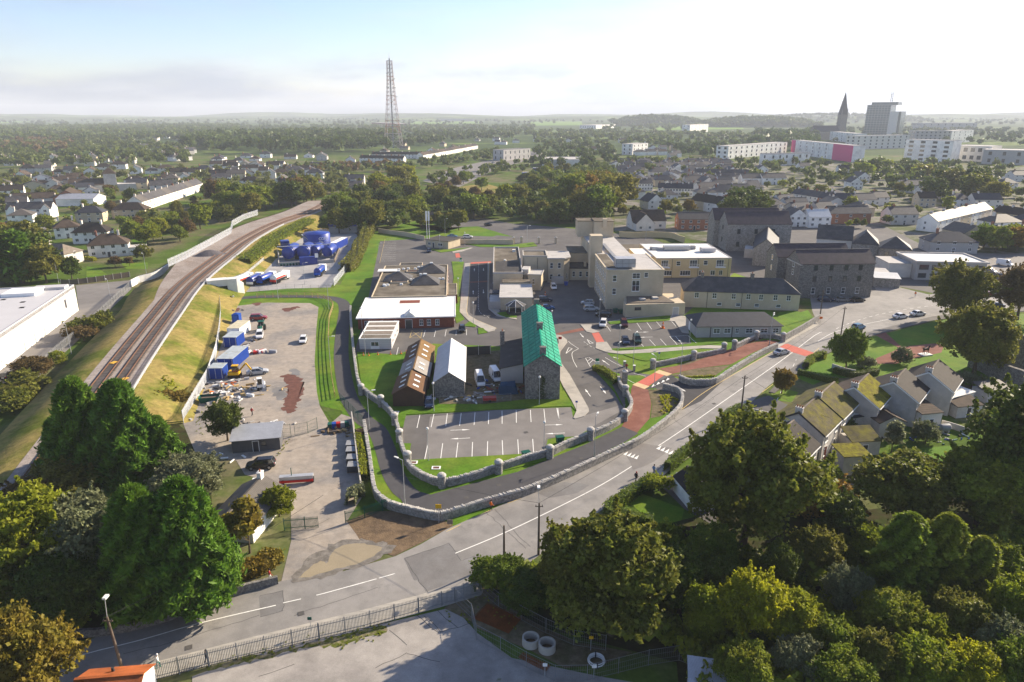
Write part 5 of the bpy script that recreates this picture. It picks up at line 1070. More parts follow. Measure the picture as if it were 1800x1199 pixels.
def outhouse(A, ang, w, d, he, hr, wm, rm, label, mono=False, name='outhouse', rl=0):
 r = thing(name, label, 'outhouse', (*A,0), ang)
 if mono:
  wall(r,0,0,w,d,0,he,wm); part(MB().add([(-.15,-.15,he+.02),(w+.15,-.15,he+.02),(w+.15,d+.15,hr),(-.15,d+.15,hr),(-.15,-.15,he+.14),(w+.15,-.15,he+.14),(w+.15,d+.15,hr+.12),(-.15,d+.15,hr+.12)], [(4,5,6,7),(0,1,5,4),(1,2,6,5),(2,3,7,6),(3,0,4,7)]), 'roof', rm, r)
  for i in range(rl):
   y = d*(i+.5)/rl; z = he+(hr-he)*y/d+.16; part(MB().box(w*.2,y-.25,z-.05,w*.8,y+.25,z+.06), 'rooflight', 'skylight_glass', r)
 else: gable(r,0,0,w,d,he,hr,'y' if d > w else 'x',wm,rm,over=.18)
 door(r,'F',w*.4,.85,1.9,(0,0,w,d)); return r
outhouse((51.5,97.5), .1, 4.4, 3.6, 3.2, 3.6, 'dash_render', 'moss_thick', 'rendered outhouse under a thick yellow-green moss roof', True)
outhouse((55.9,104.1), .1, 5.0, 3.6, 2.5, 3.6, 'dash_render', 'moss_tile', 'low tiled outhouse just behind the yellow moss roof', True)
outhouse((47.4,100.6), .55, 4.6, 5.0, 2.4, 3.1, 'brick', 'grey_felt', 'lean-to kitchen with mossy sheet roof and two rooflights', True, rl=2)
outhouse((57.2,112.3), .3, 6.2, 5.2, 2.7, 3.4, 'dash_render', 'slate_blue', 'grey flat kitchen extension with a bank of rooflights', True, rl=3)
outhouse((63.7,110.6), .12, 4.8, 5.4, 2.9, 4.0, 'dash_render', 'tile_brown', 'small gabled outhouse with brown tiles in the middle back yard', False)
outhouse((72.9,114.1), .2, 4.2, 5.0, 3.0, 3.7, 'pale_render', 'tile_brown', 'rendered outhouse with dark door beside the oil tank', True)
outhouse((81.6,121.1), .45, 8.0, 6.2, 3.0, 3.2, 'dash_render', 'white_felt', 'white flat-roofed extension behind the end terraced house', True)
outhouse((92.5,126.0), .2, 6.0, 3.8, 2.2, 3.0, 'dash_render', 'tile_grey', 'low garden building with buff tiled roof near the ruined wall', True)
outhouse((82.4,119.1), .2, 5.4, 3.2, 2.2, 2.9, 'dash_render', 'tile_brown', 'narrow brown-roofed garden store below the white flat roof', True)
r, w = B('white_garage', 'small white gable wall of a garage beside the olive tree driveway', (25.4,87.0), (29.3,87.8), 'garage')
gable(r,0,0,w,6,2.5,3.8,'y','white_render','tile_dark',over=.2)

# ================================================================ houses of the town
WALLN = {'white_render':'white','cream_render':'cream','pale_render':'off-white','dash_render':'grey','yellow_render':'yellow','orange_brick':'red brick','grey_render':'grey','brick':'brick'}
ROOFN = {'tile_brown':'brown','tile_grey':'grey-brown','tile_dark':'dark','slate_blue':'blue slate','slate':'grey slate'}
HOUSES = []
def house(A, rot, w, d, he, hr, kind, wm, rm, label=None, wins=2, chim=1, zone=None, name='house', cat='house', group=None, frontwins=None):
 """A is the centre of the house on the ground; wins: windows per floor on front and back"""
 r = thing(name, label or 'house', cat, (A[0],A[1],0), rot, group)
 x0, y0, x1, y1 = -w/2, -d/2, w/2, d/2; bx = (x0,y0,x1,y1)
 if kind == 'hip': hip(r,x0,y0,x1,y1,he,hr,wm,rm)
 else: gable(r,x0,y0,x1,y1,he,hr,kind,wm,rm,over=.25)
 fl = (1.0, 3.5) if he > 4 else (1.0,)
 if wins:
  for z in fl:
   for i in range(wins):
    u = w*(i+.5)/wins-.65
    window(r,'F',u,z,1.3,1.25,bx,'cross',split=False)
   if wins > 1:
    window(r,'L',d*.35,z,1.0,1.2,bx,'cross',split=False); window(r,'R',d*.5,z,1.0,1.2,bx,'cross',split=False)
  if wins > 2: door(r,'F',w*.5-.5,.95,2.05,bx)
 if chim: chimney(r,x0*.55 if kind != 'y' else 0,0,hr-.9,hr+1.1,.7,1.1,'pale_render' if rnd.random() < .6 else 'brick_chimney',2 if wins else 0)
 if chim > 1: chimney(r,x1*.55,0,hr-.9,hr+1.1,.7,1.1,'pale_render',2 if wins else 0)
 if zone: HOUSES.append((r, zone, wm, rm, kind))
 return r
# individually seen houses behind the railway, left
house((-202.8,318.9), .55, 10, 9.5, 5.0, 8.3, 'hip', 'white_render', 'tile_brown', 'hipped white house with brown roof above the estate road corner', 3, 2)
house((-183.5,306.0), .2, 14, 8.5, 5.0, 8.4, 'hip', 'white_render', 'tile_dark', 'wide white hipped house with dark roof behind the white back gable', 4, 2)
r = house((-160.2,276.3), .42, 14, 9.5, 5.0, 8.6, 'hip', 'white_render', 'tile_brown', 'white hipped house nearest the railway with two tall chimneys', 4, 2)
wall(r,7.1,-4.5,13,1.5,0,3.0,'white_render','annex'); part(MB().box(6.95,-4.8,3.02,13.2,1.7,3.2), 'annex_roof', 'grey_felt', r)
house((-170.8,261.3), -.25, 13, 8.5, 4.4, 7.2, 'hip', 'pale_render', 'tile_pale', 'pale house with sandy-brown roof behind the dark evergreens', 3, 1)
house((-219.5,367.9), .2, 13, 8.5, 5.0, 8.0, 'hip', 'cream_render', 'slate_blue', 'cream house with blue slate roof behind the hipped white houses', 3, 1)
house((-205.6,381.2), .12, 17, 9, 4.8, 8.2, 'hip', 'cream_render', 'tile_brown', 'wide cream hipped house at the end of the white terrace', 4, 1)
r = house((-259.3,381.2), .22, 22, 8.5, 5.0, 8.2, 'x', 'white_render', 'slate', 'long white semi-detached pair with slate roof on the estate road', 5, 2)
gable(r,6.5,-6.2,10.8,-4.3,5.0,7.4,'y','white_render','slate',over=.2); window(r,'F',1.3,3.4,1.6,1.3,(6.5,-6.2,10.8,-4.3),'cross',split=False); window(r,'F',1.0,.8,2.2,1.5,(6.5,-6.2,10.8,-4.3),'cross',split=False)
gable(r,-9.5,-5.6,-6.2,-4.3,5.0,7.0,'y','white_render','slate',over=.2)
r, w = B('parish_hall', 'orange brick hall with a wide low gable behind the white pair', (-280.7,433.5), (-267.5,439.3))
gable(r,0,0,w,22,4.5,8.6,'y','orange_brick','tile_brown',over=.4); window(r,'F',w*.42,3.2,1.5,3.6,(0,0,w,22),frame='tile_pale'); gable(r,-22,6,-.1,16,4,7,'x','pale_render','tile_brown',over=.3)
r = thing('church_tower', 'square pale stone church tower with low pyramid cap among the houses', 'church', (-291.0,517.8), .5)
part(MB().box(-4,-4,0,4,4,12.4), 'tower', 'dash_render', r); z = 12.4
part(MB().add([(-4.6,-4.6,z),(4.6,-4.6,z),(4.6,4.6,z),(-4.6,4.6,z),(0,0,z+4.5)], [(0,1,4),(1,2,4),(2,3,4),(3,0,4),(3,2,1,0)]), 'cap', 'tile_brown', r)
gable(r,-26,-6,-4.2,7,5,9,'x','dash_render','tile_brown',over=.3); wall(r,4.1,-6,16,7,0,5,'dash_render','aisle')
r, w = B('white_hall', 'white hall with pale blue sheet roof behind the orange brick hall', (-254.0,430.2), (-255.8,452.2))
gable(r,0,0,16,22,4.2,6.6,'y','white_render','tin_galv',over=.3)
# white terrace
Aa, Bb = (-212.8,407.1), (-225.6,520.8)
n = 11; hd = math.atan2(Bb[1]-Aa[1], Bb[0]-Aa[0]); L = math.dist(Aa,Bb)/n
for i in range(n):
 c = (Aa[0]+math.cos(hd)*L*(i+.5)-math.sin(hd)*4.2, Aa[1]+math.sin(hd)*L*(i+.5)+math.cos(hd)*4.2)
 house(c, hd, L-.02, 8.4, 5.2, 8.4, 'x', 'white_render', 'slate' if i % 4 else 'tile_grey', 'white terraced house, %s from the near end of the long terrace' % nth(i+1), 2, 1, name='terraced_house', group='long white terrace')
# individually seen houses, right
house((66.1,346.2), .12, 17, 10, 4.0, 8.6, 'x', 'pale_render', 'tile_brown', 'wide gabled bungalow with dark brown roof behind the yellow extension', 3, 0)
r = house((63.2,340.9), .12, 9, 11, 3.6, 8.0, 'y', 'pale_render', 'tile_brown', 'front-gabled pale bungalow beside the wide brown-roofed one', 2, 0)
house((88.0,342.6), .0, 15, 9, 5.2, 8.0, 'x', 'orange_brick', 'tile_grey', 'brick-fronted semi-detached house left of the stone warehouse', 4, 0)
house((82.8,419.9), .3, 10, 11, 4.6, 8.6, 'y', 'white_render', 'slate_blue', 'bright white gable-fronted house below the tree belt', 2, 1)
house((116.9,404.8), .5, 9, 11, 5.2, 8.8, 'y', 'white_render', 'tile_dark', 'white gable-fronted house left of the dark round tree', 2, 1)
house((111.9,414.7), .5, 9, 11, 5.2, 8.8, 'y', 'cream_render', 'tile_dark', 'cream gable-fronted house with white chimney beside its white twin', 2, 1)
def row(A, Bp, n, d, he, hr, wms, rms, phrase, wins=2, grp=None):
 hd = math.atan2(Bp[1]-A[1], Bp[0]-A[0]); L = math.dist(A,Bp)/n
 for i in range(n):
  c = (A[0]+math.cos(hd)*L*(i+.5)-math.sin(hd)*d/2, A[1]+math.sin(hd)*L*(i+.5)+math.cos(hd)*d/2)
  wm = wms[i % len(wms)]; rm = rms[i % len(rms)]
  house(c, hd, L-.03, d, he, hr, 'x', wm, rm, '%s terraced house, %s from left in the %s' % (WALLN[wm], nth(i+1), phrase), wins, 1, name='terraced_house', group=grp or phrase)
row((76.7,512.8), (102.2,517.8), 6, 8, 5.2, 8.2, ['white_render'], ['slate_blue'], 'white row by the wood edge')
row((99.5,485.0), (122.2,480.6), 6, 8, 5.2, 8.2, ['white_render','pale_render'], ['slate_blue'], 'blue-slated row below the office blocks')
row((200.5,330.7), (256.6,377.0), 5, 9, 5.2, 8.4, ['white_render','pale_render','cream_render'], ['slate','tile_grey'], 'sunlit row near the street trees')
row((249.2,365.7), (255.6,349.9), 3, 9, 5.2, 8.2, ['yellow_render'], ['tile_dark'], 'yellow row at the right edge')
row((178.0,453.6), (187.8,422.5), 4, 8.5, 5.2, 8.2, ['pale_render','pale_render','pale_render','orange_brick'], ['slate_blue','slate','slate'], 'pale row ending in a brick house')
row((157.2,618.4), (199.3,604.6), 7, 8, 5.0, 8.0, ['white_render','cream_render'], ['slate','tile_grey'], 'row above the blue-slated one')
row((135.8,697.5), (197.2,715.7), 8, 8, 5.0, 8.0, ['pale_render'], ['tile_grey'], 'long row of pale houses under the white offices')
row((-173.4,892.3), (-111.5,892.3), 7, 8, 5.0, 7.8, ['white_render'], ['tile_dark'], 'dark-roofed white row below the lattice mast')
row((-174.0,822.9), (-121.9,810.3), 6, 8, 5.0, 7.8, ['white_render'], ['tile_dark'], 'nearest white row below the lattice mast')
row((-107.8,877.5), (-53.5,1141.1), 8, 9, 5.0, 7.8, ['white_render','pale_render'], ['tile_brown','tile_dark'], 'white row along the station road')
for A_, wd, dp, kind, wm, rm, lab in [((195.3,422.5),12,9,'x','pale_render','slate_blue','two-storey pale house with blue slate roof left of the yellow shrubs'),((207.5,422.5),15,10,'x','pale_render','slate_blue','wide pale house with blue slate roof, white gable at its right'),
  ((254.0,531.1),9,12,'y','white_render','slate_blue','steep white gable-fronted house above the flat-roofed sheds'),((281.8,580.2),10,12,'y','white_render','tile_grey','tall pale gabled house beside the street trees'),((287.7,509.4),24,12,'x','pale_render','slate_blue','big off-white house with grey slate roof beside the dark park trees'),
  ((273.9,470.9),11,9,'x','pale_render','slate','pale wing in front of the big off-white house'),((279.9,691.3),11,9,'x','white_render','slate','white bungalow below the white flats'),((227.1,655.6),10,10,'y','white_render','slate','white gabled house at the foot of the office block'),
  ((206.0,567.1),20,9,'x','white_render','slate','white house range left of the olive tree'),((301.6,655.6),9,9,'x','white_render','tile_dark','small white house with dark roof under the pink block'),((250.0,429.9),10,9,'x','cream_render','tile_dark','cream house with dark roof beside the round yew'),
  ((270.0,429.9),12,9,'hip','white_render','slate_blue','white bay-fronted house with blue slate roof behind the sunlit row'),((281.5,422.5),16,9,'x','pale_render','slate_blue','pale house with blue slate roof behind the yellow row'),((142.3,355.0),9,12,'y','white_render','slate','tall white gable beside the stone mill'),
  ((151.3,349.9),11,9,'x','white_render','tin_white','white house with pale sheet roof beside the yellow-green shrub'),((172.1,362.9),22,9,'x','orange_brick','slate','long slate-roofed terrace behind the stone school'),((198.2,360.2),14,10,'x','pale_render','slate','pale house with slate roof right of the stone school'),
  ((178.8,285.2),18,11,'hip','grey_render','slate_blue','low grey house with dark slate roof left of the golden trees'),((419.7,593.9),16,10,'x','pale_render','slate','pale house among dark trees at the right edge'),((367.2,531.1),12,10,'hip','pale_render','slate_blue','pale villa with hipped slate roof between the dark trees')]:
 hgt = 5.2 if kind != 'hip' else 4.6
 house(A_, rnd.uniform(-.15,.2), wd, dp, hgt, hgt+3.3, kind, wm, rm, lab, 3, 1)
# ---- scattered estates
import itertools
CF, CS = math.cos(math.radians(18.078)), math.sin(math.radians(18.078))
def seen(x, y, z=0):      # where a point falls in the photograph's frame (used for sorting from left to right)
 k = CAM_H-z; d = y*CF+k*CS; return 900+1230*x/d, 599.5+1230*(k*CF-y*CS)/d
def inside(p, poly):
 c = False
 for (x0,y0),(x1,y1) in zip(poly, poly[1:]+poly[:1]):
  if (y0 > p[1]) != (y1 > p[1]) and p[0] < (x1-x0)*(p[1]-y0)/(y1-y0)+x0: c = not c
 return c
TAKEN = [(o.location.x, o.location.y, 11) for o in COL.objects if o.parent is None and o.get('category') in ('house','building','church','shed','garage')]
def free(x, y, r): return all((x-a)**2+(y-b)**2 > (r+c)**2 for a,b,c in TAKEN)
def estate(poly, phrase, n, walls, roofs, heading, pitch=(13,30), wins=2, hgt=4.9):
 """houses in loose streets inside a patch of land"""
 xs = [p[0] for p in poly]; ys = [p[1] for p in poly]; c, s = math.cos(heading), math.sin(heading); got = []
 cx, cy = sum(xs)/len(xs), sum(ys)/len(ys); R = max(max(xs)-min(xs), max(ys)-min(ys))
 rows = int(R/pitch[1])+1; cols = int(R/pitch[0])+1; cand = []
 for j in range(-rows, rows+1):
  for i in range(-cols, cols+1):
   u, v = i*pitch[0]+rnd.uniform(-1.5,1.5)+(j % 2)*5, j*pitch[1]+rnd.uniform(-2.5,2.5)+3*math.sin(i*.3+j)
   p = (cx+u*c-v*s, cy+u*s+v*c)
   if inside(p, poly) and free(*p, 6): cand.append((p, j))
 rnd.shuffle(cand)
 for p, j in cand[:n]:
  if not free(*p, 5): continue
  k = rnd.choice(['hip','hip','x','x','y']); wd, dp = rnd.uniform(10,15.5), rnd.uniform(8.5,11); h = hgt if rnd.random() < .75 else 2.9
  wm, rm = rnd.choice(walls), rnd.choice(roofs)
  r = house(p, heading+rnd.choice([0,0,math.pi/2])+rnd.uniform(-.08,.08), wd, dp, h, h+rnd.uniform(2.6,3.4), k, wm, rm, None, wins, 1)
  TAKEN.append((*p, 6)); got.append((seen(*p)[0], r, wm, rm, k))
 got.sort(key=lambda t: t[0])
 for i, (x, r, wm, rm, k) in enumerate(got):
  r['label'] = '%s house, %s %s roof, %s from left %s' % (WALLN[wm], ROOFN[rm], 'hip' if k == 'hip' else 'gable', nth(i+1), phrase); r['group'] = 'houses ' + phrase
LW = ['white_render','white_render','white_render','pale_render','cream_render','dash_render']; LR = ['tile_brown','tile_brown','tile_grey','tile_dark','slate_blue','slate']
estate([(-332.0,459.6),(-336.0,500.0),(-253.3,450.5),(-290.2,518.9),(-369.2,594.9),(-412.3,575.1)], 'left of the church tower', 18, LW, LR, .5)
estate([(-250.6,342.6),(-227.2,349.9),(-290.9,430.5),(-304.3,419.9)], 'beside the estate road', 4, LW, LR, .4)
estate([(-301.2,539.2),(-204.8,482.4),(-227.2,594.9),(-334.1,702.9),(-361.5,650.5)], 'between church tower and white terrace', 16, LW, LR, .35)
estate([(-436.9,610.5),(-355.0,638.6),(-340.8,717.3),(-511.2,901.1),(-587.6,827.2)], 'in the far left estate', 22, LW, LR, .3, wins=1)
estate([(-250.9,594.9),(-174.1,575.1),(-189.3,702.9),(-290.1,764.3),(-330.4,732.3)], 'below the dark wood left of the mast', 18, LW, LR, .2, wins=1)
estate([(-215.2,539.2),(-141.0,518.9),(-100.5,482.4),(-111.8,584.8),(-180.5,669.3)], 'along the railway cutting', 8, LW, LR, .1)
estate([(-330.4,732.3),(-193.1,717.3),(-169.8,827.2),(-247.6,924.6),(-383.4,901.1)], 'in front of the dark wood', 14, LW, LR, .1, wins=1)
estate([(-459.8,857.3),(-351.9,781.3),(-454.4,1032.3),(-585.8,1130.8)], 'in the pale street far left', 14, LW, LR, .9, wins=0)
estate([(-173.8,847.0),(-62.1,1130.8),(59.8,1271.8),(72.5,1546.1),(-90.9,1452.3),(-189.3,1207.3)], 'around the station', 12, LW, LR, -.2, wins=0)
estate([(71.0,465.9),(125.4,459.6),(162.8,472.4),(198.8,594.9),(89.9,594.9)], 'below the white offices', 46, LW, ['slate','slate_blue','tile_grey'], .05, (11.5,16), wins=1)
estate([(120.9,346.2),(175.7,361.2),(231.4,436.1),(184.4,459.6),(148.9,430.5)], 'left of the dark park clump', 34, LW, ['slate','slate_blue','tile_grey'], .15, (12.5,17))
estate([(89.9,594.9),(194.2,610.5),(234.6,781.3),(108.8,764.3)], 'left of the white flats', 40, LW, ['slate','slate_blue','tile_grey'], .05, (12.5,20), wins=1)
estate([(189.3,313.4),(218.3,286.1),(290.3,386.2),(239.2,369.2)], 'above the golden street trees', 12, LW, ['slate','slate_blue','tile_grey'], .1, (15,26))
estate([(66.5,764.3),(222.0,827.2),(292.9,1130.8),(97.6,1130.8)], 'right of the bus depot', 14, LW, ['slate','tile_grey','tile_brown'], .1, (16,40), wins=0)
estate([(-745.5,1130.8),(-478.4,1271.8),(-649.2,1732.3),(-1037.3,1580.1)], 'in the far left trees', 10, ['white_render','pale_render'], LR, .1, (22,60), wins=0)
estate([(-39.9,1271.8),(227.2,1207.3),(324.6,1732.3),(-54.1,1732.3)], 'beyond the bus depot', 6, ['white_render','pale_render'], LR, .1, (20,60), wins=0)
# ================================================================ town centre blocks
def block(name, label, A, Bp, d, h, wm, floors, bays, roof='grey_felt', cat='building', winw=1.8, frame_='dark_frame', base=None):
 r, w = B(name, label, A, Bp, cat); wall(r,0,0,w,d,0,h,wm); flat(r,0,0,w,d,h+.05,roof,rim=.4,t=.4,rimmat='grey_felt')
 fh = h/floors
 for f in range(floors):
  for i in range(bays): window(r,'F',w*(i+.5)/bays-winw/2,f*fh+fh*.28,winw,fh*.5,(0,0,w,d),'plain',frame=frame_,split=False)
  for i in range(max(1,int(d/8))): window(r,'L',d*(i+.5)/max(1,int(d/8))-winw/2,f*fh+fh*.28,winw,fh*.5,(0,0,w,d),'plain',frame=frame_,split=False)
 return r, w
block('office_block', 'white office block with long window bands left of the pink flats', (263.5,882.5), (380.1,1003.0), 16, 15, 'white_render', 3, 12, winw=3)
block('white_flats', 'low white flats with dark rooftop terrace below the pink block', (272.8,764.0), (324.7,787.5), 15, 12, 'white_render', 2, 6, roof='slate_blue', winw=2.2)
r, w = block('pink_flats', 'apartment block with white balconies and shocking pink end wall', (386.7,1003.0), (388.6,825.7), 14, 18, 'white_render', 4, 9, winw=2.2)
part(MB().box(w*.72,-.6,0,w+.05,-.05,18.2), 'pink_wall', 'pink_paint', r); part(MB().box(-.6,-.3,2,w*.07,-.05,18), 'pink_wall', 'pink_paint', r)
block('white_flats', 'stepped white flats behind the pink block with dark balconies', (651.5,1494.1), (631.5,1340.4), 20, 17, 'white_render', 4, 5, winw=2.6)
block('apartment_block', 'long apartment block with white upper floors in front of the glass tower', (524.7,1110.8), (633.1,1160.6), 18, 20, 'pale_render', 4, 9, winw=3)
r, w = block('county_offices', 'white modern office with slanted louvre windows above the park trees', (462.4,853.2), (493.8,812.6), 22, 24, 'white_render', 5, 4, winw=5)
block('shopping_centre', 'pale shopping centre with blue glazed screen right of the white office', (521.6,853.2), (546.4,825.7), 40, 17, 'pale_render', 2, 5, winw=4)
block('shopping_centre', 'grey blank shopping hall at the right behind dark trees', (521.0,799.9), (551.8,775.6), 40, 15, 'grey_render', 2, 3, winw=3)
block('apartment_block', 'grey-topped apartments right of the glass tower', (741.3,1340.4), (807.7,1340.4), 24, 22, 'grey_render', 4, 8, winw=3)
block('apartment_block', 'white-ended apartments at the back of the town centre', (807.7,1340.4), (893.6,1413.1), 24, 22, 'white_render', 4, 4, winw=2.5)
block('warehouse', 'long low grey roofs on the horizon right of the tower', (1388.2,2486.6), (1580.0,2486.6), 60, 20, 'grey_render', 2, 8, winw=4)
block('white_apartments', 'white three-storey block standing in front of the playing field', (488.1,2005.2), (578.8,2158.2), 22, 21.8, 'white_render', 3, 5)
block('glazed_clinic', 'small white three-storey clinic with glass corner among the trees', (160.7,966.7), (187.6,1001.6), 16, 14, 'white_render', 3, 4)
block('station_house', 'two-storey stone station building beside the bus depot', (-10.0,848.2), (22.7,889.1), 16, 12, 'dash_render', 2, 6, roof='slate', winw=1.5)
r, w = block('bus_garage', 'low white bus garage with pale flat roof behind the parked blue buses', (32.3,755.1), (73.5,755.1), 50, 7, 'white_render', 1, 1, roof='grey_felt')
block('factory', 'far white factory shed at the edge of the fog', (292.1,2546.2), (388.1,2743.0), 60, 12, 'white_render', 1, 6)
block('stadium_stand', 'pale grandstand with a long flat roof beyond the wood', (-476.3,4753.5), (-240.1,4753.5), 30, 15, 'grey_render', 2, 6)
block('red_canopy_store', 'red-edged retail building on the horizon', (728.5,7718.4), (1634.0,10565.0), 60, 14, 'brick', 1, 6)
block('sports_hall', 'white-roofed brick sports hall just behind the lattice mast', (-598.3,3122.1), (-426.6,2800.9), 40, 14, 'brick', 1, 4, roof='white_felt')
block('factory', 'long white roofs in the fog right of the mast', (1494.1,-15973.8), (520.7,-12390.4), 60, 12, 'white_render', 1, 4)
# glass tower
r, w = B('glass_tower', 'tall green-glass office tower with concrete fin and rooftop antennas', (812.7,1687.2), (864.9,1634.4), 'tower')
h = 70.5; glassy('tower_glass', (.06,.095,.098), .15)
part(MB().box(0,0,0,w*.68,34,h), 'glass_wall', 'tower_glass', r); part(MB().box(w*.68,-2,0,w*.93,34,h*.80), 'concrete_fin', 'pale_render', r); part(MB().box(w*.93,0,0,w,30,h*.80), 'glass_return', 'tower_glass', r)
k = MB()
for i in range(1,14): k.box(-.2,-.25,h*i/14-.25,w*.68,-.02,h*i/14+.25)
part(k, 'floor_bands', 'metal_grey', r)
for i in range(9): part(MB().box(w*.68*i/8-.2,-.4,0,w*.68*i/8+.2,-.26,h), 'mullion', 'metal_grey', r)
part(MB().box(w*.1,3,h,w*.85,30,h+6), 'plant_room', 'tower_glass', r); part(MB().box(-.5,-.6,h-.6,w*.7,34.5,h+.3), 'roof', 'metal_grey', r)
a = MB(); ax = w*.62
for dx, dy in ((-2,-2),(2,-2),(2,2),(-2,2)): a.tube((ax+dx,12+dy,h+6),(ax+dx*.6,12+dy*.6,h+26),.3,.25,5)
for z in range(5): a.bar((ax-1.9,10,h+8+z*4),(ax+1.9,10,h+11+z*4),.25,.25); a.box(ax-2.6,9.4,h+9+z*4,ax-1.4,10.4,h+11.5+z*4); a.box(ax+1.4,9.4,h+8+z*4,ax+2.6,10.4,h+10.5+z*4)
part(a, 'antenna_mast', 'lead', r)
# church with spire
r = thing('spire_church', 'dark stone church with a sharp tall spire left of the glass tower', 'church', (692.0,1538.2), .1); h = 96.7
part(MB().box(-7,-7,0,7,7,h*.52), 'tower', 'stone', r)
part(MB().add([(-7,-7,h*.52),(7,-7,h*.52),(7,7,h*.52),(-7,7,h*.52)]+[(0,0,h)], [(0,1,4),(1,2,4),(2,3,4),(3,0,4)]), 'spire', 'slate_blue', r)
for dx in (-6,6): part(MB().lathe([(1.4,0),(1.2,8),(0,16)],8,0,(dx,-6,h*.5)), 'pinnacle', 'stone', r)
gable(r,-62,-9,-7.2,11,h*.17,h*.29,'x','stone','slate_blue',over=.4)
# lattice mast
r = thing('lattice_mast', 'tall tapering steel lattice communications mast', 'mast', (-182.3,1117.2), .35); h = 127.3; M('mast_steel', (.55,.45,.43), var=.1, rough=.6); M('mast_red', (.48,.22,.13), var=.1, rough=.7)
def half(z): t = z/h; return 9.5*(1-t)**1.5+3.6
corners = ((-1,-1),(1,-1),(1,1),(-1,1)); lv = [0]
z = 0
while z < h-4: z += max(5.5, half(z)*.95); lv.append(min(z,h))
for i, (a, b) in enumerate(corners):
 mb = MB()
 for z0, z1 in zip(lv[:-1], lv[1:]): mb.tube((a*half(z0),b*half(z0),z0),(a*half(z1),b*half(z1),z1),.34,.3,5)
 part(mb, 'leg', 'mast_steel', r)
for j, (z0, z1) in enumerate(zip(lv[:-1], lv[1:])):
 mb = MB()
 for i in range(4):
  a, b = corners[i], corners[(i+1) % 4]; p, q = half(z0), half(z1)
  mb.bar((a[0]*p,a[1]*p,z0),(b[0]*q,b[1]*q,z1),.3,.3); mb.bar((b[0]*p,b[1]*p,z0),(a[0]*q,a[1]*q,z1),.3,.3); mb.bar((a[0]*q,a[1]*q,z1),(b[0]*q,b[1]*q,z1),.4,.4)
 part(mb, 'lattice_bay', 'mast_red' if j in (2,3,7,8,12,13) else 'mast_steel', r)
part(MB().bar((0,0,2),(0,0,h+3),1.5,1.5), 'cable_ladder', 'lead', r); part(MB().tube((0,0,h),(0,0,h+11),.35,.1,5), 'aerial', 'mast_steel', r)
for z, s in ((h*.86,-1),(h*.80,1),(h*.71,-1),(h*.70,1),(h*.62,0),(h*.55,0),(h*.60,1)):
 part(MB().lathe([(0,-.6),(2.2,-.1),(2.4,.5),(0,.3)],12,0,(s*half(z)*1.05,-half(z)*1.1,z)), 'dish', 'white_pvc', r)
# blue oil depot
M('depot_blue', (.008,.036,.27), var=.12, scale=.5, col2=(.006,.026,.2), mix_scale=.3, rough=.4, spec=.5)
r = thing('storage_tank', 'tall round blue oil storage tank with zigzag stair in the depot', 'storage tank', (-80.4,287.0,0), 0); R_, h = 5.4, 7.0
part(MB().lathe([(R_,0),(R_,h),(R_-.1,h+.1),(0,h+.7)],40), 'tank_shell', 'depot_blue', r, smooth=True)
part(MB().bar((-R_*.9,-R_*.75,h),(R_*.55,-R_*1.02,1.4),.7,.18), 'stair', 'metal_grey', r); part(MB().bar((-R_*.9,-R_*.78,h+1),(R_*.55,-R_*1.06,2.4),.08,.08), 'stair_rail', 'metal_grey', r)
k = MB()
for i in range(14):
 a = math.pi*(.15+i/13*.9)+.2; k.tube((R_*.97*math.cos(a),R_*.97*math.sin(a),h),(R_*.97*math.cos(a),R_*.97*math.sin(a),h+1.1),.05,.05,4)
 b = math.pi*(.15+(i+1)/13*.9)+.2
 if i < 13: k.tube((R_*.97*math.cos(a),R_*.97*math.sin(a),h+1.1),(R_*.97*math.cos(b),R_*.97*math.sin(b),h+1.1),.05,.05,4)
part(k, 'top_rail', 'yellow_board', r)
for tx, z, sz in (('CORR',4.9,1.5),('OIL',3.7,1.2)):
 a = math.radians(-52); letters(r, 'tank_lettering', tx, sz, (R_*math.cos(a)-1.1,R_*math.sin(a)-1.0,z), math.radians(38), 'white_pvc')
for i, (q, ln, lab) in enumerate([((-85.5,263.7),10,'leftmost'),((-80.3,265.5),10,'second from left'),((-77.2,269.7),9,'third from left'),((-71.7,268.3),9,'rightmost')]):
 r = thing('fuel_tank', '%s of the four lying blue cylinder tanks in the depot bund' % lab, 'storage tank', (*q,0), 0, 'lying blue fuel tanks')
 rr = 2.4 if i < 2 else 2.0; prof = [(0,-.02),(rr*.9,0),(rr,.3),(rr,ln-.3),(rr*.9,ln),(0,ln+.02)]
 b = MB().lathe(prof,24); b.v = [(x,z,y+rr+.7) for x,y,z in b.v]; b.f = [f[::-1] for f in b.f]
 part(b, 'tank_shell', 'depot_blue', r, smooth=True); part(MB().box(-rr*.8,2,0,rr*.8,2.6,1.6).box(-rr*.8,ln-3,0,rr*.8,ln-2.4,1.6), 'saddle', 'lead', r); part(MB().tube((0,3,2*rr+.6),(0,3,2*rr+1.3),.4,.4,10), 'manhole', 'depot_blue', r)
r, w = B('tank_bund', 'low concrete bund wall around the blue depot tanks', (-86.5,255.0), (-67.4,261.1), 'wall')
part(MB().box(0,0,0,w,.3,1.2), 'wall', 'kerb', r); part(MB().box(0,.32,0,.3,24,1.2), 'wall', 'kerb', r)
part(MB().add([(w,0,0),(w+4,26,0),(w+4.3,26,0),(w+.3,0,0),(w,0,1.2),(w+4,26,1.2),(w+4.3,26,1.2),(w+.3,0,1.2)], [(4,5,6,7),(0,3,7,4),(0,4,5,1),(3,2,6,7),(2,1,5,6)]), 'wall', 'tile_pale', r)
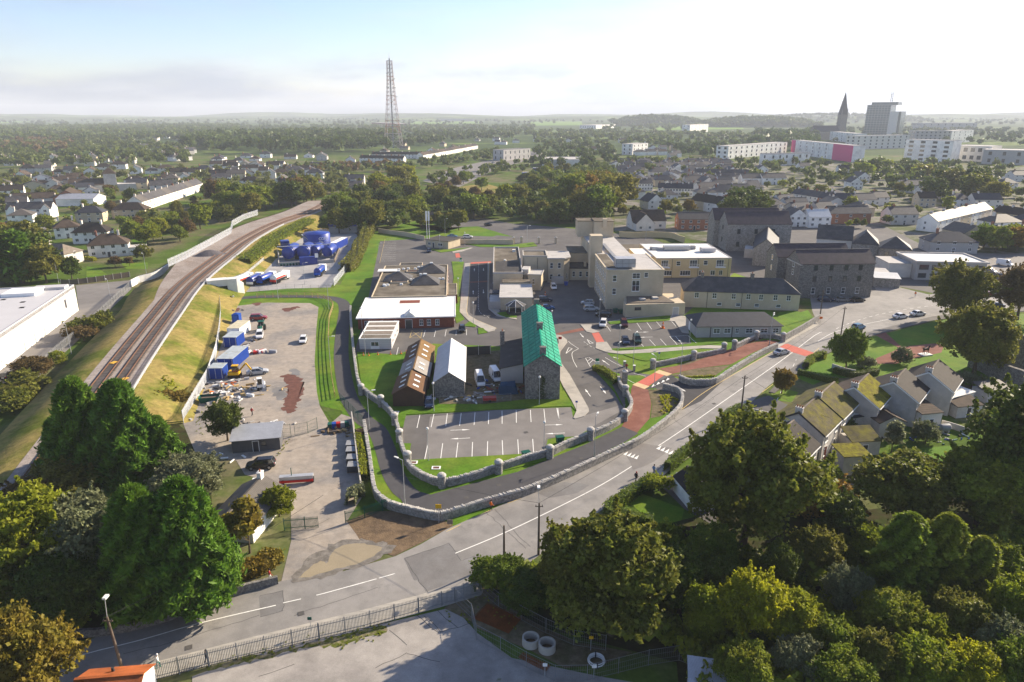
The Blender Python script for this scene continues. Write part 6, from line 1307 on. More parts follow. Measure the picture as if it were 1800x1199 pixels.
part(MB().box(w*.38,-1.4,0,w*.70,-.05,3.0), 'pump_cabin', 'depot_blue', r); part(MB().box(w*.66,-1.5,2.6,w*.72,-1.42,4.2), 'sign_panel', 'white_pvc', r)
k = MB()
for f in (0,.2,.4,.6,.8,.97): k.tube((w*f,9,0),(w*f,9,5.6),.08,.08,5)
k.box(0,8.6,5.5,w,9.6,5.62); k.box(0,8.6,6.5,w,8.66,6.58); part(k, 'walkway', 'metal_grey', r)
for i in range(7): part(MB().lathe([(.3,0),(.3,.9),(0,.92)],10,0,(1+i*1.1,-.8,0)), 'drum', M('drum_green', (.01,.06,.05)), r)
r = thing('blue_kiosk', 'blue steel kiosk beside the embankment in the oil depot', 'kiosk', (-94.4,288.9), .4); part(MB().box(-1.7,-2,.4,1.7,2,3.6), 'body', 'depot_blue', r); part(MB().box(1.71,-1.5,2.0,1.76,1.5,3.2), 'sign_panel', 'white_pvc', r)
r = thing('loading_gantry', 'long blue box tank with striped pale top on the depot right side', 'storage tank', (-72.8,282.4), -.12)
part(MB().box(-1.3,0,.8,1.3,14,3.6), 'body', 'depot_blue', r)
for i in range(5): part(MB().box(-1.15+i*.5,.2,3.62,-.9+i*.5,13.8,3.7), 'roof_strip', 'white_pvc', r)
part(MB().box(-1.2,0,0,1.2,14,.78), 'plinth', 'lead', r)
r = thing('depot_office', 'grey depot office with blue fascia signs under the trees', 'building', (-87.3,329.7), .1); wall(r,0,0,14,8,0,4,'grey_render'); part(MB().box(-.3,-.3,4,14.3,8.3,4.4), 'roof', 'grey_felt', r); part(MB().box(0,-.4,3,5,-.31,4.4).box(9,-.4,3,14,-.31,4.4), 'fascia_sign', 'depot_blue', r)
# underpass portal
r = thing('underpass_portal', 'white concrete underpass portal through the railway embankment', 'underpass', (-92.1,208.4), .42)
part(MB().box(-1.2,0,0,0,5,5.2).box(6.0,0,0,9.5,4,5.2).box(0,.3,3.2,6.0,4.6,5.2), 'portal', 'white_render', r); part(MB().box(0,3,0,6,3.1,3.2), 'tunnel_shade_panel', M('tunnel_dark', (.03,.03,.03)), r)  # near-black panel closes the opening: the tunnel's shade put in as colour
part(MB().add([(9.5,0,0),(12,1.6,0),(12,2,0),(9.5,.5,0),(9.5,0,5.2),(12,1.6,3.4),(12,2,3.4),(9.5,.5,5.2)], [(0,1,5,4),(4,5,6,7),(1,2,6,5),(2,3,7,6)]), 'wing_wall', 'white_render', r)
r.scale = (.8,.8,1)

# ================================================================ walls
def stone_wall(name, label, line, h, th=.5, piers=(), mat='stone_pale', group=None, cope=True, pier_h=None, pr=.62, fine=1.2):
 l = smooth_line(line, fine) if len(line) > 2 else [tuple(np.array(line[0])*(1-t)+np.array(line[1])*t) for t in np.linspace(0,1,max(2,int(math.dist(*line)/fine)))]
 x0, y0 = l[0]; l = [(x-x0,y-y0) for x,y in l]; n = len(l); a, b = offset(l,th/2), offset(l,-th/2)
 r = thing(name, label, 'wall', (x0,y0,0), 0, group); rg = random.Random(int(abs(x0)*7)); zs = [h+rg.uniform(-.04,.04) for _ in l]
 mb = MB(); vs = []
 for i in range(n): vs += [(*a[i],0),(*a[i],zs[i]),(*b[i],zs[i]),(*b[i],0)]
 mb.add(vs, [(4*i+j,4*i+4+j,4*i+5+j,4*i+1+j) for i in range(n-1) for j in range(3)]+[(0,1,2,3),(4*n-1,4*n-2,4*n-3,4*n-4)])
 part(mb, 'wall_face', mat, r)
 if cope:
  cp = MB()
  for x, y, hd in along(l, .30):
   c, s = math.cos(hd), math.sin(hd); w_, e, t = rg.uniform(.09,.14), th/2+rg.uniform(.03,.09), rg.uniform(.16,.30)
   q = [(-w_,-e),(w_,-e),(w_,e),(-w_,e)]; sh = rg.uniform(.6,.9)
   bt = [(x+u*c-v*s, y+u*s+v*c) for u,v in q]; tp = [(x+u*c*sh-v*s*sh, y+u*s*sh+v*c*sh) for u,v in q]
   cp.add([(*p,h-.02) for p in bt]+[(*p,h+t) for p in tp], [(0,1,5,4),(1,2,6,5),(2,3,7,6),(3,0,4,7),(4,5,6,7)])
  struct(part(cp, 'coping_stones', 'coping_stone', r), 'stuff')
 for p in piers:
  ph = pier_h or h+.75; q = (p[0]-x0, p[1]-y0, 0)
  o = part(MB().lathe([(pr,0),(pr*.97,ph*.5),(pr,ph)],14), 'pier', mat, r, loc=q); part(MB().lathe([(pr*1.12,ph),(pr*1.1,ph+.16),(pr*.7,ph+.42),(0,ph+.52)],14), 'pier_cap', 'coping_stone', o)
 return r
stone_wall('stone_wall', 'curving inner stone wall with round piers between path and front car park', [(-46.4,194.2),(-43.5,181.3),(-39.6,165.2),(-35.2,147.7),(-31.6,134.8),(-28.3,128.8),(-25.6,125.3),(-23.4,121.8),(-21.7,118.0),(-20.2,113.1),(-19.2,108.6),(-17.7,103.7),(-16.9,101.0),(-15.7,98.4),(-13.1,95.7),(-10.6,94.3)]+[(-7.2,95.5),(-2.1,98.9),(2.3,102.0),(6.3,104.2)]+[(8.9,106.8),(13.7,110.8),(17.6,114.3),(20.6,118.3),(22.8,123.2),(23.1,126.6),(22.9,130.2),(22.3,134.1),(22.4,137.7)], 1.15, .5, [(-30.3,130.6),(-25.3,124.7),(-21.3,116.4),(-19.4,109.5),(-16.8,101.2),(-10.6,94.0),(-2.1,98.3),(6.2,103.4),(13.6,110.2),(20.7,118.0),(22.7,129.9)], pier_h=1.95)
stone_wall('stone_wall', 'long roadside stone wall with upright coping running from the lane to the side road', [(-26.7,115.5),(-23.3,102.8),(-20.6,92.5),(-19.5,90.1),(-17.6,87.9),(-14.6,86.5),(-11.0,85.1)]+[(-9.8,84.9),(-4.1,88.2),(2.0,91.6),(7.6,96.0),(13.0,100.7),(17.8,105.0)]+[(21.4,108.1),(25.9,113.7),(29.5,118.6),(32.2,123.2),(33.6,128.0),(33.4,131.7),(30.9,133.4)], 1.2, .5)
stone_wall('stone_wall', 'roadside stone wall along the red path right of the entrance', [(35.4,138.1),(37.1,135.8),(40.0,135.6),(42.5,136.3),(47.2,141.9),(52.6,148.2),(58.1,154.3),(63.9,159.9)], 1.2, .5)
stone_wall('stone_wall', 'stone wall with three round piers between the lawn and the upper red path', [(31.2,146.3),(34.9,148.2),(39.0,150.5),(42.0,152.3),(46.2,154.3),(50.0,156.5)], 1.0, .45, [(31.2,145.7),(41.7,151.5),(50.3,157.3)], pier_h=1.9)
stone_wall('stone_wall', 'swept stone wall with tall piers below the grey bungalow', [(53.4,159.1),(57.2,162.9),(61.0,166.6),(63.0,167.5),(65.8,167.5),(67.3,165.8)], 1.1, .45, [(53.2,158.8),(60.9,166.1),(67.0,164.6)], pier_h=2.1)
stone_wall('stone_wall', 'plain grey stone garden wall rising to the junction', [(67.2,164.9),(72.3,170.4),(78.2,177.0),(84.2,184.0)], 1.7, .45, cope=False)
stone_wall('cream_wall', 'long cream rendered wall behind the far car park', [(-63.2,331.0),(-55.5,324.8),(-47.5,318.8),(-38.8,309.3)], 2.0, .3, mat='cream_render', cope=False)
stone_wall('cream_wall', 'cream rendered wall right of the gate lodge', [(-23.7,301.3),(-15.6,300.4),(-7.3,300.4),(0.7,299.2)], 2.0, .3, mat='cream_render', cope=False)
stone_wall('cream_wall', 'cream rendered yard wall behind the white-roofed extension', [(48.8,318.5),(55.8,316.2),(63.3,317.5),(71.8,315.2),(73.9,307.2),(75.2,303.6)], 2.6, .3, mat='yellow_render', cope=False)
stone_wall('ruined_wall', 'high ruined stone wall beside the park at the right edge', [(102.1,147.0),(103.1,143.5),(102.8,137.4),(104.2,132.1),(105.0,128.8)], 4.2, .9, mat='stone', cope=False)
stone_wall('ruined_wall', 'tall ruined stone gable with an arched opening at the right edge', [(111.5,148.7),(114.8,138.8)], 7.5, .9, mat='stone', cope=False)
stone_wall('stone_wall', 'low roadside wall below the tall conifers', [(-56.7,59.1),(-50.0,61.7),(-43.7,62.5),(-38.0,65.0),(-34.8,67.7),(-30.2,70.4),(-28.2,71.2)], 1.0, .4, cope=False, mat='stone')
stone_wall('block_wall', 'pale block wall between lane and greenway, left of the green fence', [(-29.7,119.0),(-27.6,111.3),(-24.4,99.3),(-22.8,93.6),(-22.3,91.8)], 1.5, .2, mat='kerb', cope=False)
stone_wall('retaining_wall', 'white retaining wall along the far side of the railway ballast', [(-124.0,222.3),(-124.5,228.5),(-123.6,230.6),(-122.3,236.1),(-123.8,247.8)], 2.2, .4, mat='white_render', cope=False)
for lab, ln in (('low front garden wall with gateway beside the amber tree', [(43.8,123.2),(45.3,121.2),(48.1,119.2)]),('white garden wall of the corner house', [(71.1,146.0),(72.5,143.2),(74.4,141.9)]),('garden wall behind the mossy outhouse', [(50.5,95.9),(51.8,94.8),(52.8,93.7)]),('back wall between the terrace gardens', [(53.4,105.1),(54.6,103.6),(54.2,102.0)]),('back yard wall below the white extension', [(77.9,116.0),(79.4,114.1),(80.6,112.3)])):
 stone_wall('garden_wall', lab, ln, 1.1, .22, mat='dash_render', cope=False)
stone_wall('garden_wall', 'long white garden wall along the estate road', [(-234.0,315.3),(-236.9,329.0),(-238.9,339.7)], 1.5, .25, mat='white_render', cope=False)
stone_wall('garden_wall', 'front wall of the white semi-detached pair', [(-245.3,354.0),(-243.3,360.1),(-237.6,367.3)], 1.2, .25, mat='pale_render', cope=False)
# ================================================================ fences
M('galvanised', (.25,.255,.26), var=.12, rough=.5, metal=.4); M('fence_green', (.008,.070,.045), var=.1, rough=.5); M('timber_new', (.42,.30,.14), var=.2, rough=.9); M('timber_old', (.12,.095,.075), var=.25, rough=.95); M('white_steel', (.50,.52,.55), var=.08, rough=.5)
PALES = {}
def fence(name, label, line, h, kind, mat, step=.155, post=2.75, z=0.0, maxp=300, group=None, pw=.065):
 """palisade: pales, posts and two rails; mesh: framed wire panels; rail: posts and three rails; panel: boards between posts"""
 x0, y0 = line[0]; l = [(a-x0,b-y0) for a,b in line]; r = thing(name, label, 'fence', (x0,y0,z), 0, group)
 ps = along(l, post)
 if kind == 'palisade':
  key = (round(h,2), mat, pw)
  if key not in PALES:
   PALES[key] = MB().add([(-pw/2,0,.05),(0,-.02,.05),(pw/2,0,.05),(pw/2,0,h-.12),(0,-.02,h),(-pw/2,0,h-.12)], [(0,1,4,5),(1,2,3,4),(2,1,0,5,4,3)]).mesh('pale'); PALES[key].materials.append(T(mat))
  pts = along(l, step); cut = min(maxp, len(pts)); rest = MB()
  for i, (x, y, hd) in enumerate(pts):
   if i < cut: link('pale', PALES[key], r, (x, y, 0), hd)
   else:
    c, s = math.cos(hd)*pw/2, math.sin(hd)*pw/2; rest.add([(x-c,y-s,.05),(x+c,y+s,.05),(x+c,y+s,h-.12),(x,y,h),(x-c,y-s,h-.12)], [(0,1,2,3,4)])
  if rest.v: struct(part(rest, 'pales', mat, r), 'stuff')
  for zz in (h*.2, h*.8):
   mb = MB()
   for a, b in zip(l[:-1], l[1:]): mb.bar((*a,zz),(*b,zz),.05,.06)
   part(mb, 'rail', mat, r)
  for x, y, hd in ps: link('post', postmesh(h, mat, .1), r, (x, y, 0), hd)
 elif kind == 'mesh':
  for (xa,ya,ha_),(xb,yb,_) in zip(ps[:-1], ps[1:]):
   mb = MB(); d = math.dist((xa,ya),(xb,yb)); nb = max(3,int(d/.22))
   for i in range(nb+1): t = i/nb; mb.bar((xa+(xb-xa)*t,ya+(yb-ya)*t,.1),(xa+(xb-xa)*t,ya+(yb-ya)*t,h-.05),.014,.014)
   for zz in (.1,h*.33,h*.66,h-.05): mb.bar((xa,ya,zz),(xb,yb,zz),.03 if zz in (.1,h-.05) else .016,.03 if zz in (.1,h-.05) else .016)
   part(mb, 'mesh_panel', mat, r)
  for x, y, hd in ps: link('post', postmesh(h, mat, .06), r, (x, y, 0), hd)
 elif kind == 'rail':
  for zz in (h*.35,h*.65,h*.95):
   for a, b in zip(l[:-1], l[1:]): part(MB().bar((*a,zz),(*b,zz),.05,.11), 'rail', mat, r)
  for x, y, hd in ps: link('post', postmesh(h, mat, .12), r, (x, y, 0), hd)
 elif kind == 'panel':
  for (xa,ya,_),(xb,yb,_) in zip(ps[:-1], ps[1:]):
   mb = MB()
   for k in range(4): mb.bar((xa,ya,h*(k+.5)/4),(xb,yb,h*(k+.5)/4),.05,h/4-.02)
   part(mb, 'fence_panel', mat, r)
  for x, y, hd in ps: link('post', postmesh(h+.15, 'kerb', .16), r, (x, y, 0), hd)
 return r
POSTS = {}
def postmesh(h, mat, w):
 k = (round(h,2), mat, w)
 if k not in POSTS: POSTS[k] = MB().box(-w/2,-w/2,0,w/2,w/2,h+.04).mesh('post'); POSTS[k].materials.append(T(mat))
 return POSTS[k]
fence('palisade_fence', 'grey steel palisade fence along the near footpath at the bottom', [(-36.2,55.9),(-31.4,57.7),(-24.1,60.5)]+[(-21.8,61.4),(-15.9,63.6),(-11.5,65.5),(-7.2,67.4),(-3.6,69.1)], 2.1, 'palisade', 'galvanised', maxp=290)
fence('palisade_fence', 'tall pale palisade fence curving along the foot of the embankment beside the yard', [(-60.0,116.9),(-62.1,126.8),(-64.6,139.2),(-69.4,155.4),(-74.4,169.8),(-80.2,185.6),(-86.6,201.1)], 2.6, 'palisade', 'white_steel', step=.15, maxp=300, pw=.085)
fence('palisade_fence', 'palisade fence on the embankment side of the oil depot', [(-88.5,215.1),(-90.7,236.9),(-93.1,258.9)], 2.6, 'palisade', 'white_steel', step=.2, maxp=0, pw=.09)
fence('palisade_fence', 'palisade fence on the right side of the oil depot', [(-58.2,223.0),(-59.1,240.7),(-60.3,254.6),(-63.2,277.4),(-65.7,298.6)], 2.6, 'palisade', 'white_steel', step=.2, maxp=0, pw=.09)
fence('palisade_fence', 'long white palisade fence beyond the railway ballast', [(-116.2,232.9),(-116.4,247.8),(-118.7,274.0),(-121.4,302.0)]+[(-128.4,322.2),(-130.8,342.9),(-129.6,359.6)], 2.8, 'palisade', 'white_steel', step=.25, maxp=0, z=4.3, pw=.11)
fence('palisade_fence', 'palisade fence between supermarket car park and railway', [(-100.6,137.1),(-102.9,144.5),(-105.6,154.7),(-108.0,165.7),(-113.8,188.0),(-117.2,200.5),(-121.2,216.4)], 2.2, 'palisade', 'galvanised', step=.2, maxp=0, pw=.08, z=.9)
fence('depot_front_fence', 'dark mesh fence along the front of the oil depot', [(-88.1,213.6),(-78.9,216.6),(-70.2,217.9),(-57.6,215.8)], 2.0, 'mesh', 'galvanised')
fence('post_rail_fence', 'new timber post-and-rail fence between the grass bank and the greenway', [(-78.3,208.4),(-69.0,209.1),(-61.8,209.4),(-57.5,206.9),(-54.3,202.7),(-52.3,198.0)]+[(-52.0,196.6),(-50.1,184.3),(-45.9,166.5),(-41.9,151.7),(-38.1,138.2),(-35.1,128.5)], 1.35, 'rail', 'timber_new', post=2.4)
fence('green_mesh_fence', 'green mesh fence beside the greenway above the lane', [(-33.7,126.8),(-31.7,123.6),(-29.4,119.9),(-26.7,115.5)]+[(-26.9,115.7)], 1.9, 'mesh', 'fence_green', post=2.5)
fence('green_palisade', 'dark green palisade beside the stone wall end at the lane mouth', [(-23.0,84.2),(-21.2,85.1),(-19.5,86.3),(-17.9,87.7)], 1.9, 'palisade', 'fence_green', maxp=120)
fence('green_gate', 'green barred gate standing open at the mouth of the lane', [(-30.9,82.4),(-28.9,82.7),(-26.4,83.0)], 1.9, 'palisade', 'fence_green', maxp=120)
fence('yard_gate', 'dark green mesh gate standing across the builder\'s yard entrance', [(-38.1,111.7),(-36.4,112.2),(-35.2,114.7),(-33.3,114.4)], 2.2, 'mesh', 'fence_green', post=2.4)
fence('yard_gate', 'dark green mesh fence beside the galvanised shed', [(-40.7,111.4),(-39.6,111.3),(-38.7,111.4)], 2.4, 'mesh', 'fence_green', post=2.0)
fence('temporary_fence', 'upper run of steel mesh site fencing below the big tree', [(-3.7,69.6),(-1.6,67.0),(1.3,64.5),(4.0,62.4),(7.0,60.6),(10.4,60.0),(12.5,58.6)], 2.0, 'mesh', 'galvanised', post=3.4)
fence('temporary_fence', 'lower run of steel mesh site fencing around the concrete rings', [(-6.6,67.7),(-4.5,65.0),(-3.7,61.1),(-0.6,59.5),(2.2,57.1),(5.2,55.4),(9.2,56.4),(12.3,57.5),(15.4,58.4),(17.2,58.7),(19.6,57.1),(22.4,55.8)], 2.0, 'mesh', 'galvanised', post=3.4)
fence('panel_fence', 'brown panel fence with concrete posts behind the supermarket car park', [(-148.1,224.2),(-144.4,225.1),(-141.6,227.4),(-138.6,230.0),(-134.7,234.0),(-131.2,237.5)], 1.8, 'panel', 'timber_old', post=2.6)
fence('timber_fence', 'weathered timber fence below the garden hedge', [(20.4,80.9),(22.1,81.1),(25.4,81.5)], 1.4, 'panel', 'timber_old', post=2.2)
fence('works_fence', 'dark mesh fence along the front of the works yard', [(-14.1,125.5),(-9.7,125.8),(-5.3,126.0),(-1.4,126.6),(2.4,127.7)], 1.8, 'mesh', 'lead', post=2.8)
fence('works_fence', 'black panel fence across the back of the works yard', [(-10.6,154.3),(-8.0,154.7),(-3.0,155.5)], 2.2, 'panel', 'dark_frame', post=2.8)
fence('guard_rail', 'pale cable rail along the right shoulder of the railway', [offset(ta,-7.4)[i] for i in range(0,len(ta)) if 105 < ta[i][1] < 330][::3], .8, 'rail', 'white_steel', post=6, z=4.3)
# ================================================================ lamps and poles
M('lamp_white', (.75,.74,.70), rough=.3, var=.02); M('column_grey', (.42,.43,.44), var=.08, rough=.5, metal=.3); M('pole_wood', (.135,.105,.08), var=.25, rough=.95)
def lamp_proto(h, kind):
 r = thing('lamp_post', 'lamp post', 'lamp post')
 part(MB().tube((0,0,0),(0,0,.9),.085,.085,10).tube((0,0,.9),(0,0,h),.06,.045,10), 'column', 'column_grey', r); part(MB().box(-.09,-.09,0,.09,.09,.04), 'base_plate', 'lead', r)
 if kind == 'globe': part(MB().lathe([(.03,h),(.2,h+.1),(.24,h+.28),(.16,h+.44),(0,h+.5)],12), 'lantern', 'lamp_white', r)
 else:
  part(MB().bar((0,0,h),(1.0,0,h+.12),.06,.06), 'arm', 'column_grey', r); part(MB().add([(.8,-.13,h+.08),(1.5,-.1,h+.12),(1.5,.1,h+.12),(.8,.13,h+.08),(.8,-.13,h+.2),(1.5,-.1,h+.22),(1.5,.1,h+.22),(.8,.13,h+.2)], [(0,3,2,1),(4,5,6,7),(0,1,5,4),(1,2,6,5),(2,3,7,6),(3,0,4,7)]), 'lantern', 'lamp_white', r)
 return proto(r)
LG, LA = lamp_proto(5.6,'globe'), lamp_proto(7.2,'arm')
def lamps(P, items, grp):
 for q, rot, lab in items: dup(P, (*q,0), rot, lab, grp)
lamps(LG, [((-13.6,102.3),0,'globe lamp post at the lower left corner of the front car park'),((5.3,104.7),0,'globe lamp post on the lower right edge of the front car park'),((5.3,125.3),0,'globe lamp post in front of the green-roofed house gable'),((-14.8,122.1),0,'globe lamp post beside the parked blue van on the lawn'),
 ((-10.4,180.6),0,'globe lamp post on the pavement bend behind the green roof'),((-39.2,175.1),0,'globe lamp post at the left end of the brick hall'),((-34.2,154.3),0,'globe lamp post in front of the portable cabin'),((23.9,183.7),0,'globe lamp post beside the hospital yard cars'),((25.8,159.5),0,'globe lamp post between the two dark parked cars'),((43.8,164.2),0,'globe lamp post at the corner of the grey bungalow'),
 ((25.8,159.4),0,'globe lamp post behind the pay car park kerb'),((10.2,172.3),0,'globe lamp post to the right of the green roof ridge'),((-29.9,287.9),0,'globe lamp post beside the gate lodge'),((-20.0,295.2),0,'globe lamp post in front of the cream wall'),((-16.5,209.2),0,'globe lamp post on the strip right of the brick hall')], 'globe-topped lamp posts')
lamps(LA, [((-15.5,89.0),2.6,'street lamp at the bend of the greenway beside the road wall'),((-25.6,114.6),.3,'street lamp on the greenway near the green fence'),((13.6,104.0),1.2,'street lamp on the verge below the inner wall'),((36.5,141.9),2,'street lamp in the flower bed by the entrance'),((29.1,133.3),2,'street lamp beside the red entrance crossing'),((22.6,141.4),1,'street lamp behind the planted median'),((-71.3,206.9),2,'street lamp in front of the oil depot fence'),((-52.9,195.2),0,'street lamp at the far bend of the greenway'),((-40.4,146.4),0,'street lamp half way along the greenway'),
 ((63.1,162.7),1,'street lamp beside the upper end of the red path'),((63.6,164.1),1,'street lamp inside the swept stone wall'),((-103.8,155.8),2.4,'lamp column in the supermarket car park near the shrubs'),((-119.1,201.3),2.4,'lamp column at the corner of the supermarket car park'),((-188.2,284.9),2.4,'lamp column rising over the sandy-brown roof'),((-150.4,226.7),2.4,'lamp column behind the supermarket roof'),((-128.4,241.0),2.4,'lamp column beside the railway retaining wall'),((6.6,304.5),0,'tall lamp column on the back road by the entrance piers'),((-31.1,324.8),0,'lamp column beside the golden trees'),((-50.4,261.7),0,'lamp column on the grass strip left of the far car park'),((6.7,304.7),0,'tall lamp column behind the hospital hall'),
 ((-68.5,225.7),0,'lamp column inside the depot front'),((59.6,310.4),0,'lamp column behind the white-roofed extension'),((27.4,148.7),1,'street lamp on the lawn by the blue parking sign')], 'street lamps on tall columns')
def pole(q, h, label, name='utility_pole', lean=(0,0), arm=True, lamp=False):
 r = thing(name, label, 'pole', (*q,0), 0, 'utility poles')
 part(MB().tube((0,0,-.2),(lean[0],lean[1],h),.17,.11,9), 'pole', 'pole_wood', r)
 if arm: part(MB().bar((lean[0]-.5,lean[1],h-.5),(lean[0]+.5,lean[1],h-.5),.09,.1), 'crossarm', 'pole_wood', r); part(MB().tube((lean[0]-.4,lean[1],h-.44),(lean[0]-.4,lean[1],h-.25),.05,.04,6).tube((lean[0]+.4,lean[1],h-.44),(lean[0]+.4,lean[1],h-.25),.05,.04,6), 'insulator', 'dark_frame', r)
 if lamp: part(MB().bar((lean[0],lean[1],h-.2),(lean[0]-.1,lean[1]+.4,h+1.9),.05,.05), 'lamp_arm', 'column_grey', r); part(MB().box(lean[0]-.25,lean[1]+.2,h+1.85,lean[0]+.12,lean[1]+.85,h+2.05), 'lantern', 'lamp_white', r)
 return (q[0]+lean[0], q[1]+lean[1], h)
p1 = pole((-39.9,57.7), 6.2, 'weathered utility pole with lamp beside the rusty shed roof', lean=(-.5,.1), lamp=True)
p2 = pole((3.4,76.9), 7.6, 'utility pole with lamp and transformer fittings beside the road', lamp=True)
p3 = pole((-1.0,75.6), 5.2, 'short bare pole beside the road left of the lamp pole', arm=False)
p4 = pole((42.7,119.9), 8.2, 'dark utility pole at the hedge end by the driveway')
p5 = pole((84.0,170.4), 7.5, 'utility pole wrapped in ivy at the park corner')
p6 = pole((86.0,187.9), 7.5, 'utility pole at the corner of the slate-roofed house')
p7 = pole((19.4,96.8), .9, 'small marker post by the hedge', arm=False)
M('wire', (.06,.06,.06), var=0)
def wires(a, b, lab, sag=.6, n=8):
 mb = MB(); pts = [(a[0]+(b[0]-a[0])*t, a[1]+(b[1]-a[1])*t, a[2]+(b[2]-a[2])*t-sag*4*t*(1-t)) for t in [i/n for i in range(n+1)]]
 for p, q in zip(pts[:-1], pts[1:]): mb.tube(p, q, .02, .02, 4, cap=False)
 tag(mb.build('overhead_wire', T('wire')), lab, 'wire', 'overhead wires')
wires(p1, (p1[0]+16,p1[1]+22,7), 'overhead wire from the lamp pole by the rusty shed into the conifers')
wires(p2, p4, 'overhead wire along the road between the two utility poles'); wires(p4, p5, 'overhead wire from the driveway pole to the park corner'); wires(p5, p6, 'overhead wire across the junction'); wires(p2, (*(-25.3,91.8),6), 'overhead wire crossing the road to the lane')
wires(p4, (52,105,6.5), 'service wire to the terraced houses')
# ================================================================ cars
COLS = {'white':(.70,.70,.69),'silver':(.42,.43,.44),'grey':(.16,.17,.18),'black':(.012,.012,.014),'navy':(.012,.022,.055),'blue':(.02,.10,.26),'red':(.24,.012,.014),'maroon':(.06,.012,.016),'green':(.010,.035,.024),'lightblue':(.12,.24,.36)}
for k, c in COLS.items(): paint('paint_'+k, c, .22, spec=.6)
M('car_glass', (.012,.015,.018), rough=.06, var=0, spec=.8); M('tyre', (.015,.015,.016), var=.1, rough=.9); M('alloy', (.35,.35,.36), rough=.35, metal=.8, var=.05); M('head_lens', (.65,.66,.68), rough=.1, var=0); M('tail_lens', (.28,.012,.012), rough=.2, var=0); M('plastic_black', (.02,.02,.021), rough=.6)
def car_proto(kind):
 r = thing('car', 'car', 'car')
 S = {   # stations: x from rear, (sill z, belt z, half width)
  'hatch': (4.1, 1.74, 1.47, [(0,.42,.78,.70),(.08,.30,.92,.80),(.6,.22,.96,.85),(1.6,.2,.95,.87),(2.7,.2,.93,.87),(3.1,.2,.90,.86),(3.75,.24,.78,.80),(4.02,.32,.66,.70),(4.1,.40,.58,.60)], (.12,.62,2.35,3.15)),
  'sedan': (4.6, 1.8, 1.43, [(0,.42,.80,.70),(.08,.30,.92,.80),(.8,.22,.95,.87),(1.7,.2,.94,.89),(3.0,.2,.92,.89),(3.5,.2,.88,.87),(4.25,.24,.76,.82),(4.52,.32,.64,.72),(4.6,.40,.58,.62)], (.75,1.35,2.6,3.5)),
  'suv': (4.5, 1.86, 1.68, [(0,.5,.92,.74),(.08,.38,1.04,.84),(.7,.3,1.06,.90),(1.7,.28,1.06,.92),(2.9,.28,1.04,.92),(3.3,.28,1.02,.91),(4.1,.32,.92,.86),(4.42,.4,.78,.78),(4.5,.5,.70,.66)], (.1,.42,2.7,3.4)),
  'van': (5.2, 1.95, 2.3, [(0,.45,1.2,.88),(.06,.34,1.25,.93),(1.0,.28,1.25,.97),(2.4,.28,1.25,.97),(3.7,.28,1.2,.97),(4.2,.28,1.12,.95),(4.9,.34,.98,.88),(5.14,.42,.82,.80),(5.2,.5,.75,.70)], (.02,.06,3.75,4.55))}[kind]
 L, W_, Hh, st, (g0,g1,g2,g3) = S; b = MB(); vs = []
 for x, z0, z1, w in st: vs += [(x-L/2,-w*.9,z0),(x-L/2,-w,z0+.18),(x-L/2,-w*.97,z1),(x-L/2,-w*.86,z1+.03),(x-L/2,w*.86,z1+.03),(x-L/2,w*.97,z1),(x-L/2,w,z0+.18),(x-L/2,w*.9,z0)]
 n = len(st); fs = [(8*i+j,8*i+8+j,8*i+8+(j+1) % 8,8*i+(j+1) % 8) for i in range(n-1) for j in range(8)]+[tuple(range(8)),tuple(range(8*n-1,8*n-9,-1))]
 fs = [f[::-1] for f in fs]; b.add(vs, fs); part(b, 'body', 'paint_white', r)
 wb = st[3][3]*.90; wt = st[3][3]*.70; zb = st[3][2]; gl = MB()
 q = [(g0-L/2,zb),(g1-L/2,Hh),(g2-L/2,Hh),(g3-L/2,zb-.02)]
 gl.add([(x,-(wb if k in (0,3) else wt),z) for k,(x,z) in enumerate(q)]+[(x,(wb if k in (0,3) else wt),z) for k,(x,z) in enumerate(q)], [(0,3,2,1),(4,5,6,7),(0,1,5,4),(2,3,7,6)])
 part(gl, 'window_glass', 'car_glass', r)
 rf = MB(); rf.add([(q[1][0]-.08,-wt-.03,Hh-.04),(q[2][0]+.06,-wt-.03,Hh-.04),(q[2][0]+.06,wt+.03,Hh-.04),(q[1][0]-.08,wt+.03,Hh-.04),(q[1][0],-wt*.9,Hh+.05),(q[2][0]-.1,-wt*.9,Hh+.05),(q[2][0]-.1,wt*.9,Hh+.05),(q[1][0],wt*.9,Hh+.05)], [(4,5,6,7),(0,1,5,4),(1,2,6,5),(2,3,7,6),(3,0,4,7)])
 for s in (-1,1):
  for k0, k1 in ((0,1),(3,2)): rf.bar((q[k0][0],s*wb*1.0,q[k0][1]),(q[k1][0],s*wt*1.01,q[k1][1]),.09,.07)
  xm = (q[1][0]+q[2][0])/2-.1; rf.bar((xm,s*wb,zb),(xm,s*wt,Hh),.07,.09)
  if kind == 'van': rf.add([(q[0][0],s*(wb+.01),zb),(.6,s*(wb+.01),zb),(.6,s*(wt+.01),Hh),(q[1][0],s*(wt+.01),Hh)], [(0,1,2,3) if s < 0 else (3,2,1,0)])
 part(rf, 'roof', 'paint_white', r)
 wr = .33 if kind != 'suv' else .37
 for x in (L*.19-L/2, L*.80-L/2):
  for s in (-1,1):
   y = s*(st[3][3]-.10); w_ = part(MB().tube((x,y-.11,wr),(x,y+.11,wr),wr,wr,14), 'wheel', 'tyre', r); part(MB().tube((x,y+s*.112,wr),(x,y+s*.125,wr),wr*.62,wr*.58,10), 'rim', 'alloy', w_)
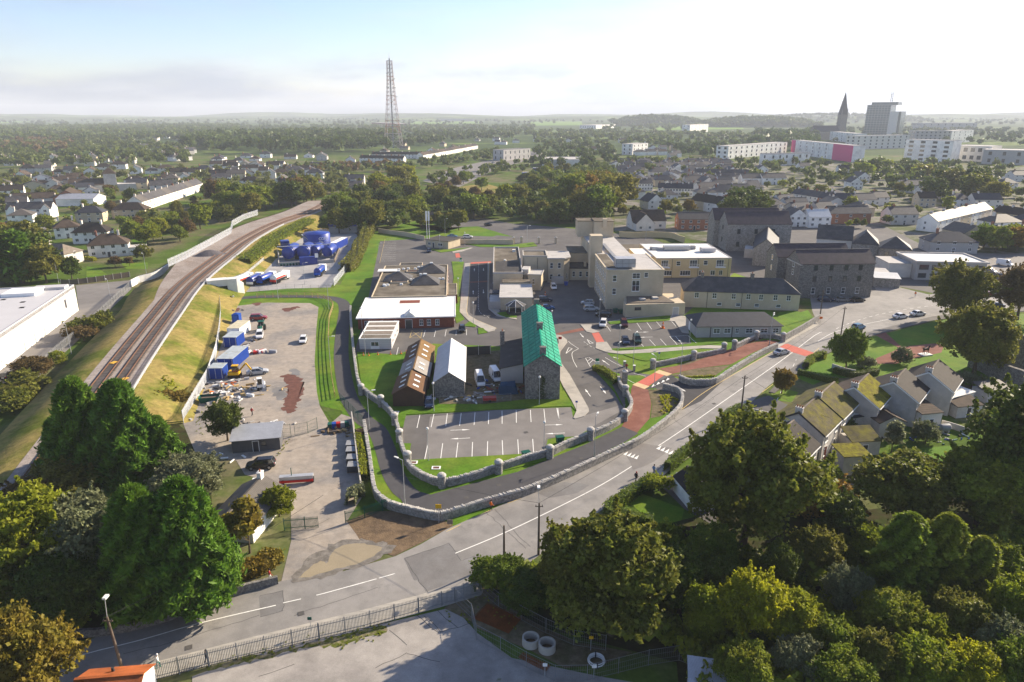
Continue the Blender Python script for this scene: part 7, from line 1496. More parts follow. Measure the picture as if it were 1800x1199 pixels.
 for s in (-1,1):
  part(MB().box(L/2-.22,s*.58-.16,st[-2][2]-.10,L/2-.06,s*.58+.16,st[-2][2]+.02), 'headlight', 'head_lens', r); part(MB().box(-L/2-.01,s*.62-.12,st[1][2]-.2,-L/2+.12,s*.62+.12,st[1][2]), 'taillight', 'tail_lens', r)
  part(MB().box(q[3][0]-.45,s*(wb+.08)-.09,zb+.02,q[3][0]-.3,s*(wb+.08)+.09,zb+.17), 'mirror', 'paint_white', r)
 part(MB().box(L/2-.06,-.6,.35,L/2+.02,.6,.5), 'bumper', 'plastic_black', r); part(MB().box(-L/2-.02,-.6,.38,-L/2+.05,.6,.52), 'bumper', 'plastic_black', r); part(MB().box(-L/2-.03,-.26,.62,-L/2-.005,.26,.73), 'number_plate', 'white_pvc', r)
 return proto(r)
CAR = {k: car_proto(k) for k in ('hatch','sedan','suv','van')}
CARUSED = {}
def car(kind, colr, rear, front, label, z=.03, scale=1.0, name='parked_car', cat='car', grp=None):
 c = ((rear[0]+front[0])/2, (rear[1]+front[1])/2, z); rot = math.atan2(front[1]-rear[1], front[0]-rear[0])
 o = dup(CAR[kind], c, rot, label, grp, {'paint_white': T('paint_'+colr)}, scale if scale != 1.0 else None); o.name = name; o['category'] = cat; return o
Y = 'vehicles in the builder\'s yard'; Hs = 'cars parked at the hospital'; St = 'cars on the street'
for a in [('suv','red',(-71.5,183.6),(-67.3,184.5),'red people carrier parked at the top of the builder\'s yard',Y),('suv','white',(-64.6,171.5),(-62.7,164.9),'white pickup-like car facing the camera in the builder\'s yard',Y),('hatch','white',(-52.0,166.5),(-51.3,162.5),'lone white hatchback in the middle of the builder\'s yard',Y),('sedan','silver',(-57.2,141.6),(-53.3,143.0),'silver saloon beside the yellow digger',Y),('suv','black',(-37.9,100.4),(-42.3,99.7),'black estate car beside the galvanised shed',Y),
 ('suv','white',(25.0,181.9),(23.4,174.6),'white car at the left end of the pay car park',Hs),('suv','maroon',(30.0,181.9),(29.6,174.8),'dark maroon people carrier in the pay car park',Hs),('hatch','navy',(28.0,166.7),(27.8,160.6),'dark navy car in the front row of the pay car park',Hs),('suv','green',(31.0,167.7),(30.8,161.4),'dark green car in the front row of the pay car park',Hs),
 ('suv','white',(13.2,222.0),(13.5,216.7),'white car parked by the blue bins in the hospital yard',Hs),('suv','navy',(7.9,203.5),(11.9,203.9),'dark navy people carrier beside the pale-roofed annex',Hs),('sedan','blue',(7.8,194.5),(12.2,195.3),'blue saloon just right of the green roof',Hs),('hatch','silver',(24.5,199.9),(20.2,200.6),'silver car tucked against the hospital block wall',Hs),('suv','silver',(20.4,193.1),(25.0,193.5),'silver estate car below the hospital block',Hs),('suv','black',(27.5,187.1),(23.4,187.6),'black car with pale windows beside the green bins',Hs),
 ('hatch','black',(-13.2,176.8),(-12.8,170.7),'black hatchback in front of the brick hall',Hs),('hatch','navy',(-34.4,286.5),(-33.2,277.4),'dark car alone in the far car park',Hs),('sedan','lightblue',(-29.0,317.7),(-25.3,317.7),'pale blue car behind the gate lodge',Hs),('suv','white',(-22.4,315.3),(-17.5,315.3),'white car behind the cream wall',Hs),('hatch','black',(-14.2,350.7),(-9.6,351.5),'dark car on the back road under the trees',Hs),
 ('sedan','silver',(61.0,153.9),(65.6,156.8),'silver saloon driving towards the red crossing',St),('hatch','lightblue',(88.6,174.5),(93.4,177.0),'bright blue hatchback at the park corner',St),('sedan','white',(104.6,184.8),(109.9,186.7),'white saloon, nearer of two following each other at the junction',St),('sedan','white',(110.8,187.6),(116.3,189.2),'white saloon, further of two following each other at the junction',St),('sedan','grey',(97.0,203.4),(101.0,203.8),'grey car in the middle of the mill front row',St),('sedan','black',(101.5,203.4),(106.0,203.8),'black car at the right of the mill front row',St),('suv','navy',(92.0,204.3),(96.3,203.4),'dark people carrier at the left of the mill front row',St),
 ('sedan','white',(148.5,211.0),(153.2,211.0),'white car on the street behind the big round tree',St),('sedan','black',(143.5,196.6),(138.3,197.1),'black saloon right of the big round tree',St),('hatch','red',(146.6,210.0),(145.2,210.0),'red car glimpsed beside the big round tree',St),('van','white',(180.9,258.2),(184.6,253.1),'white delivery van with green lettering in the town car park',St),('hatch','grey',(169.2,245.1),(170.4,242.5),'grey car below the white delivery van',St),('suv','black',(166.0,235.5),(169.0,233.8),'black car beside the stone yard wall',St),
 ('suv','white',(25.5,94.8),(28.7,95.4),'white car on the driveway under the olive-brown tree',St),('van','white',(-7.2,139.7),(-6.2,133.3),'white panel van with dark windscreen in the works yard',Y),('van','white',(-4.0,141.0),(-3.0,137.2),'older small white van in the works yard','vehicles in the works yard'),('hatch','navy',(-16.4,127.0),(-15.8,122.8),'old blue car parked on the lawn beside the brown shed','vehicles in the works yard'),
 ('sedan','grey',(-102.3,133.4),(-103.1,138.4),'greenish grey car in the supermarket car park',St),('hatch','black',(-107.6,138.4),(-107.8,141.8),'black car near the supermarket wall',St),('suv','black',(-100.1,129.6),(-99.4,132.3),'black car half hidden by scrub at the supermarket',St),('hatch','red',(-257.4,357.0),(-255.9,360.1),'bright red car at the white semi-detached pair',St)]:
 car(*a[:5], z=.035, grp=a[5])
for q, col_, lab in [((202.0,318.4),'black','black car in the town street left of the golden trees'),((210.6,321.8),'silver','silver car in the town street left of the golden trees'),((193.8,290.5),'grey','grey car at the foot of the golden trees'),((214.9,301.5),'white','white car, leftmost behind the golden trees'),((222.0,307.4),'silver','silver car in the middle behind the golden trees'),((222.7,303.4),'navy','navy car at the right edge behind the golden trees'),((-21.2,810.3),'silver','silver car in the station car park'),((-14.2,802.9),'white','white car in the station car park'),((-31.2,763.3),'red','red car at the end of the station car park')]:
 car('hatch', col_, (q[0]-2,q[1]), (q[0]+2,q[1]+.4), lab, grp=St)
# lorries of the depot and blue buses
M('lorry_red', (.50,.045,.03), rough=.4); M('lorry_blue', (.02,.09,.42), rough=.35)
def lorry(rear, front, tankmat, stripe, label, name='tanker_lorry'):
 L = 9.0; r = thing(name, label, 'lorry', ((rear[0]+front[0])/2,(rear[1]+front[1])/2,.03), math.atan2(front[1]-rear[1],front[0]-rear[0]), 'depot tanker lorries')
 part(MB().box(L/2-1.9,-1.2,.6,L/2,1.2,2.9), 'cab', 'white_pvc', r); part(MB().box(L/2-.02,-1.05,1.7,L/2+.02,1.05,2.7), 'windscreen', 'car_glass', r); part(MB().box(-L/2,-1.0,.7,L/2-1.9,1.0,1.0), 'chassis', 'plastic_black', r)
 b = MB().lathe([(0,0),(1.05,.05),(1.15,.25),(1.15,L-2.5),(1.05,L-2.3),(0,L-2.25)],16); b.v = [(z-L/2, x*1.05, y*.95+2.05) for x,y,z in b.v]; part(b, 'tank', tankmat, r, smooth=True)
 part(MB().box(-L/2+.4,-1.23,1.6,L/2-2.8,-1.2,2.1).box(-L/2+.4,1.2,1.6,L/2-2.8,1.23,2.1), 'stripe', stripe, r); part(MB().box(-L/2+.3,-.3,3.1,L/2-2.6,.3,3.2), 'catwalk', 'metal_grey', r); part(MB().box(-L/2-.08,-1.1,.7,-L/2,1.1,1.5), 'rear_locker', stripe, r)
 for x in (-L/2+1.2,-L/2+2.4,L/2-1.1):
  for s in (-1,1): part(MB().tube((x,s*1.0-.15,.5),(x,s*1.0+.15,.5),.5,.5,14), 'wheel', 'tyre', r)
lorry((-66.9,228.9), (-67.5,252.5), 'depot_blue', 'lorry_blue', 'blue tanker lorry with white cab parked by the depot gate')
lorry((-90.1,223.8), (-88.6,230.6), 'white_pvc', 'lorry_red', 'leftmost red-and-white tanker lorry in the depot row'); lorry((-85.5,223.8), (-85.1,230.6), 'depot_blue', 'white_pvc', 'small blue tanker lorry between two others in the depot row'); lorry((-82.8,225.5), (-81.4,232.4), 'depot_blue', 'lorry_blue', 'dark blue tanker lorry in the depot row'); lorry((-79.1,225.5), (-77.0,235.1), 'white_pvc', 'lorry_red', 'large white tanker lorry with red sides, right of the depot row')
def bus(q, rot, label):
 r = thing('bus', label, 'bus', (*q,.03), rot, 'blue buses at the garage'); part(MB().box(-5.6,-1.25,.4,5.6,1.25,3.1), 'body', 'lorry_blue', r); part(MB().box(-5.3,-1.28,1.5,5.3,1.28,2.6), 'window_band', 'car_glass', r); part(MB().box(-5.5,-1.2,3.1,5.5,1.2,3.25), 'roof', 'white_pvc', r)
 for x in (-3.6,3.6):
  for s in (-1,1): part(MB().tube((x,s*1.1-.16,.48),(x,s*1.1+.16,.48),.48,.48,12), 'wheel', 'tyre', r)
for i, x in enumerate((265,300,340,380,420)): bus(((31.3,697.5)[0]+(x-300)/3.9*.62, (31.3,697.5)[1]+i*1.5), .1+.05*i, 'blue bus, %s from the left in front of the bus garage' % nth(i+1))
bus((14.6,644.8), .35, 'lone blue bus parked left of the bus garage')
# ================================================================ yard things
M('container_blue', (.015,.050,.26), var=.12, scale=.8, rough=.5, stain=((.10,.10,.14),.8,.62,.72)); M('container_top', (.36,.40,.42), var=.2, scale=.7, rough=.7, stain=((.30,.26,.16),.8,.55,.68)); M('plastic_blue', (.015,.06,.30), rough=.4); M('hut_top', (.55,.50,.36), var=.15, rough=.8, bands=('Y',.8,.3)); M('jcb_yellow', (.62,.36,.015), var=.1, rough=.45); M('tractor_red', (.42,.02,.015), var=.1, rough=.45); M('hi_vis', (.72,.16,.02), rough=.8, var=.1); M('machine_green', (.012,.085,.06), var=.1, rough=.5)
def container(A, rot, w, d, h, label, body='container_blue', top='container_top'):
 r = thing('shipping_container', label, 'container', (*A,.02), rot, 'containers in the builder\'s yard'); part(MB().box(.03,.03,.1,w-.03,d-.03,h), 'body', body, r); k = MB()
 for i in range(int(d/.5)): k.box(0,.15+i*.5,.25,.03,.37+i*.5,h-.2); k.box(w-.03,.15+i*.5,.25,w,.37+i*.5,h-.2)
 struct(part(k, 'ribs', body, r), 'stuff'); part(MB().box(-.02,-.02,h,w+.02,d+.02,h+.08), 'roof', top, r); part(MB().box(w*.48,-.02,.2,w*.5,.03,h-.1).box(.15,-.02,.2,.25,.03,h-.1).box(w-.25,-.02,.2,w-.15,.03,h-.1), 'door_bars', 'white_steel', r)
container((-64.4,138.9), .05, 3.0, 3.4, 2.5, 'short blue container nearest the scrap heap'); container((-64.9,144.7), -.02, 3.6, 9.0, 2.6, 'longest blue container with weathered pale roof'); container((-69.6,160.1), -.02, 3.3, 5.0, 2.6, 'blue container in the middle of the row along the fence'); container((-71.6,167.8), -.02, 3.2, 7.2, 2.5, 'site hut with cream ribbed roof at the far end of the row', 'white_pvc', 'hut_top')
r = thing('portable_toilet', 'blue portable toilet beside the site hut', 'toilet cabin', (-75.5,181.1), 0); part(MB().box(0,0,.1,1.9,1.9,2.3), 'body', 'plastic_blue', r); part(MB().add([(-.05,-.05,2.3),(1.95,-.05,2.3),(1.95,1.95,2.3),(-.05,1.95,2.3),(.95,.95,2.65)], [(0,1,4),(1,2,4),(2,3,4),(3,0,4)]), 'roof', 'plastic_blue', r); part(MB().box(.4,-.04,.2,1.5,-.0,2.1), 'door', 'lorry_blue', r)
def digger(q, rot, body, label, s=1.0, name='excavator'):
 r = thing(name, label, 'digger', (*q,.02), rot); r.scale = (s,s,s)
 for y in (-.7,.7): part(MB().box(-1.1,y-.22,.0,1.1,y+.22,.55), 'track', 'plastic_black', r)
 part(MB().box(-1.1,-.85,.6,.9,.85,1.2), 'body', body, r); part(MB().box(-.3,-.7,1.2,.8,.2,2.4), 'cab', 'car_glass', r); part(MB().box(-.35,-.75,2.4,.85,.25,2.5), 'cab_roof', body, r)
 part(MB().bar((.8,.4,1.1),(2.2,.4,2.6),.25,.3), 'boom', body, r); part(MB().bar((2.2,.4,2.6),(3.1,.4,1.2),.2,.24), 'stick', body, r); part(MB().add([(2.9,0,1.3),(2.9,.8,1.3),(3.4,.8,.6),(3.4,0,.6),(2.8,0,.4),(2.8,.8,.4)], [(0,1,2,3),(3,2,5,4),(0,3,4),(1,5,2)]), 'bucket', 'lead', r)
digger((-51.5,133.8), -1.2, 'white_pvc', 'white mini excavator in the middle of the builder\'s yard')
digger((-59.5,140.6), .1, 'jcb_yellow', 'yellow backhoe digger at the end of the containers', 1.1, 'backhoe_digger')
def tractor(q, rot, body, label, name='tractor', roof='white_pvc'):
 r = thing(name, label, 'tractor', (*q,.02), rot); part(MB().box(.2,-.35,.75,1.9,.35,1.4), 'bonnet', body, r); part(MB().box(-1.2,-.75,1.25,.1,-.35,1.5).box(-1.2,.35,1.25,.1,.75,1.5), 'mudguard', body, r); part(MB().box(-1.0,-.6,1.4,.15,.6,2.35), 'cab_glass', 'car_glass', r); part(MB().box(-1.15,-.75,2.35,.3,.75,2.48), 'cab_roof', roof, r)
 for s in (-1,1): part(MB().tube((-.6,s*.75-.2,.75),(-.6,s*.75+.2,.75),.75,.75,16), 'rear_wheel', 'tyre', r); part(MB().tube((1.5,s*.65-.13,.42),(1.5,s*.65+.13,.42),.42,.42,14), 'front_wheel', 'tyre', r)
 part(MB().tube((1.2,.25,1.4),(1.2,.25,2.2),.04,.04,6), 'exhaust', 'lead', r)
tractor((-37.2,91.8), .15, 'tractor_red', 'red tractor with cream cab roof beside the cottage garden'); tractor((-65.3,174.2), -1.5, 'machine_green', 'green dumper parked behind the white pickup', 'dumper', 'machine_green')
r = thing('farm_trailer', 'rusty seed drill on wheels behind the red tractor', 'trailer', (-32.9,95.4), .15)
part(MB().box(-2.6,-.5,.7,2.4,.4,1.3), 'hopper', 'tin_galv', r); part(MB().box(-2.6,-.7,.4,2.4,-.55,.75), 'frame', 'tractor_red', r); part(MB().bar((-.8,0,1.2),(-.8,0,2.6),.1,.1), 'upright', 'machine_green', r)
for s in (-1,1): part(MB().tube((s*2.2,-.1,.5),(s*2.2+.25,-.1,.5),.5,.5,14), 'wheel', 'tyre', r)
def junk(name, label, cx, cy, n, spread, cols, seed, smax=.9):
 rg = random.Random(seed); mb = MB()
 for i in range(n):
  x, y = cx+rg.gauss(0,spread[0]), cy+rg.gauss(0,spread[1]); a = rg.uniform(0,3.1); l, w, h = rg.uniform(.2,smax*2), rg.uniform(.1,smax*.6), rg.uniform(.05,smax*.6); c, s = math.cos(a)*l/2, math.sin(a)*l/2; e, f = -math.sin(a)*w/2, math.cos(a)*w/2
  mb.prism([(x-c-e,y-s-f),(x+c-e,y+s-f),(x+c+e,y+s+f),(x-c+e,y-s+f)], .01, .03+h, rg.randrange(len(cols)))
 o = mb.build(name, [T(c) for c in cols]); o['kind'] = 'stuff'; return o
q = (-59.7,135.2); junk('scrap_heap', '', q[0], q[1], 60, (3.0,3.0), ['white_pvc','lead','timber_new','grey_render','tin_galv','dark_frame'], 3)
q = (-56.9,128.8); junk('scrap_heap', '', q[0], q[1], 40, (3.0,2.4), ['white_pvc','timber_new','grey_render','machine_green','white_render'], 4)
q = (-53.5,133.4); junk('scrap_heap', '', q[0], q[1], 40, (2.6,.8), ['timber_old','lead','white_pvc','timber_new'], 5, .6)
q = (-45.5,116.9); junk('scrap_heap', '', q[0], q[1], 30, (2.6,.7), ['white_pvc','timber_old','dark_frame','grey_render'], 6, .6)
q = (-59.9,131.6); junk('scrap_heap', '', q[0], q[1], 50, (1.6,4.0), ['white_pvc','lead','timber_new','tin_galv','grey_render','hi_vis'], 14, .8)
q = (-64.3,159.3); junk('scrap_heap', '', q[0], q[1], 26, (.8,5.0), ['tin_galv','lead','timber_old','white_pvc'], 15, .9)
q = (-59.1,156.3); junk('scrap_heap', '', q[0], q[1], 12, (2.0,.3), ['tin_galv','tractor_red','white_pvc'], 16, 1.2)
q = (-30.7,113.2); junk('scrap_heap', '', q[0], q[1], 30, (1.6,.8), ['timber_old','timber_new','mud'], 17, .8)
q = (-82.2,193.8); junk('scrap_heap', '', q[0], q[1], 24, (1.6,1.4), ['lead','tile_pale','grey_render'], 18, .8)
q = (-9.9,128.8); junk('scrap_heap', '', q[0], q[1], 60, (3.2,1.4), ['dark_frame','lead','jcb_yellow','grey_render','white_pvc','tin_wall'], 7, .8)
q = (-2.9,134.1); junk('scrap_heap', '', q[0], q[1], 60, (2.6,2.0), ['dark_frame','plastic_blue','lead','white_pvc','brick','grey_render'], 8, .8)
q = (74.0,110.6); junk('scrap_heap', '', q[0], q[1], 30, (4.0,1.4), ['lead','machine_green','white_pvc','timber_old','plastic_blue'], 9, .6)
q = (-50.6,102.8); junk('scrap_heap', '', q[0], q[1], 30, (3.0,1.6), ['dark_frame','lead','timber_old','white_pvc'], 10, .6)
r = thing('skip', 'green rubbish skip among the scrap beside the white fence', 'skip', (-59.3,127.1), .2); part(MB().add([(-1.6,-.8,0),(1.2,-.8,0),(1.2,.8,0),(-1.6,.8,0),(-2.0,-1,1.2),(1.8,-1,1.2),(1.8,1,1.2),(-2,1,1.2)], [(0,1,5,4),(1,2,6,5),(2,3,7,6),(3,0,4,7),(0,3,2,1)]), 'hull', 'machine_green', r); part(MB().box(-1.7,-.85,.7,1.5,.85,.8), 'load', 'timber_old', r)
r = thing('red_trailer', 'red flatbed trailer lying in the works yard', 'trailer', (-4.4,127.0), .1); part(MB().box(-1.3,-.6,.4,1.3,.6,1.0), 'bed', 'tractor_red', r); part(MB().tube((0,-.75,.3),(0,.75,.3),.3,.3,12), 'wheel', 'tyre', r)
M('tarp_blue', (.01,.05,.10), var=.2, rough=.6)
r = thing('tarped_stack', 'stack under a dark blue tarpaulin in the works yard', 'tarpaulin', (-0.8,131.7), .1); part(MB().add([(-2,-1.5,0),(2,-1.5,0),(2,1.5,0),(-2,1.5,0),(-1.6,-1,1.9),(1.4,-1.1,1.7),(1.5,.9,2.2),(-1.4,1,2.0)], [(0,1,5,4),(1,2,6,5),(2,3,7,6),(3,0,4,7),(4,5,6,7)]), 'cover', 'tarp_blue', r); part(MB().box(-1.5,-1,.0,1.5,1,1.5), 'stack', 'timber_old', r)
for i, (q, s) in enumerate([((-2.3,147.2),1),((-2.0,145.0),1),((-1.1,140.6),.9)]): r = thing('blue_barrel', 'blue plastic barrel, %s from the back beside the lean-to' % nth(i+1), 'barrel', (*q,.12), 0, 'blue barrels in the works yard'); part(MB().lathe([(.0,0),(.4,.02),(.46,.3),(.46,1.0),(.4,1.25),(0,1.28)],14), 'drum', 'plastic_blue', r); part(MB().lathe([(.47,.38),(.5,.42),(.47,.46)],14), 'hoop', 'plastic_blue', r)
for i, (q, m, lab) in enumerate([((17.7,223.6),'plastic_blue','large blue wheeled bin beside the rounded hospital wing'),((29.2,190.5),'machine_green','left green wheeled bin beside the black car'),((30.7,189.9),'machine_green','right green wheeled bin beside the garage range'),((8.2,108.7),'machine_green','small green grit bin above the inner wall pier'),((2.3,103.0),'machine_green','green cabinet on the lawn below the front car park'),((111.4,215.0),'white_pvc','white sign panel at the mill corner'),((79.0,122.8),'plastic_blue','blue wheeled bin at the blank pale gable')]):
 r = thing('wheeled_bin', lab, 'bin', (*q,.1), .1*i); part(MB().add([(-.5,-.4,.12),(.5,-.4,.12),(.5,.4,.12),(-.5,.4,.12),(-.65,-.5,1.2),(.65,-.5,1.2),(.65,.5,1.2),(-.65,.5,1.2)], [(0,1,5,4),(1,2,6,5),(2,3,7,6),(3,0,4,7),(4,5,6,7)]), 'bin_body', m, r); part(MB().box(-.7,-.55,1.2,.7,.55,1.3), 'lid', m, r); part(MB().tube((-.5,.45,.1),(.5,.45,.1),.1,.1,8), 'wheel', 'tyre', r)
for i, q in enumerate([(-26.9,106.8),(-26.4,104.5),(-25.7,101.8),(-25.0,99.3)]): r = thing('pallet_stack', 'black crate stack, %s from the top along the lane fence' % nth(i+1), 'crate', (*q,.02), .1, 'black crates along the lane'); part(MB().box(-1.0,-.9,.1,1.0,.9,1.1), 'crate', 'dark_frame', r); part(MB().box(-1.05,-.95,0,1.05,.95,.1), 'pallet', 'timber_old', r); part(MB().box(-1.03,-.93,1.1,1.03,.93,1.16), 'lid', 'lead', r)
# concrete rings
for q, lab in (((2.0,61.0),'left of two concrete manhole rings inside the site fencing'),((3.7,60.2),'right of two concrete manhole rings inside the site fencing')):
 r = thing('concrete_ring', lab, 'concrete ring', (*q,.03), 0, 'concrete manhole rings'); part(MB().lathe([(.92,0),(.92,.95),(.76,.95),(.76,.05)],28), 'ring', 'kerb', r); part(MB().lathe([(.77,.06),(0,.06)],20), 'ring_floor', 'mud', r)
r = thing('pipe_coil', 'coil of white plastic pipe beside the site fencing', 'pipe coil', (8.7,58.4), 0); b = MB()
for k in range(5):
 for i in range(20): a, c = 2*math.pi*i/20, 2*math.pi*(i+1)/20; rr = .75+.07*(k % 3); b.tube((rr*math.cos(a),rr*math.sin(a),.1+.1*k),(rr*math.cos(c),rr*math.sin(c),.1+.1*k),.055,.055,5,cap=False)
part(b, 'coil', 'white_pvc', r); part(MB().box(-.05,.6,.05,.05,.95,.6).box(-.05,-.95,.05,.05,-.6,.6), 'strap', 'dark_frame', r)
M('rust_mesh', (.20,.065,.02), var=.3, rough=.95)
r = thing('reinforcing_mesh', 'stack of rusty reinforcing mesh sheets inside the site fencing', 'steel mesh', (-1.6,65.0), -.55); b = MB()
for i in range(24): b.bar((-2.4+i*.2,-1.5,.12),(-2.4+i*.2,1.5,.12),.03,.03)
for i in range(16): b.bar((-2.4,-1.5+i*.2,.15),(2.4,-1.5+i*.2,.15),.03,.03)
part(b, 'mesh_sheet', 'rust_mesh', r); part(MB().box(-2.3,-1.4,.02,2.3,1.4,.08), 'rusted_sheet', 'rust_mesh', r)
r = thing('reinforcing_bars', 'bundle of rusty bars beside the concrete rings', 'steel bars', (2.4,58.4), -.6)
for i in range(8): part(MB().tube((-1.8,-.4+i*.11,.08+.03*(i % 3)),(1.6,-.5+i*.13,.1),.035,.035,6), 'bar', 'rust_mesh', r)
# bandstand, bollards, cones, signs
r = thing('bandstand', 'small round pavilion with grey conical roof beside the annex', 'pavilion', (1.0,190.7), 0); part(MB().lathe([(3.0,2.5),(0,3.9)],8), 'roof', 'slate', r); part(MB().lathe([(2.6,0),(2.6,.9),(2.4,.9),(2.4,0)],8), 'low_wall', 'dark_frame', r)
for i in range(8): a = 2*math.pi*i/8; part(MB().tube((2.5*math.cos(a),2.5*math.sin(a),0),(2.5*math.cos(a),2.5*math.sin(a),2.6),.08,.08,6), 'post', 'white_pvc', r)
for i in range(8): a = 2*math.pi*i/8; part(MB().bar((3.0*math.cos(a),3.0*math.sin(a),2.56),(0,0,3.95),.1,.06), 'roof_rib', 'white_pvc', r)
cone = thing('traffic_cone', 'cone', 'traffic cone'); part(MB().lathe([(.16,.03),(.04,.75),(0,.76)],10), 'cone', 'hi_vis', cone); part(MB().box(-.2,-.2,0,.2,.2,.04), 'foot', 'hi_vis', cone); part(MB().lathe([(.115,.3),(.085,.48)],10), 'sleeve', 'white_pvc', cone); proto(cone)
for i, q in enumerate([(-34.7,154.3),(-33.4,154.1),(-31.4,154.7),(-28.5,155.0),(-26.1,155.5),(-24.9,155.9)]): dup(cone, (*q,.12), 0, 'traffic cone, %s from left in the line below the portable cabin' % nth(i+1), 'cones by the portable cabin')
dup(cone, (*(10.3,210.1),.03), 0, 'orange traffic cone beside the annex steps', scale=2.0); dup(cone, (*(39.7,176.2),.03), 0, 'tall orange cone in the empty bays of the pay car park', scale=2.4)
for nm, q, lab, col_, hh in [('direction_sign',(19.0,146.8),'white and green direction sign at the head of the planted median','sign_green',2.0),('direction_sign',(-19.3,260.1),'green direction sign on the lawn by the inner road','sign_green',2.0),('parking_sign',(33.5,150.5),'small blue parking sign on the lawn above the entrance','plastic_blue',2.2),('parking_sign',(12.3,123.2),'small blue sign on the pavement corner by the front car park','plastic_blue',1.8),('round_sign',(11.6,160.8),'round red sign on a post behind the green-roofed house','tractor_red',2.6),('warning_sign',(-10.1,84.2),'yellow warning sign on a post beside the road wall','jcb_yellow',3.0),('works_sign',(83.5,181.7),'orange roadworks sign at the garden wall corner','hi_vis',1.6),('works_sign',(-8.5,83.5),'boarded sign leaning near the yellow warning sign','tile_pale',1.0),('fence_notice',(-22.0,63.0),'small green notice on the palisade fence','machine_green',1.9),('fence_notice',(8.3,60.1),'yellow notice on the upper site fencing','jcb_yellow',1.9),('fence_notice',(3.3,56.5),'white notice on the lower site fencing','white_pvc',1.7),('fence_notice',(8.2,56.3),'white notice near the pipe coil on the site fencing','white_pvc',1.7)]:
 r = thing(nm, lab, 'sign', (*q,.03), 0); w_ = .45 if 'notice' in nm or 'parking' in nm else .8; part(MB().box(-w_/2,-.12,hh-w_*.8,w_/2,-.06,hh), 'sign_plate', col_, r); part(MB().tube((0,0,0),(0,0,hh),.035,.035,6), 'post', 'column_grey', r)
 if 'direction' in nm: part(MB().box(-.5,-.13,hh-1.5,.5,-.05,hh-.7), 'sign_panel', 'white_pvc', r)
r = thing('gate_pillar', 'grey barrier control pillar on the entrance island, left', 'bollard', (25.1,146.8), 0); part(MB().box(-.25,-.25,0,.25,.25,1.3), 'pillar', 'metal_grey', r); part(MB().box(-.28,-.28,1.3,.28,.28,1.4), 'cap', 'white_pvc', r)
r = thing('gate_pillar', 'grey barrier control pillar on the entrance island, right', 'bollard', (26.8,144.1), 0); part(MB().box(-.25,-.25,0,.25,.25,1.3), 'pillar', 'metal_grey', r); part(MB().box(-.28,-.28,1.3,.28,.28,1.4), 'cap', 'white_pvc', r)
for q, lab in (((-22.1,121.5),'square manhole surround at the car park top left'),((-16.0,101.6),'square manhole surround at the lower wall pier'),((-12.1,99.8),'square manhole surround with bare soil on the front lawn')):
 r = thing('manhole_surround', lab, 'manhole', (*q,.11), 0, 'manhole surrounds'); part(MB().box(-.7,-.5,0,.7,-.35,.1).box(-.7,.35,0,.7,.5,.1).box(-.7,-.35,0,-.5,.35,.1).box(.5,-.35,0,.7,.35,.1), 'surround', 'white_pvc', r); part(MB().box(-.5,-.35,0,.5,.35,.05), 'cover', 'red_mud', r)
r = thing('oil_tank', 'dark green oil tank beside the rendered outhouse', 'oil tank', (76.7,113.2), .2); b = MB().lathe([(0,0),(.62,.05),(.66,.2),(.66,1.7),(.62,1.85),(0,1.9)],16); b.v = [(z-.95,y,x+.95) for x,y,z in b.v]; part(b, 'tank', 'lead', r, smooth=True); part(MB().box(-.7,-.5,0,-.4,.5,.5).box(.4,-.5,0,.7,.5,.5), 'block', 'kerb', r)
r = thing('horse_sculpture', 'dark horse sculpture on a white plinth beside the park path', 'sculpture', (96.8,154.8), .3); part(MB().box(-1.3,-.9,0,1.3,.9,.3), 'plinth', 'white_render', r)
b = MB().tube((-.7,0,1.5),(.6,0,1.55),.34,.3,10)
for x in (-.6,.5):
 for y in (-.18,.18): b.tube((x,y,1.5),(x+.05,y,.85),.12,.07,6).tube((x+.05,y,.85),(x,y,.3),.07,.06,6)
b.tube((.55,0,1.6),(1.0,0,2.2),.2,.13,8).tube((.95,0,2.2),(1.4,0,2.0),.15,.08,8).tube((-.7,0,1.6),(-1.0,0,.9),.07,.03,6); part(b, 'horse', M('bronze', (.05,.035,.03), rough=.5, metal=.4), r)
r = thing('notice_board', 'colourful boarded panels leaning on the lane side of the green fence', 'panel stack', (-31.3,115.0), .18)
for i, m in enumerate(('machine_green','plastic_blue','tractor_red','grey_render','machine_green')): part(MB().box(-1.8+i*.75,-.5+.1*i,.1,-1.1+i*.75,.6,1.0), 'panel', m, r)
part(MB().box(-2,-.7,0,2.2,.7,.1), 'pallet', 'timber_old', r)
r = thing('flagpoles', 'pair of tall white flag columns behind the gate lodge', 'flagpole', (-35.3,293.7), 0)
for dx in (-.5,.5): part(MB().tube((dx,0,0),(dx,0,15),.12,.07,8), 'pole', 'white_pvc', r); part(MB().box(dx-.35,-.05,11,dx+.35,.05,15), 'flag_panel', 'white_pvc', r)
r = thing('gravel_heap', 'dark heap of ballast beside the railway track', 'gravel heap', (*(-111.3,254.6),4.25), .6); part(MB().lathe([(4.2,0),(2.6,1.0),(1.1,1.7),(0,1.9)],14), 'heap', M('dark_gravel', (.11,.10,.105), var=.3, scale=2, bump=1, bump_scale=10), r); r.scale = (1.3,.8,1); part(MB().lathe([(5,0.02),(4,.12)],14), 'skirt', 'dark_gravel', r)
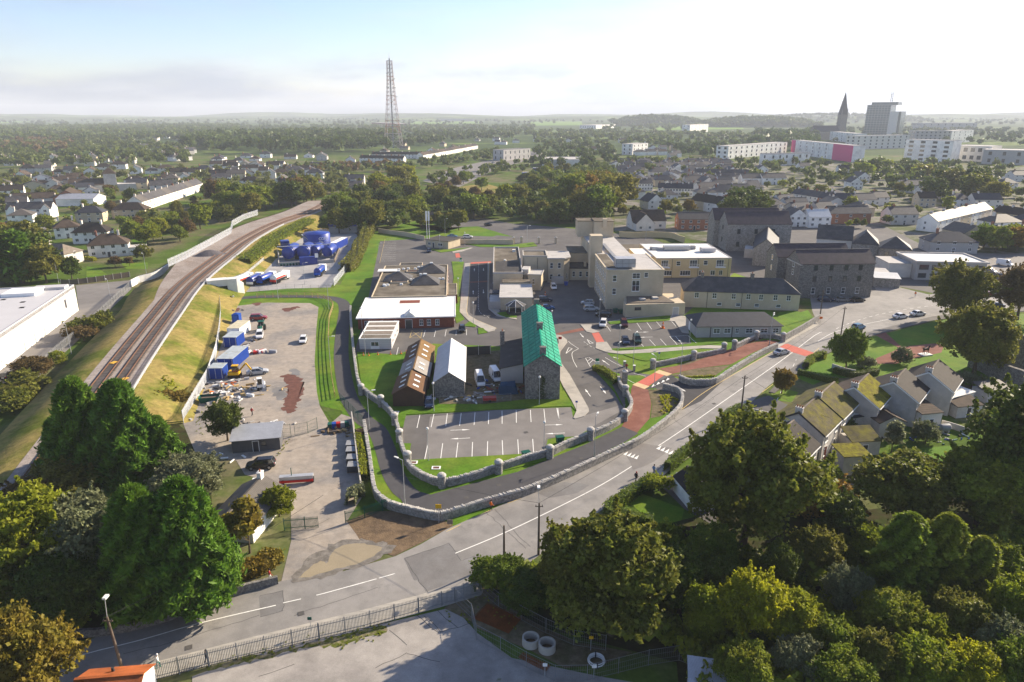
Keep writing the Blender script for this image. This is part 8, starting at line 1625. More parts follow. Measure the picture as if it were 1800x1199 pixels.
# gate piers of the campus entrance and of the far entrance
for q, lab, h in [((23.6,136.8),'tall left stone pier of the campus entrance',2.6),((0.7,301.3),'leftmost cream pier of the far entrance',2.6),((4.1,303.5),'second cream pier of the far entrance',2.4),((11.6,301.3),'third cream pier of the far entrance',2.6),((18.9,301.3),'rightmost cream pier of the far entrance',2.6)]:
 r = thing('gate_pier', lab, 'gate pier', (*q,.02), 0, 'gate piers'); part(MB().box(-.5,-.5,0,.5,.5,h), 'shaft', 'stone_pale' if 'stone' in lab else 'cream_render', r); part(MB().box(-.6,-.6,h,.6,.6,h+.15).add([(-.5,-.5,h+.15),(.5,-.5,h+.15),(.5,.5,h+.15),(-.5,.5,h+.15),(0,0,h+.5)], [(0,1,4),(1,2,4),(2,3,4),(3,0,4)]), 'cap', 'coping_stone', r)
# ================================================================ people
M('skin', (.45,.26,.18), var=.05, rough=.6); M('hair_dark', (.03,.02,.015), var=.1); M('cloth_blue', (.10,.20,.36), var=.12, rough=.9); M('cloth_dark', (.025,.027,.035), var=.15, rough=.9); M('cloth_red', (.36,.03,.03), var=.12, rough=.9); M('cloth_white', (.62,.62,.60), var=.1, rough=.9); M('cloth_jeans', (.04,.06,.11), var=.12, rough=.9); M('cloth_teal', (.03,.20,.16), var=.1, rough=.9)
def person(q, rot, label, top, bottom, hair='hair_dark', stride=.28, h=1.72, arm=.15, sit=False):
 """one continuous skinned body, coloured by region; hair a part of its own"""
 k = h/1.72; a = stride
 V = [(0,0,.95),(0,0,1.2),(.02,0,1.42),(.04,0,1.52),(.07,0,1.60),(.07,0,1.68),
   (0,.10,.90),(a*.5,.10,.50),(a*.45,.10,.09),(a*.45+.17,.10,.04),(0,-.10,.90),(-a*.35,-.10,.50),(-a*.85,-.10,.11),(-a*.85+.15,-.10,.05),
   (.0,.19,1.40),(-arm,.24,1.13),(-arm+.14,.25,.90),(-arm+.19,.25,.80),(.0,-.19,1.40),(arm,-.24,1.13),(arm+.18,-.25,.93),(arm+.25,-.25,.84)]
 E = [(0,1),(1,2),(2,3),(3,4),(4,5),(0,6),(6,7),(7,8),(8,9),(0,10),(10,11),(11,12),(12,13),(2,14),(14,15),(15,16),(16,17),(2,18),(18,19),(19,20),(20,21)]
 Rr = [.15,.145,.155,.058,.098,.085,.10,.068,.048,.04,.10,.068,.048,.04,.065,.046,.036,.032,.065,.046,.036,.032]
 me = bpy.data.meshes.new('person'); me.from_pydata(V, E, []); o = bpy.data.objects.new('tmp', me); COL.objects.link(o)
 o.modifiers.new('s', 'SKIN'); 
 for i, sv in enumerate(me.skin_vertices[0].data): sv.radius = (Rr[i], Rr[i]*(1.25 if i in (0,1,2) else 1)); sv.use_root = (i == 0)
 sb = o.modifiers.new('d', 'SUBSURF'); sb.levels = 1; sb.render_levels = 1
 dg = bpy.context.evaluated_depsgraph_get(); m2 = bpy.data.meshes.new_from_object(o.evaluated_get(dg)); bpy.data.objects.remove(o)
 m2.materials.clear()
 for m in (T(top), T(bottom), T('skin'), T('plastic_black')): m2.materials.append(m)
 mi = []
 for p in m2.polygons:
  z, y = p.center.z, abs(p.center.y)
  mi.append(2 if z > 1.47 else (3 if z < .08 else (2 if (y > .2 and z < .92) else (0 if z > .92 or y > .2 else 1))))
 m2.polygons.foreach_set('material_index', mi); m2.polygons.foreach_set('use_smooth', [True]*len(mi))
 r = link('person', m2, None, (*q,.05), rot); r.scale = (k,k,k); tag(r, label, 'person')
 part(MB().lathe([(.105,1.60),(.118,1.68),(.09,1.76),(0,1.80)],12,0,(.06,0,0)), 'hair', hair, r, smooth=True); return r
person((-3.0,87.3), .4, 'person in orange jacket walking along the road beside the stone wall', 'hi_vis', 'cloth_dark')
person((22.2,97.8), .6, 'person in light blue top walking on the footpath by the hedge', 'cloth_blue', 'cloth_jeans')
person((19.0,95.5), .6, 'person in dark coat and red cap behind the clipped hedge', 'cloth_dark', 'cloth_dark', 'cloth_red')
person((-36.1,57.6), .2, 'person in white top and pale hat on the footpath behind the palisade', 'cloth_white', 'cloth_teal', 'cloth_white')
person((-31.4,58.2), .2, 'person in dark clothes further along the palisade footpath', 'cloth_dark', 'cloth_jeans')
person((124.1,209.1), -2.2, 'person in orange hi-vis crossing at the junction', 'hi_vis', 'cloth_white')
person((-48.6,120.2), 1.0, 'person in red and white standing in the builder\'s yard', 'cloth_red', 'cloth_dark', 'cloth_white')
person((-84.5,204.1), 1.0, 'person in dark clothes by the underpass, left', 'cloth_dark', 'cloth_jeans'); person((-84.2,205.1), 2.0, 'person in pale top by the underpass, right', 'cloth_white', 'cloth_dark')
person((25.2,144.5), 1.0, 'person with red scarf beside the entrance island', 'cloth_red', 'cloth_jeans')
person((-29.3,71.6), .3, 'person in red top at the hedge end by the lane mouth', 'cloth_red', 'cloth_white')

# ================================================================ vegetation near the camera
def tr(name, key, base, top, label, mat, wide=1.0, group=None, cat='tree', z=0):
 if key[:4] == 'bush' and top > 4.5: key = 'near'+key[4]; wide *= 1.25
 return tree(name, key, (*base, z), top, label, mat, group, wide, cat)
for nm, key, b, h, lab, m, wd in [
 ('conifer','ley0',(-62.3,92.1),18.2,'tallest feathery conifer of the far trio beside the railway','leaf_conifer',1.0),('conifer','ley1',(-55.8,91.4),18.1,'broad feathery conifer at the right of the far trio','leaf_conifer',1.05),('conifer','ley2',(-52.0,93.1),11.9,'shorter conifer on the yard side of the far trio','leaf_conifer',1.1),('conifer','ley1',(-66.9,93.4),11.7,'conifer at the railway end of the far trio','leaf_conifer',1.0),
 ('conifer','ley2',(-40.8,65.9),16.0,'left conifer of the near pair beside the road','leaf_conifer',1.05),('conifer','ley0',(-36.1,66.7),16.5,'right conifer of the near pair beside the cottage','leaf_conifer',1.1),('conifer','ley1',(-34.2,69.0),10.8,'low conifer spreading towards the cottage gable','leaf_conifer',.85),
 ('broadleaf_tree','near0',(-54.0,67.1),15.0,'yellow-green tree at the left beside the track','leaf_lime',.95),('broadleaf_tree','near1',(-48.0,68.6),13.7,'grey-olive tree between the two conifer groups','leaf_grey',.9),('broadleaf_tree','near2',(-48.5,63.9),10.2,'dark tree in the shade below the grey-olive tree','leaf_dark',1.0),('broadleaf_tree','near3',(-54.2,63.0),9.1,'brownish tree low at the left edge','leaf_olive',.9),
 ('broadleaf_tree','near4',(-44.2,49.7),12.9,'golden green tree in the bottom left corner','leaf_gold',.85),('broadleaf_tree','bush0',(-62.8,86.3),8.3,'leafy shrub tree beside the railway track','leaf_olive',1.2),('broadleaf_tree','bush1',(-46.5,89.4),7.8,'silvery shrub between conifers and the yard','leaf_grey',1.15),('broadleaf_tree','bush2',(-65.2,82.8),7.4,'brown-leaved shrub beside the track','leaf_brown',1.2),
 ('yard_tree','near1',(-49.2,109.8),7.5,'dark green tree standing in the builder\'s yard','leaf_dark',.95),('birch','slim0',(-33.8,77.3),8.7,'slender golden birch in front of the cottage roof','leaf_gold',1.2),('garden_tree','bush0',(-32.7,85.9),4.8,'small round bright green tree beside the lane','leaf_lime',1.0),
 ('broadleaf_tree','near0',(10.8,62.5),15.0,'large maple tree standing below the road, centre right','leaf_olive',1.05),('broadleaf_tree','near3',(6.6,68.1),10.3,'leaning tree beside the lamp pole, left of the large maple','leaf_olive',.8),('ivy_tree','bush1',(-0.3,69.7),4.6,'ivy-covered stump at the end of the palisade','leaf_hedge',1.0),('ivy_tree','bush2',(-2.6,70.5),3.2,'round ivy bush at the palisade corner','leaf_hedge',1.0),('broadleaf_tree','bush0',(1.9,66.7),4.6,'dark brambly shrub behind the ivy stump','leaf_dark',1.3),('broadleaf_tree','near2',(18.1,66.2),8.7,'dark tree in the shade right of the large maple','leaf_dark',.9),
 ('broadleaf_tree','dense0',(30.5,79.5),17.6,'huge rounded olive-brown tree beside the terraced houses','leaf_olive',1.0),('broadleaf_tree','near4',(53.1,83.5),11.1,'olive tree below the mossy outhouse','leaf_olive',1.3),('broadleaf_tree','dense1',(72.8,87.1),18.1,'very large dark tree at the right edge','leaf_dark',1.0),('broadleaf_tree','near1',(63.7,83.5),11.7,'dark tree in front of the very large one at right','leaf_green',1.3),('broadleaf_tree','near0',(42.2,78.2),8.1,'shaded green tree behind the alders','leaf_dark',1.0),
 ('alder','alder0',(44.7,68.1),11.5,'left of three pointed alder trees','leaf_green',1.5),('alder','alder1',(49.3,68.6),11.1,'middle of three pointed alder trees','leaf_green',1.45),('alder','alder0',(53.0,67.6),8.8,'right of three pointed alder trees','leaf_green',1.5),
 ('broadleaf_tree','near2',(25.0,60.4),9.9,'bright yellow tree left of the alders','leaf_yellow',.8),('broadleaf_tree','near4',(29.2,59.6),7.7,'yellow-green tree right of the bright yellow one','leaf_lime',.85),('broadleaf_tree','near3',(20.7,61.2),7.4,'green tree left of the bright yellow one','leaf_lime',.85),('broadleaf_tree','near1',(36.9,64.8),6.8,'grey-green tree in the gap between yellow tree and alders','leaf_grey',.9),
 ('broadleaf_tree','near0',(35.3,54.3),6.9,'rough olive tree at the bottom centre right','leaf_olive',1.0),('broadleaf_tree','near3',(27.6,54.6),6.2,'pale grey-leaved tree at the bottom below the yellow tree','leaf_grey',.9),('broadleaf_tree','near2',(43.2,52.2),7.2,'vivid yellow tree in the bottom right','leaf_yellow',.95),('broadleaf_tree','near4',(52.8,60.4),8.9,'pale green tree at the right edge below the alders','leaf_lime',.85),('broadleaf_tree','near1',(48.8,55.7),7.5,'whitish-leaved tree at the right edge','leaf_grey',.9),('broadleaf_tree','near0',(42.1,58.0),6.3,'yellow-green scrub tree below the middle alder','leaf_lime',.95),('broadleaf_tree','near3',(31.5,69.2),7.0,'ivy-draped dark tree behind the yellow one','leaf_dark',.8),('broadleaf_tree','near2',(31.8,57.2),6.6,'dark green tree low in the middle of the wood','leaf_green',.9),('broadleaf_tree','near4',(23.7,67.6),5.8,'dark shrubby tree below the garden hedge','leaf_dark',1.1),('broadleaf_tree','near1',(22.0,53.6),6.7,'green tree at the bottom edge beside the site fencing','leaf_green',.9),('broadleaf_tree','bush0',(43.8,86.3),4.5,'golden shrub between the huge tree and the mossy outhouse','leaf_amber',1.4),
 ('broadleaf_tree','near1',(24.5,72.9),6.8,'green tree below the weathered timber fence','leaf_green',1.1),('broadleaf_tree','near4',(44.1,72.9),6.5,'yellowish tree between the huge tree and the alders','leaf_lime',1.1),('broadleaf_tree','near0',(36.6,71.8),7.2,'olive tree behind the grey-green gap tree','leaf_olive',1.1),('broadleaf_tree','near2',(39.8,60.4),7.2,'green tree in front of the left alder','leaf_green',1.1),('broadleaf_tree','near3',(46.5,59.6),7.1,'olive-green tree in front of the right alder','leaf_olive',1.1),('broadleaf_tree','near1',(38.7,52.9),7.3,'light green tree at the bottom left of the vivid yellow one','leaf_lime',1.1),('broadleaf_tree','near4',(30.8,52.2),6.7,'green tree at the bottom edge right of the pale grey one','leaf_green',1.1),('broadleaf_tree','near2',(47.6,51.6),7.9,'green tree in the bottom right corner','leaf_green',1.0),('broadleaf_tree','near0',(56.7,69.7),7.0,'dark green tree between the alders and the right edge','leaf_green',1.2),
 ('round_tree','dense0',(100.3,142.2),15.3,'large round willow-like tree beside the end terraced house','leaf_olive',1.0),('round_tree','dense1',(120.4,182.1),15.5,'large round tree on the park lawn by the junction','leaf_olive',1.05),('round_tree','dense0',(138.6,184.3),14.9,'brownish round tree at the right edge of the park','leaf_brown',.95),('ivy_tree','near3',(73.4,144.3),10.3,'ivy-clad tree at the park corner beside the road','leaf_hedge',.8),('garden_tree','near1',(54.5,131.2),5.4,'small amber tree in the front garden beside the road','leaf_amber',.95),
 ('garden_tree','bush1',(94.9,134.3),3.0,'glossy shrub behind the blank pale gable','leaf_grey',1.2),('garden_tree','bush2',(71.0,108.9),3.2,'grey olive shrub in the terrace back gardens','leaf_grey',1.0),('garden_tree','slim1',(63.5,105.6),5.5,'narrow grey-green tree in the terrace back gardens','leaf_grey',1.2),('garden_tree','bush0',(58.0,111.2),2.8,'dark shrub in the nearest terrace garden','leaf_dark',1.1),('garden_tree','bush1',(48.8,97.7),1.9,'clipped round green bush, upper of two','leaf_hedge',1.0),('garden_tree','bush2',(49.4,95.9),2.0,'clipped round green bush, lower of two','leaf_hedge',1.0),('garden_tree','bush0',(78.5,146.4),2.4,'pale flowering shrub behind the terrace ridge','leaf_grey',1.3),('garden_tree','bush2',(88.1,149.3),3.0,'upright shrub beside the park path','leaf_grey',1.0),('garden_tree','bush1',(22.1,93.0),2.4,'fluffy light green bush behind the hedge','leaf_lime',1.2),
 ('scrub_bush','bush0',(-108.1,173.0),4.4,'brown-green thorn bush on the left railway slope','leaf_olive',1.4),('scrub_bush','bush1',(-106.5,165.7),3.4,'lower thorn bush on the left railway slope','leaf_brown',1.4),('scrub_bush','bush2',(-101.9,139.6),5.0,'scrubby bush at the supermarket fence end','leaf_brown',1.4),('scrub_bush','bush0',(-97.4,130.0),4.0,'bramble mound by the supermarket car park','leaf_olive',1.6),('scrub_bush','bush1',(-96.0,122.8),3.5,'bramble mound at the left edge','leaf_olive',1.6),('scrub_bush','bush2',(-102.9,148.7),2.4,'small lime bush at the palisade beside the railway','leaf_lime',1.2),('scrub_bush','bush1',(-71.0,128.5),3.4,'yellow bramble below the conifers','leaf_yellow',1.5),('scrub_bush','bush0',(-66.7,124.8),3.0,'golden bramble at the end of the white fence','leaf_amber',1.5),
 ('evergreen','fir0',(-167.7,227.4),16.8,'tall dark evergreen above the supermarket roof, left','leaf_dark',2.0),('evergreen','fir1',(-163.1,228.0),16.6,'tall dark evergreen above the supermarket roof, right','leaf_conifer',1.7),('broadleaf_tree','mid0',(-154.8,227.4),12.4,'olive tree beside the tall evergreens','leaf_olive',1.0),('broadleaf_tree','mid1',(-150.4,234.0),7.5,'dark tree in front of the sandy-brown roofed house','leaf_dark',1.0),('broadleaf_tree','mid2',(-145.9,253.1),4.0,'small brown-leaved tree on the back lawn','leaf_brown',1.2),('broadleaf_tree','mid3',(-141.4,254.7),3.4,'reddish small tree on the back lawn','leaf_brown',1.1),('broadleaf_tree','mid4',(-183.7,332.9),7.7,'round green tree beside the wide cream house','leaf_green',1.1),('broadleaf_tree','mid5',(-179.5,335.6),6.9,'brown round tree beside the wide cream house','leaf_brown',1.1),('broadleaf_tree','mid0',(-141.9,266.4),5.6,'olive bush tree by the retaining wall','leaf_olive',1.3),
 ('broadleaf_tree','mid1',(-151.7,340.9),11.9,'bright green round tree at the end of the white palisade','leaf_lime',1.0),('broadleaf_tree','mid2',(-147.7,315.9),8.5,'brownish tree next to the bright green one','leaf_brown',1.0)]:
 tr(nm, key, b, h, lab, m, wd)
hedge('clipped_hedge', 'clipped hedge beside the road with a square end, upper garden', [(24.4,98.4),(26.0,100.5),(28.0,103.2),(29.6,105.0)], 1.3, 1.9)
hedge('clipped_hedge', 'long clipped hedge bending round the lower garden', [(21.2,94.8),(17.9,91.3),(14.6,87.8),(13.5,86.0),(15.9,84.4),(19.3,83.2)], 1.5, 1.7)
hedge('clipped_hedge', 'short clipped hedge at the utility pole', [(38.6,116.4),(40.6,118.9),(43.3,121.5)], 1.5, 2.0)
hedge('clipped_hedge', 'low straight hedge in the corner garden', [(62.1,142.3),(64.2,140.1),(66.1,138.0),(68.5,137.2)], 1.0, 1.2)
hedge('clipped_hedge', 'curved dark hedge at the corner garden beside the crossing', [(65.1,145.5),(67.6,149.3),(71.4,152.8),(72.5,152.2)], 1.3, 1.6, 'leaf_green')
hedge('clipped_hedge', 'dark hedge between corner garden and park path', [(70.3,143.2),(71.7,141.4),(73.6,140.1),(79.3,142.3)], 1.3, 1.3, 'leaf_dark')
hedge('clipped_hedge', 'tall clipped hedge around the back lawn behind the railway', [(-180.9,325.2),(-180.3,332.9),(-175.7,338.3)], 2.0, 4.0, leaf=.3, dens=25)
hedge('front_hedge', 'overgrown golden hedge in front of the cottage', [(-36.6,69.9),(-35.2,71.5),(-32.6,72.8),(-30.8,74.3),(-30.2,76.3)], 2.6, 1.5, 'leaf_gold', leaf=.22)
hedge('median_shrubs', 'row of glossy shrubs on the planted median', [(18.2,145.0),(19.6,143.2),(20.8,140.6),(21.7,138.1),(22.0,136.0)], 1.7, 1.2, 'leaf_green', leaf=.2)
hedge('boundary_hedge', 'long dark hedge between depot and grass strip', [(-59.1,244.5),(-59.7,261.1),(-63.0,287.6),(-65.5,310.3),(-68.6,340.3)], 4.0, 3.2, 'leaf_olive', leaf=.4, dens=18)
hedge('embankment_scrub', 'dark scrub on the embankment above the oil depot', [(-95.9,246.6),(-97.7,266.7),(-100.3,296.0),(-100.7,324.8),(-100.3,347.2)], 5.5, 2.2, 'leaf_green', leaf=.4, dens=20, z=2.2)
hedge('lane_shrubs', 'ragged shrubs along the pale block wall by the lane', [(-26.7,110.1),(-24.6,102.8),(-22.7,95.4)], 1.0, 1.5, 'leaf_lime', leaf=.2)
hedge('lane_shrubs', 'pale green shrubs at the end of the lane fence', [(-23.2,88.5),(-23.3,91.0),(-21.9,91.8)], 1.4, 1.8, 'leaf_grey', leaf=.2)
hedge('estate_hedge', 'yellow flowering hedge on the boundary of the railway house', [(-167.6,268.1),(-163.5,266.4),(-159.2,263.8)], 1.4, 1.3, 'leaf_yellow', leaf=.3, dens=25)
hedge('estate_hedge', 'dark hedge in front of the white semi-detached pair', [(-251.5,366.3),(-250.1,374.4),(-246.9,376.1)], 1.6, 1.6, 'leaf_green', leaf=.3, dens=25)
# flowers and bedding on the planted corner
def tufts(name, pts, size, mat, seed, n=22, group=None):
 rng = np.random.default_rng(seed); P = []; N = []
 for x, y, z in pts:
  d = rng.normal(size=(n,3)); d[:,2] = np.abs(d[:,2])+.3; d /= np.linalg.norm(d,axis=1)[:,None]; P.append(np.array([x,y,z])+d*size*rng.uniform(.3,1,n)[:,None]); N.append(d)
 V, t = leaves(np.concatenate(P), np.concatenate(N), size*.55, rng, elong=1.8, up=1.0); me = leaf_mesh(name, V, t); o = link(name, me); o.material_slots[0].link = 'OBJECT'; o.material_slots[0].material = T(mat); o['kind'] = 'stuff'; return o
rg = random.Random(5); bed = [(30.0,131.7),(32.7,128.4),(32.0,124.5),(28.0,120.5)]
pts = [(rg.uniform(min(p[0] for p in bed),max(p[0] for p in bed)), rg.uniform(min(p[1] for p in bed),max(p[1] for p in bed)), .05) for _ in range(90)]
tufts('bedding_plants', [p for p in pts if inside(p, bed)], .35, 'leaf_yellow', 1)
b2 = [(36.5,139.9),(38.2,139.3),(42.3,139.9),(43.5,140.8)]; tufts('bedding_plants', [(b2[0][0]+(b2[3][0]-b2[0][0])*i/24, b2[0][1]+(b2[3][1]-b2[0][1])*i/24+rg.uniform(-.2,.2), .05) for i in range(25)], .32, 'leaf_yellow', 2)
tufts('bedding_plants', [(*q,.05) for q in along([(54.0,160.2),(61.2,166.3),(65.3,168.9)], .8) for q in [q[:2]]], .4, 'leaf_red', 3)
# weeds along the yard edges
pts = []
for ln, w_ in (([(-30.0,58.4),(-24.6,60.2),(-20.3,61.6),(-16.2,63.0),(-13.5,63.6)],.8),([(-18.6,60.7),(-16.3,61.8),(-13.6,62.7)],.7),([(-7.7,66.0),(-6.1,65.3),(-4.9,64.3)],.8),([(-3.6,69.1),(-2.1,66.7),(-0.3,65.0),(0.6,63.4)],1.5),([(-59.7,122.9),(-56.9,120.5),(-55.7,115.2),(-56.0,112.5)],2.0),([(-38.7,104.5),(-38.9,108.4),(-39.0,110.1)],.6),([(-32.8,88.5),(-33.6,91.8),(-32.0,86.1)],.9),([(-36.9,90.1),(-35.4,88.5),(-33.9,86.5)],1.6)):
 for x, y, h in along(ln, .35): pts.append((x+rg.gauss(0,w_*.5), y+rg.gauss(0,w_*.5), .03))
tufts('weeds', pts, .15, 'leaf_lime', 5, 16)
# ================================================================ woods, garden and street trees further away
TAKEN += [(o.location.x, o.location.y, 3) for o in COL.objects if o.parent is None and 'tree' in str(o.get('category', ''))]
TREECOUNT = [0]
KINDW = {'leaf_green':'green','leaf_dark':'dark green','leaf_olive':'olive','leaf_amber':'amber','leaf_brown':'brown','leaf_lime':'light green','leaf_conifer':'evergreen','leaf_red':'copper','leaf_yellow':'yellow','leaf_grey':'grey-green'}
def wood(poly, phrase, n, hr, mats, keys, gap=3.0, wide=(.9,1.25), name='broadleaf_tree', nofree=False):
 xs = [p[0] for p in poly]; ys = [p[1] for p in poly]; got = []; tries = 0
 while len(got) < n and tries < n*40:
  tries += 1; p = (rnd.uniform(min(xs),max(xs)), rnd.uniform(min(ys),max(ys)))
  if not inside(p, poly) or (not nofree and not free(*p, gap)): continue
  m = rnd.choice(mats); key = rnd.choice(keys); h = rnd.uniform(*hr)
  t = tree(name, key, p, h, 'tree', m, 'trees '+phrase, rnd.uniform(*wide)); TAKEN.append((*p, gap*.6)); got.append((seen(*p)[0], t, m)); TREECOUNT[0] += 1
 got.sort(key=lambda q: q[0])
 for i, (x, t, m) in enumerate(got): t['label'] = '%s tree, %s from left %s' % (KINDW[m], nth(i+1), phrase)
GR = ['leaf_green','leaf_green','leaf_dark','leaf_olive','leaf_olive']; AU = GR+GR+['leaf_amber','leaf_brown','leaf_lime','leaf_lime']; MD = ['mid%d' % i for i in range(6)]; FR = ['far%d' % i for i in range(5)]
wood([(-93.3,337.4),(-97.9,404.8),(-88.5,459.6),(-60.9,459.6),(-45.4,361.2),(-58.5,342.6),(-69.0,325.8),(-79.6,325.8)], 'in the dark wood behind the oil depot', 22, (9,14), ['leaf_dark','leaf_dark','leaf_green','leaf_olive'], MD, 3.0)
wood([(-92.2,459.6),(-59.0,459.6),(-64.5,539.2),(-107.3,561.1)], 'in the golden clump above the depot wood', 8, (11,17), ['leaf_olive','leaf_lime','leaf_amber'], MD+['slim0','slim1'], 3.2)
wood([(-47.8,337.8),(-33.4,330.2),(-20.3,334.0),(-21.5,343.7),(-34.0,349.8),(-46.8,349.8)], 'on the grass behind the gate lodge', 5, (6,11), ['leaf_amber','leaf_olive','leaf_dark'], MD, 3)
wood([(-48.9,390.7),(-24.3,375.4),(0.0,369.2),(28.7,353.6),(47.3,365.2),(56.1,465.9),(43.0,539.2),(0.0,441.7),(-19.8,409.7),(-45.6,436.1)], 'in the scrub wood behind the back road', 52, (8,14), ['leaf_dark','leaf_green','leaf_olive','leaf_olive','leaf_lime'], MD, 2.8)
wood([(28.8,355.5),(49.7,349.9),(61.4,404.8),(68.8,539.2),(45.6,518.9)], 'in the tall golden stand left of the front-gabled bungalow', 12, (15,21), ['leaf_olive','leaf_olive','leaf_amber','leaf_green'], MD, 3.0)
wood([(-50.6,450.5),(-17.0,422.5),(3.7,465.9),(0.0,575.1),(-47.3,594.9),(-66.7,539.2)], 'around the scrub meadow', 16, (5,10), ['leaf_green','leaf_olive','leaf_brown'], MD, 4)
wood([(0.0,518.9),(42.5,482.4),(71.6,561.1),(53.1,669.3),(0.0,594.9)], 'in the belt below the bus garage', 18, (7,12), AU, MD, 3.5)
wood([(-197.3,459.6),(-155.9,430.5),(-139.1,482.4),(-120.7,441.7),(-133.7,414.7),(-140.5,369.2),(-172.4,404.8)], 'beyond the railway left of the cutting', 26, (10,16), ['leaf_olive','leaf_green','leaf_dark','leaf_green','leaf_brown'], MD, 3.0)
wood([(-152.6,286.1),(-142.6,306.1),(-145.8,375.4),(-137.1,404.8),(-159.3,430.5),(-173.0,404.8),(-173.0,355.5),(-172.8,329.1)], 'along the pale palisade beyond the railway', 22, (4,9), ['leaf_green','leaf_lime','leaf_olive','leaf_green'], MD, 2.5)
wood([(112.7,361.2),(140.5,365.2),(164.5,430.5),(135.1,430.5)], 'in the dark clump above the stone warehouse', 5, (11,15), ['leaf_dark'], MD, 4, (1.1,1.4))
wood([(250.0,422.5),(277.4,409.7),(344.0,500.0),(306.8,518.9)], 'in the dark park clump behind the big off-white house', 9, (14,20), ['leaf_dark','leaf_dark','leaf_olive'], MD, 4.5, (1.1,1.4))
wood([(184.0,279.9),(211.3,276.4),(240.1,316.4),(210.4,316.4)], 'in the golden street trees at the right', 7, (8,11), ['leaf_amber','leaf_lime','leaf_green'], MD, 3.5, (1.1,1.4))
wood([(-169.3,225.7),(-150.5,225.7),(-162.9,252.6),(-211.2,286.1)], 'behind the supermarket at the left edge', 4, (10,15), ['leaf_dark','leaf_olive'], MD, 3)
wood([(-220.4,299.2),(-152.6,286.1),(-144.0,321.1),(-204.8,482.4),(-270.5,482.4),(-347.8,482.4)], 'in the gardens of the estate behind the railway', 22, (4,9), AU, MD, 4)
wood([(53.4,346.2),(118.0,337.4),(185.6,346.2),(230.3,313.4),(387.3,539.2),(279.4,584.8),(89.9,594.9)], 'in the town gardens at the right', 22, (4,9), AU+['leaf_red'], MD[:3]+FR, 4.5)
wood([(258.2,539.2),(315.1,518.9),(423.2,702.9),(339.7,702.9)], 'below the white modern office', 10, (10,16), ['leaf_dark','leaf_green','leaf_olive'], FR, 5)
print('individual trees', TREECOUNT[0])
# everything beyond: one mass of far woodland
def woodland(name, patches, seed, per=46, leaf=2.4, zf=None, gap=3):
 rng = np.random.default_rng(seed); P = []; N = []; lobe = []; S = []
 for poly, n, h0, h1 in patches:
  xs = [p[0] for p in poly]; ys = [p[1] for p in poly]; c = 0; k = 0
  while c < n and k < n*30:
   k += 1; p = (rng.uniform(min(xs),max(xs)), rng.uniform(min(ys),max(ys)))
   if not inside(p, poly) or (gap and not free(*p, gap)): continue
   c += 1; h = rng.uniform(h0,h1); R = h*rng.uniform(.38,.6); d = rng.normal(size=(per,3)); d /= np.linalg.norm(d,axis=1)[:,None]; d[:,2] = np.abs(d[:,2])*1.0-.25*rng.random(per)
   rr = rng.uniform(.7,1.05,per)[:,None]*(.85+.25*np.sin(d[:,:1]*5+c)); P.append(np.array([p[0],p[1],h*.52+(zf(*p) if zf else 0)])+d*np.array([R,R,h*.48])*rr); N.append(d); lobe.append(np.full(per, rng.random())); e = rng.normal(size=(11,3)); e /= np.linalg.norm(e,axis=1)[:,None]; e[:,2] = np.abs(e[:,2])-.2; P.append(np.array([p[0],p[1],h*.5+(zf(*p) if zf else 0)])+e*np.array([R,R,h*.46])*.62); N.append(e*3); lobe.append(np.full(11,.25)); S.append(np.full(per,leaf)); S.append(np.full(11,R*.85))
 V, t = leaves(np.concatenate(P), np.concatenate(N), np.concatenate(S), rng, tone=np.concatenate(lobe)); o = link(name, leaf_mesh(name, V, t)); o['kind'] = 'stuff'; return o
def far_mats(o, m): o.material_slots[0].link = 'OBJECT'; o.material_slots[0].material = T(m)
leafmat('far_leaf', (.075,.130,.020), (.150,.160,.034), .35, .4); leafmat('far_leaf_dark', (.050,.092,.017), (.090,.125,.024), .3, .4); leafmat('far_leaf_autumn', (.15,.11,.04), (.18,.12,.045), .3, .4)
o = woodland('undergrowth', [([(-3.4,69.7),(2.8,72.9),(11.9,78.8),(20.9,78.8),(25.2,72.9),(35.4,74.0),(44.7,78.8),(54.5,76.4),(69.8,82.8),(70.8,74.0),(54.0,52.2),(17.8,52.2),(17.3,59.6),(6.4,64.8),(0.0,66.2)], 330, 1.8,4.6),([(-54.4,57.2),(-47.4,62.1),(-39.0,66.5),(-34.4,69.7),(-35.4,74.0),(-46.1,87.1),(-60.7,87.1),(-65.2,82.8),(-63.4,69.7)], 130, 2,4.5)], 8, 170, .42, gap=0); far_mats(o, 'leaf_green')
o = woodland('undergrowth', [([(-1.3,67.6),(11.6,76.4),(20.9,78.8),(25.2,72.9),(35.4,74.0),(44.7,78.8),(54.5,76.4),(69.8,82.8),(70.8,74.0),(54.0,52.2),(17.8,52.2),(17.3,59.6),(6.4,64.8)], 150, 1.5,3.6)], 18, 150, .4, gap=0); far_mats(o, 'leaf_lime')
o = woodland('garden_trees', [([(-220.4,299.2),(-152.6,286.1),(-144.0,321.1),(-204.8,482.4),(-270.5,482.4),(-347.8,482.4)], 45, 3,7),([(-347.8,482.4),(-204.8,482.4),(-100.5,482.4),(-144.8,702.9),(-334.1,702.9),(-456.5,638.6)], 190, 3.5,9),([(53.4,346.2),(118.0,337.4),(185.6,346.2),(230.3,313.4),(387.3,539.2),(279.4,584.8),(89.9,594.9)], 90, 3,7),([(-198.1,465.9),(-127.1,465.9),(-100.5,482.4),(-121.1,584.8),(-223.8,539.2)],50,4,9)], 9, 190, .8); far_mats(o, 'far_leaf')
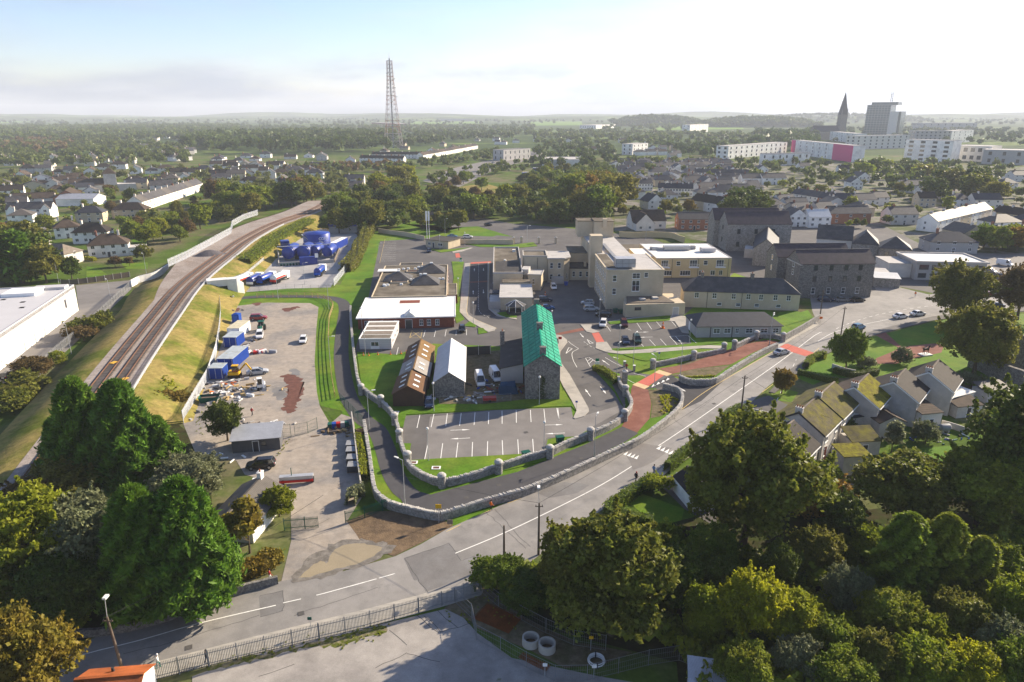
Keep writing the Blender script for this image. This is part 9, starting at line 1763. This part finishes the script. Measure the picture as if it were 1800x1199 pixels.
o = woodland('garden_shrubs', [([(-211.2,286.1),(-149.0,346.2),(-100.5,482.4),(-131.9,638.6),(-456.5,638.6)], 90, 1.5,4),([(53.4,346.2),(118.0,337.4),(185.6,346.2),(230.3,313.4),(387.3,539.2),(279.4,584.8),(89.9,594.9)], 60, 1.5,4)], 10, 60, .6); far_mats(o, 'leaf_lime')
o = woodland('dark_wood', [([(-473.4,1047.5),(-287.8,962.3),(-177.0,1047.5),(-202.2,1228.1),(-348.1,1167.8),(-548.5,1249.6)], 120, 15,25)], 21, 260, 1.5, gap=0); far_mats(o, 'leaf_dark')
o = woodland('distant_woodland', [([(-558.2,1249.6),(-321.9,1207.3),(-213.0,1294.8),(-259.3,1580.1),(-419.9,1580.1),(-591.7,1513.6)], 420, 18,27),([(-186.4,1130.8),(-105.2,1343.4),(0.0,1546.1),(0.0,1968.8),(-216.4,1732.3)],140,12,18),([(21.1,764.3),(61.3,702.9),(114.2,781.3),(155.3,1130.8),(94.7,1207.3),(32.5,1032.3)],90,8,13)], 1, 80, 2.1); far_mats(o, 'far_leaf_dark')
o = woodland('distant_woodland', [([(-501.2,702.9),(-351.9,781.3),(-505.9,1130.8),(-764.7,1395.8),(-896.9,1271.8)], 420, 7,14),([(-317.4,702.9),(-120.9,764.3),(-17.0,1079.3),(-13.8,878.7),(-106.2,669.3),(-267.3,702.9)],110,5,9),([(-68.8,539.2),(-33.1,594.9),(22.3,702.9),(26.1,827.2),(-44.5,702.9),(-75.7,594.9)],40,5,9),([(74.5,584.8),(189.3,594.9),(258.2,539.2),(351.4,740.1),(261.2,827.2),(104.5,827.2)],130,5,10),([(231.8,482.4),(315.6,436.1),(517.9,702.9),(370.5,781.3)],60,7,12)], 2, 60, 1.6); far_mats(o, 'far_leaf')
o = woodland('distant_woodland', [([(-956.7,1271.8),(-568.0,1513.6),(-1136.1,3044.8),(-1947.6,2607.3)], 1700, 10,19),([(-568.0,1513.6),(54.1,1732.3),(94.7,3044.8),(-1048.7,2809.2)],800,8,15),([(35.5,1130.8),(440.9,1079.3),(738.5,1819.8),(66.8,2144.1)],420,8,14),([(267.3,2144.1),(568.0,2144.1),(804.7,3044.8),(378.7,3044.8)],80,10,20)], 3, 34, 4.0); far_mats(o, 'far_leaf')
o = woodland('distant_woodland', [([(-2499.4,2922.3),(74.1,3177.9),(213.0,9169.5),(-6942.7,8148.7)], 1300, 10,18),([(81.2,3482.2),(2603.5,3044.8),(7810.6,9169.5),(213.0,9169.5)],1100,10,18)], 4, 22, 7.0); far_mats(o, 'far_leaf_dark')
def mound(x, y, rx, ry, h):      # wooded knoll on the right of the horizon
 mb = MB(); n = 28; vs = [(x+rx*1.15*math.cos(2*math.pi*i/n)*q, y+ry*1.15*math.sin(2*math.pi*i/n)*q, h*max(0,1-q*q)-1) for q in (0,.3,.55,.8,1.0) for i in range(n)]
 mb.add(vs, [(k*n+i,(k+1)*n+i,(k+1)*n+(i+1) % n,k*n+(i+1) % n) for k in range(4) for i in range(n)]); struct(mb.build('hill', T('hill_land'), smooth=True))
 return lambda a, b: h*max(0, 1-((a-x)/rx/1.15)**2-((b-y)/ry/1.15)**2)
for k, (a, b, hh, n_) in enumerate((((437.9,3044.8),(816.6,3044.8),26,380),((764.7,2809.2),(1201.6,2809.2),22,460),((1562.1,4575.9),(2627.2,4575.9),34,340))):
 cx, cy, rx = (a[0]+b[0])/2, a[1]+160, (b[0]-a[0])/2; zf = mound(cx, cy, rx, 170, hh)
 o = woodland('distant_woodland', [([(cx-rx,cy-170),(cx+rx,cy-170),(cx+rx,cy+60),(cx-rx,cy+60)], n_, 16,26)], 60+k, 40, 4.5, zf); far_mats(o, 'far_leaf_dark')
o = woodland('scrub_wood', [([(-91.1,329.1),(-69.0,325.8),(-46.1,355.5),(-48.9,390.7),(-24.3,375.4),(28.7,353.6),(48.3,349.9),(60.4,404.8),(68.8,539.2),(49.8,627.1),(14.2,594.9),(1.9,465.9),(-16.7,414.7),(-38.1,430.5),(-59.8,465.9),(-93.4,465.9),(-97.9,404.8)], 380, 4,9.5),([(43.0,539.2),(76.7,518.9),(105.8,702.9),(61.3,702.9)],70,6,11)], 12, 130, .85); far_mats(o, 'far_leaf')
o = woodland('distant_woodland', [([(372.8,1130.8),(430.1,1032.3),(730.3,1732.3),(610.6,1819.8)],120,14,24),([(568.0,1395.8),(967.4,1130.8),(2063.9,2432.3),(984.6,2432.3)],420,9,15),([(206.6,936.9),(249.4,878.7),(319.5,1130.8),(248.5,1130.8)],40,10,16)], 7, 60, 2.6); far_mats(o, 'far_leaf_dark')
o = woodland('distant_woodland', [([(-663.9,936.9),(-607.5,1003.2),(-841.1,1395.8),(-946.7,1343.4)],70,9,15),([(-222.8,702.9),(-120.9,764.3),(-100.2,702.9),(-196.2,650.5)],40,5,9)], 5, 60, 1.8); far_mats(o, 'far_leaf_autumn')

# ================================================================ air: thin morning haze round the whole place
hz = MB().box(-8200,-400,-2.5,8200,9600,150).build('haze', [])
hm = bpy.data.materials.new('haze_air'); hm.use_nodes = True; nt = hm.node_tree; nt.nodes.clear()
ho = nt.nodes.new('ShaderNodeOutputMaterial'); hv = nt.nodes.new('ShaderNodeVolumePrincipled')
hv.inputs['Color'].default_value = (.86,.92,1.0,1); hv.inputs['Density'].default_value = 1.35e-4; hv.inputs['Anisotropy'].default_value = 0.0
nt.links.new(hv.outputs['Volume'], ho.inputs['Volume']); hz.data.materials.append(hm); hz['kind'] = 'stuff'
# templates stay out of the scene
for o in (LG, LA, cone, *CAR.values()):
 def rm(x):
  for c in KIDS.get(x.name, ()): rm(c)
  bpy.data.objects.remove(x)
 rm(o)
for o in COL.objects:
 l = o.get('label')
 while l and len(l.split()) > 16 and ' the ' in l: l = l.replace(' the ', ' ', 1); o['label'] = l
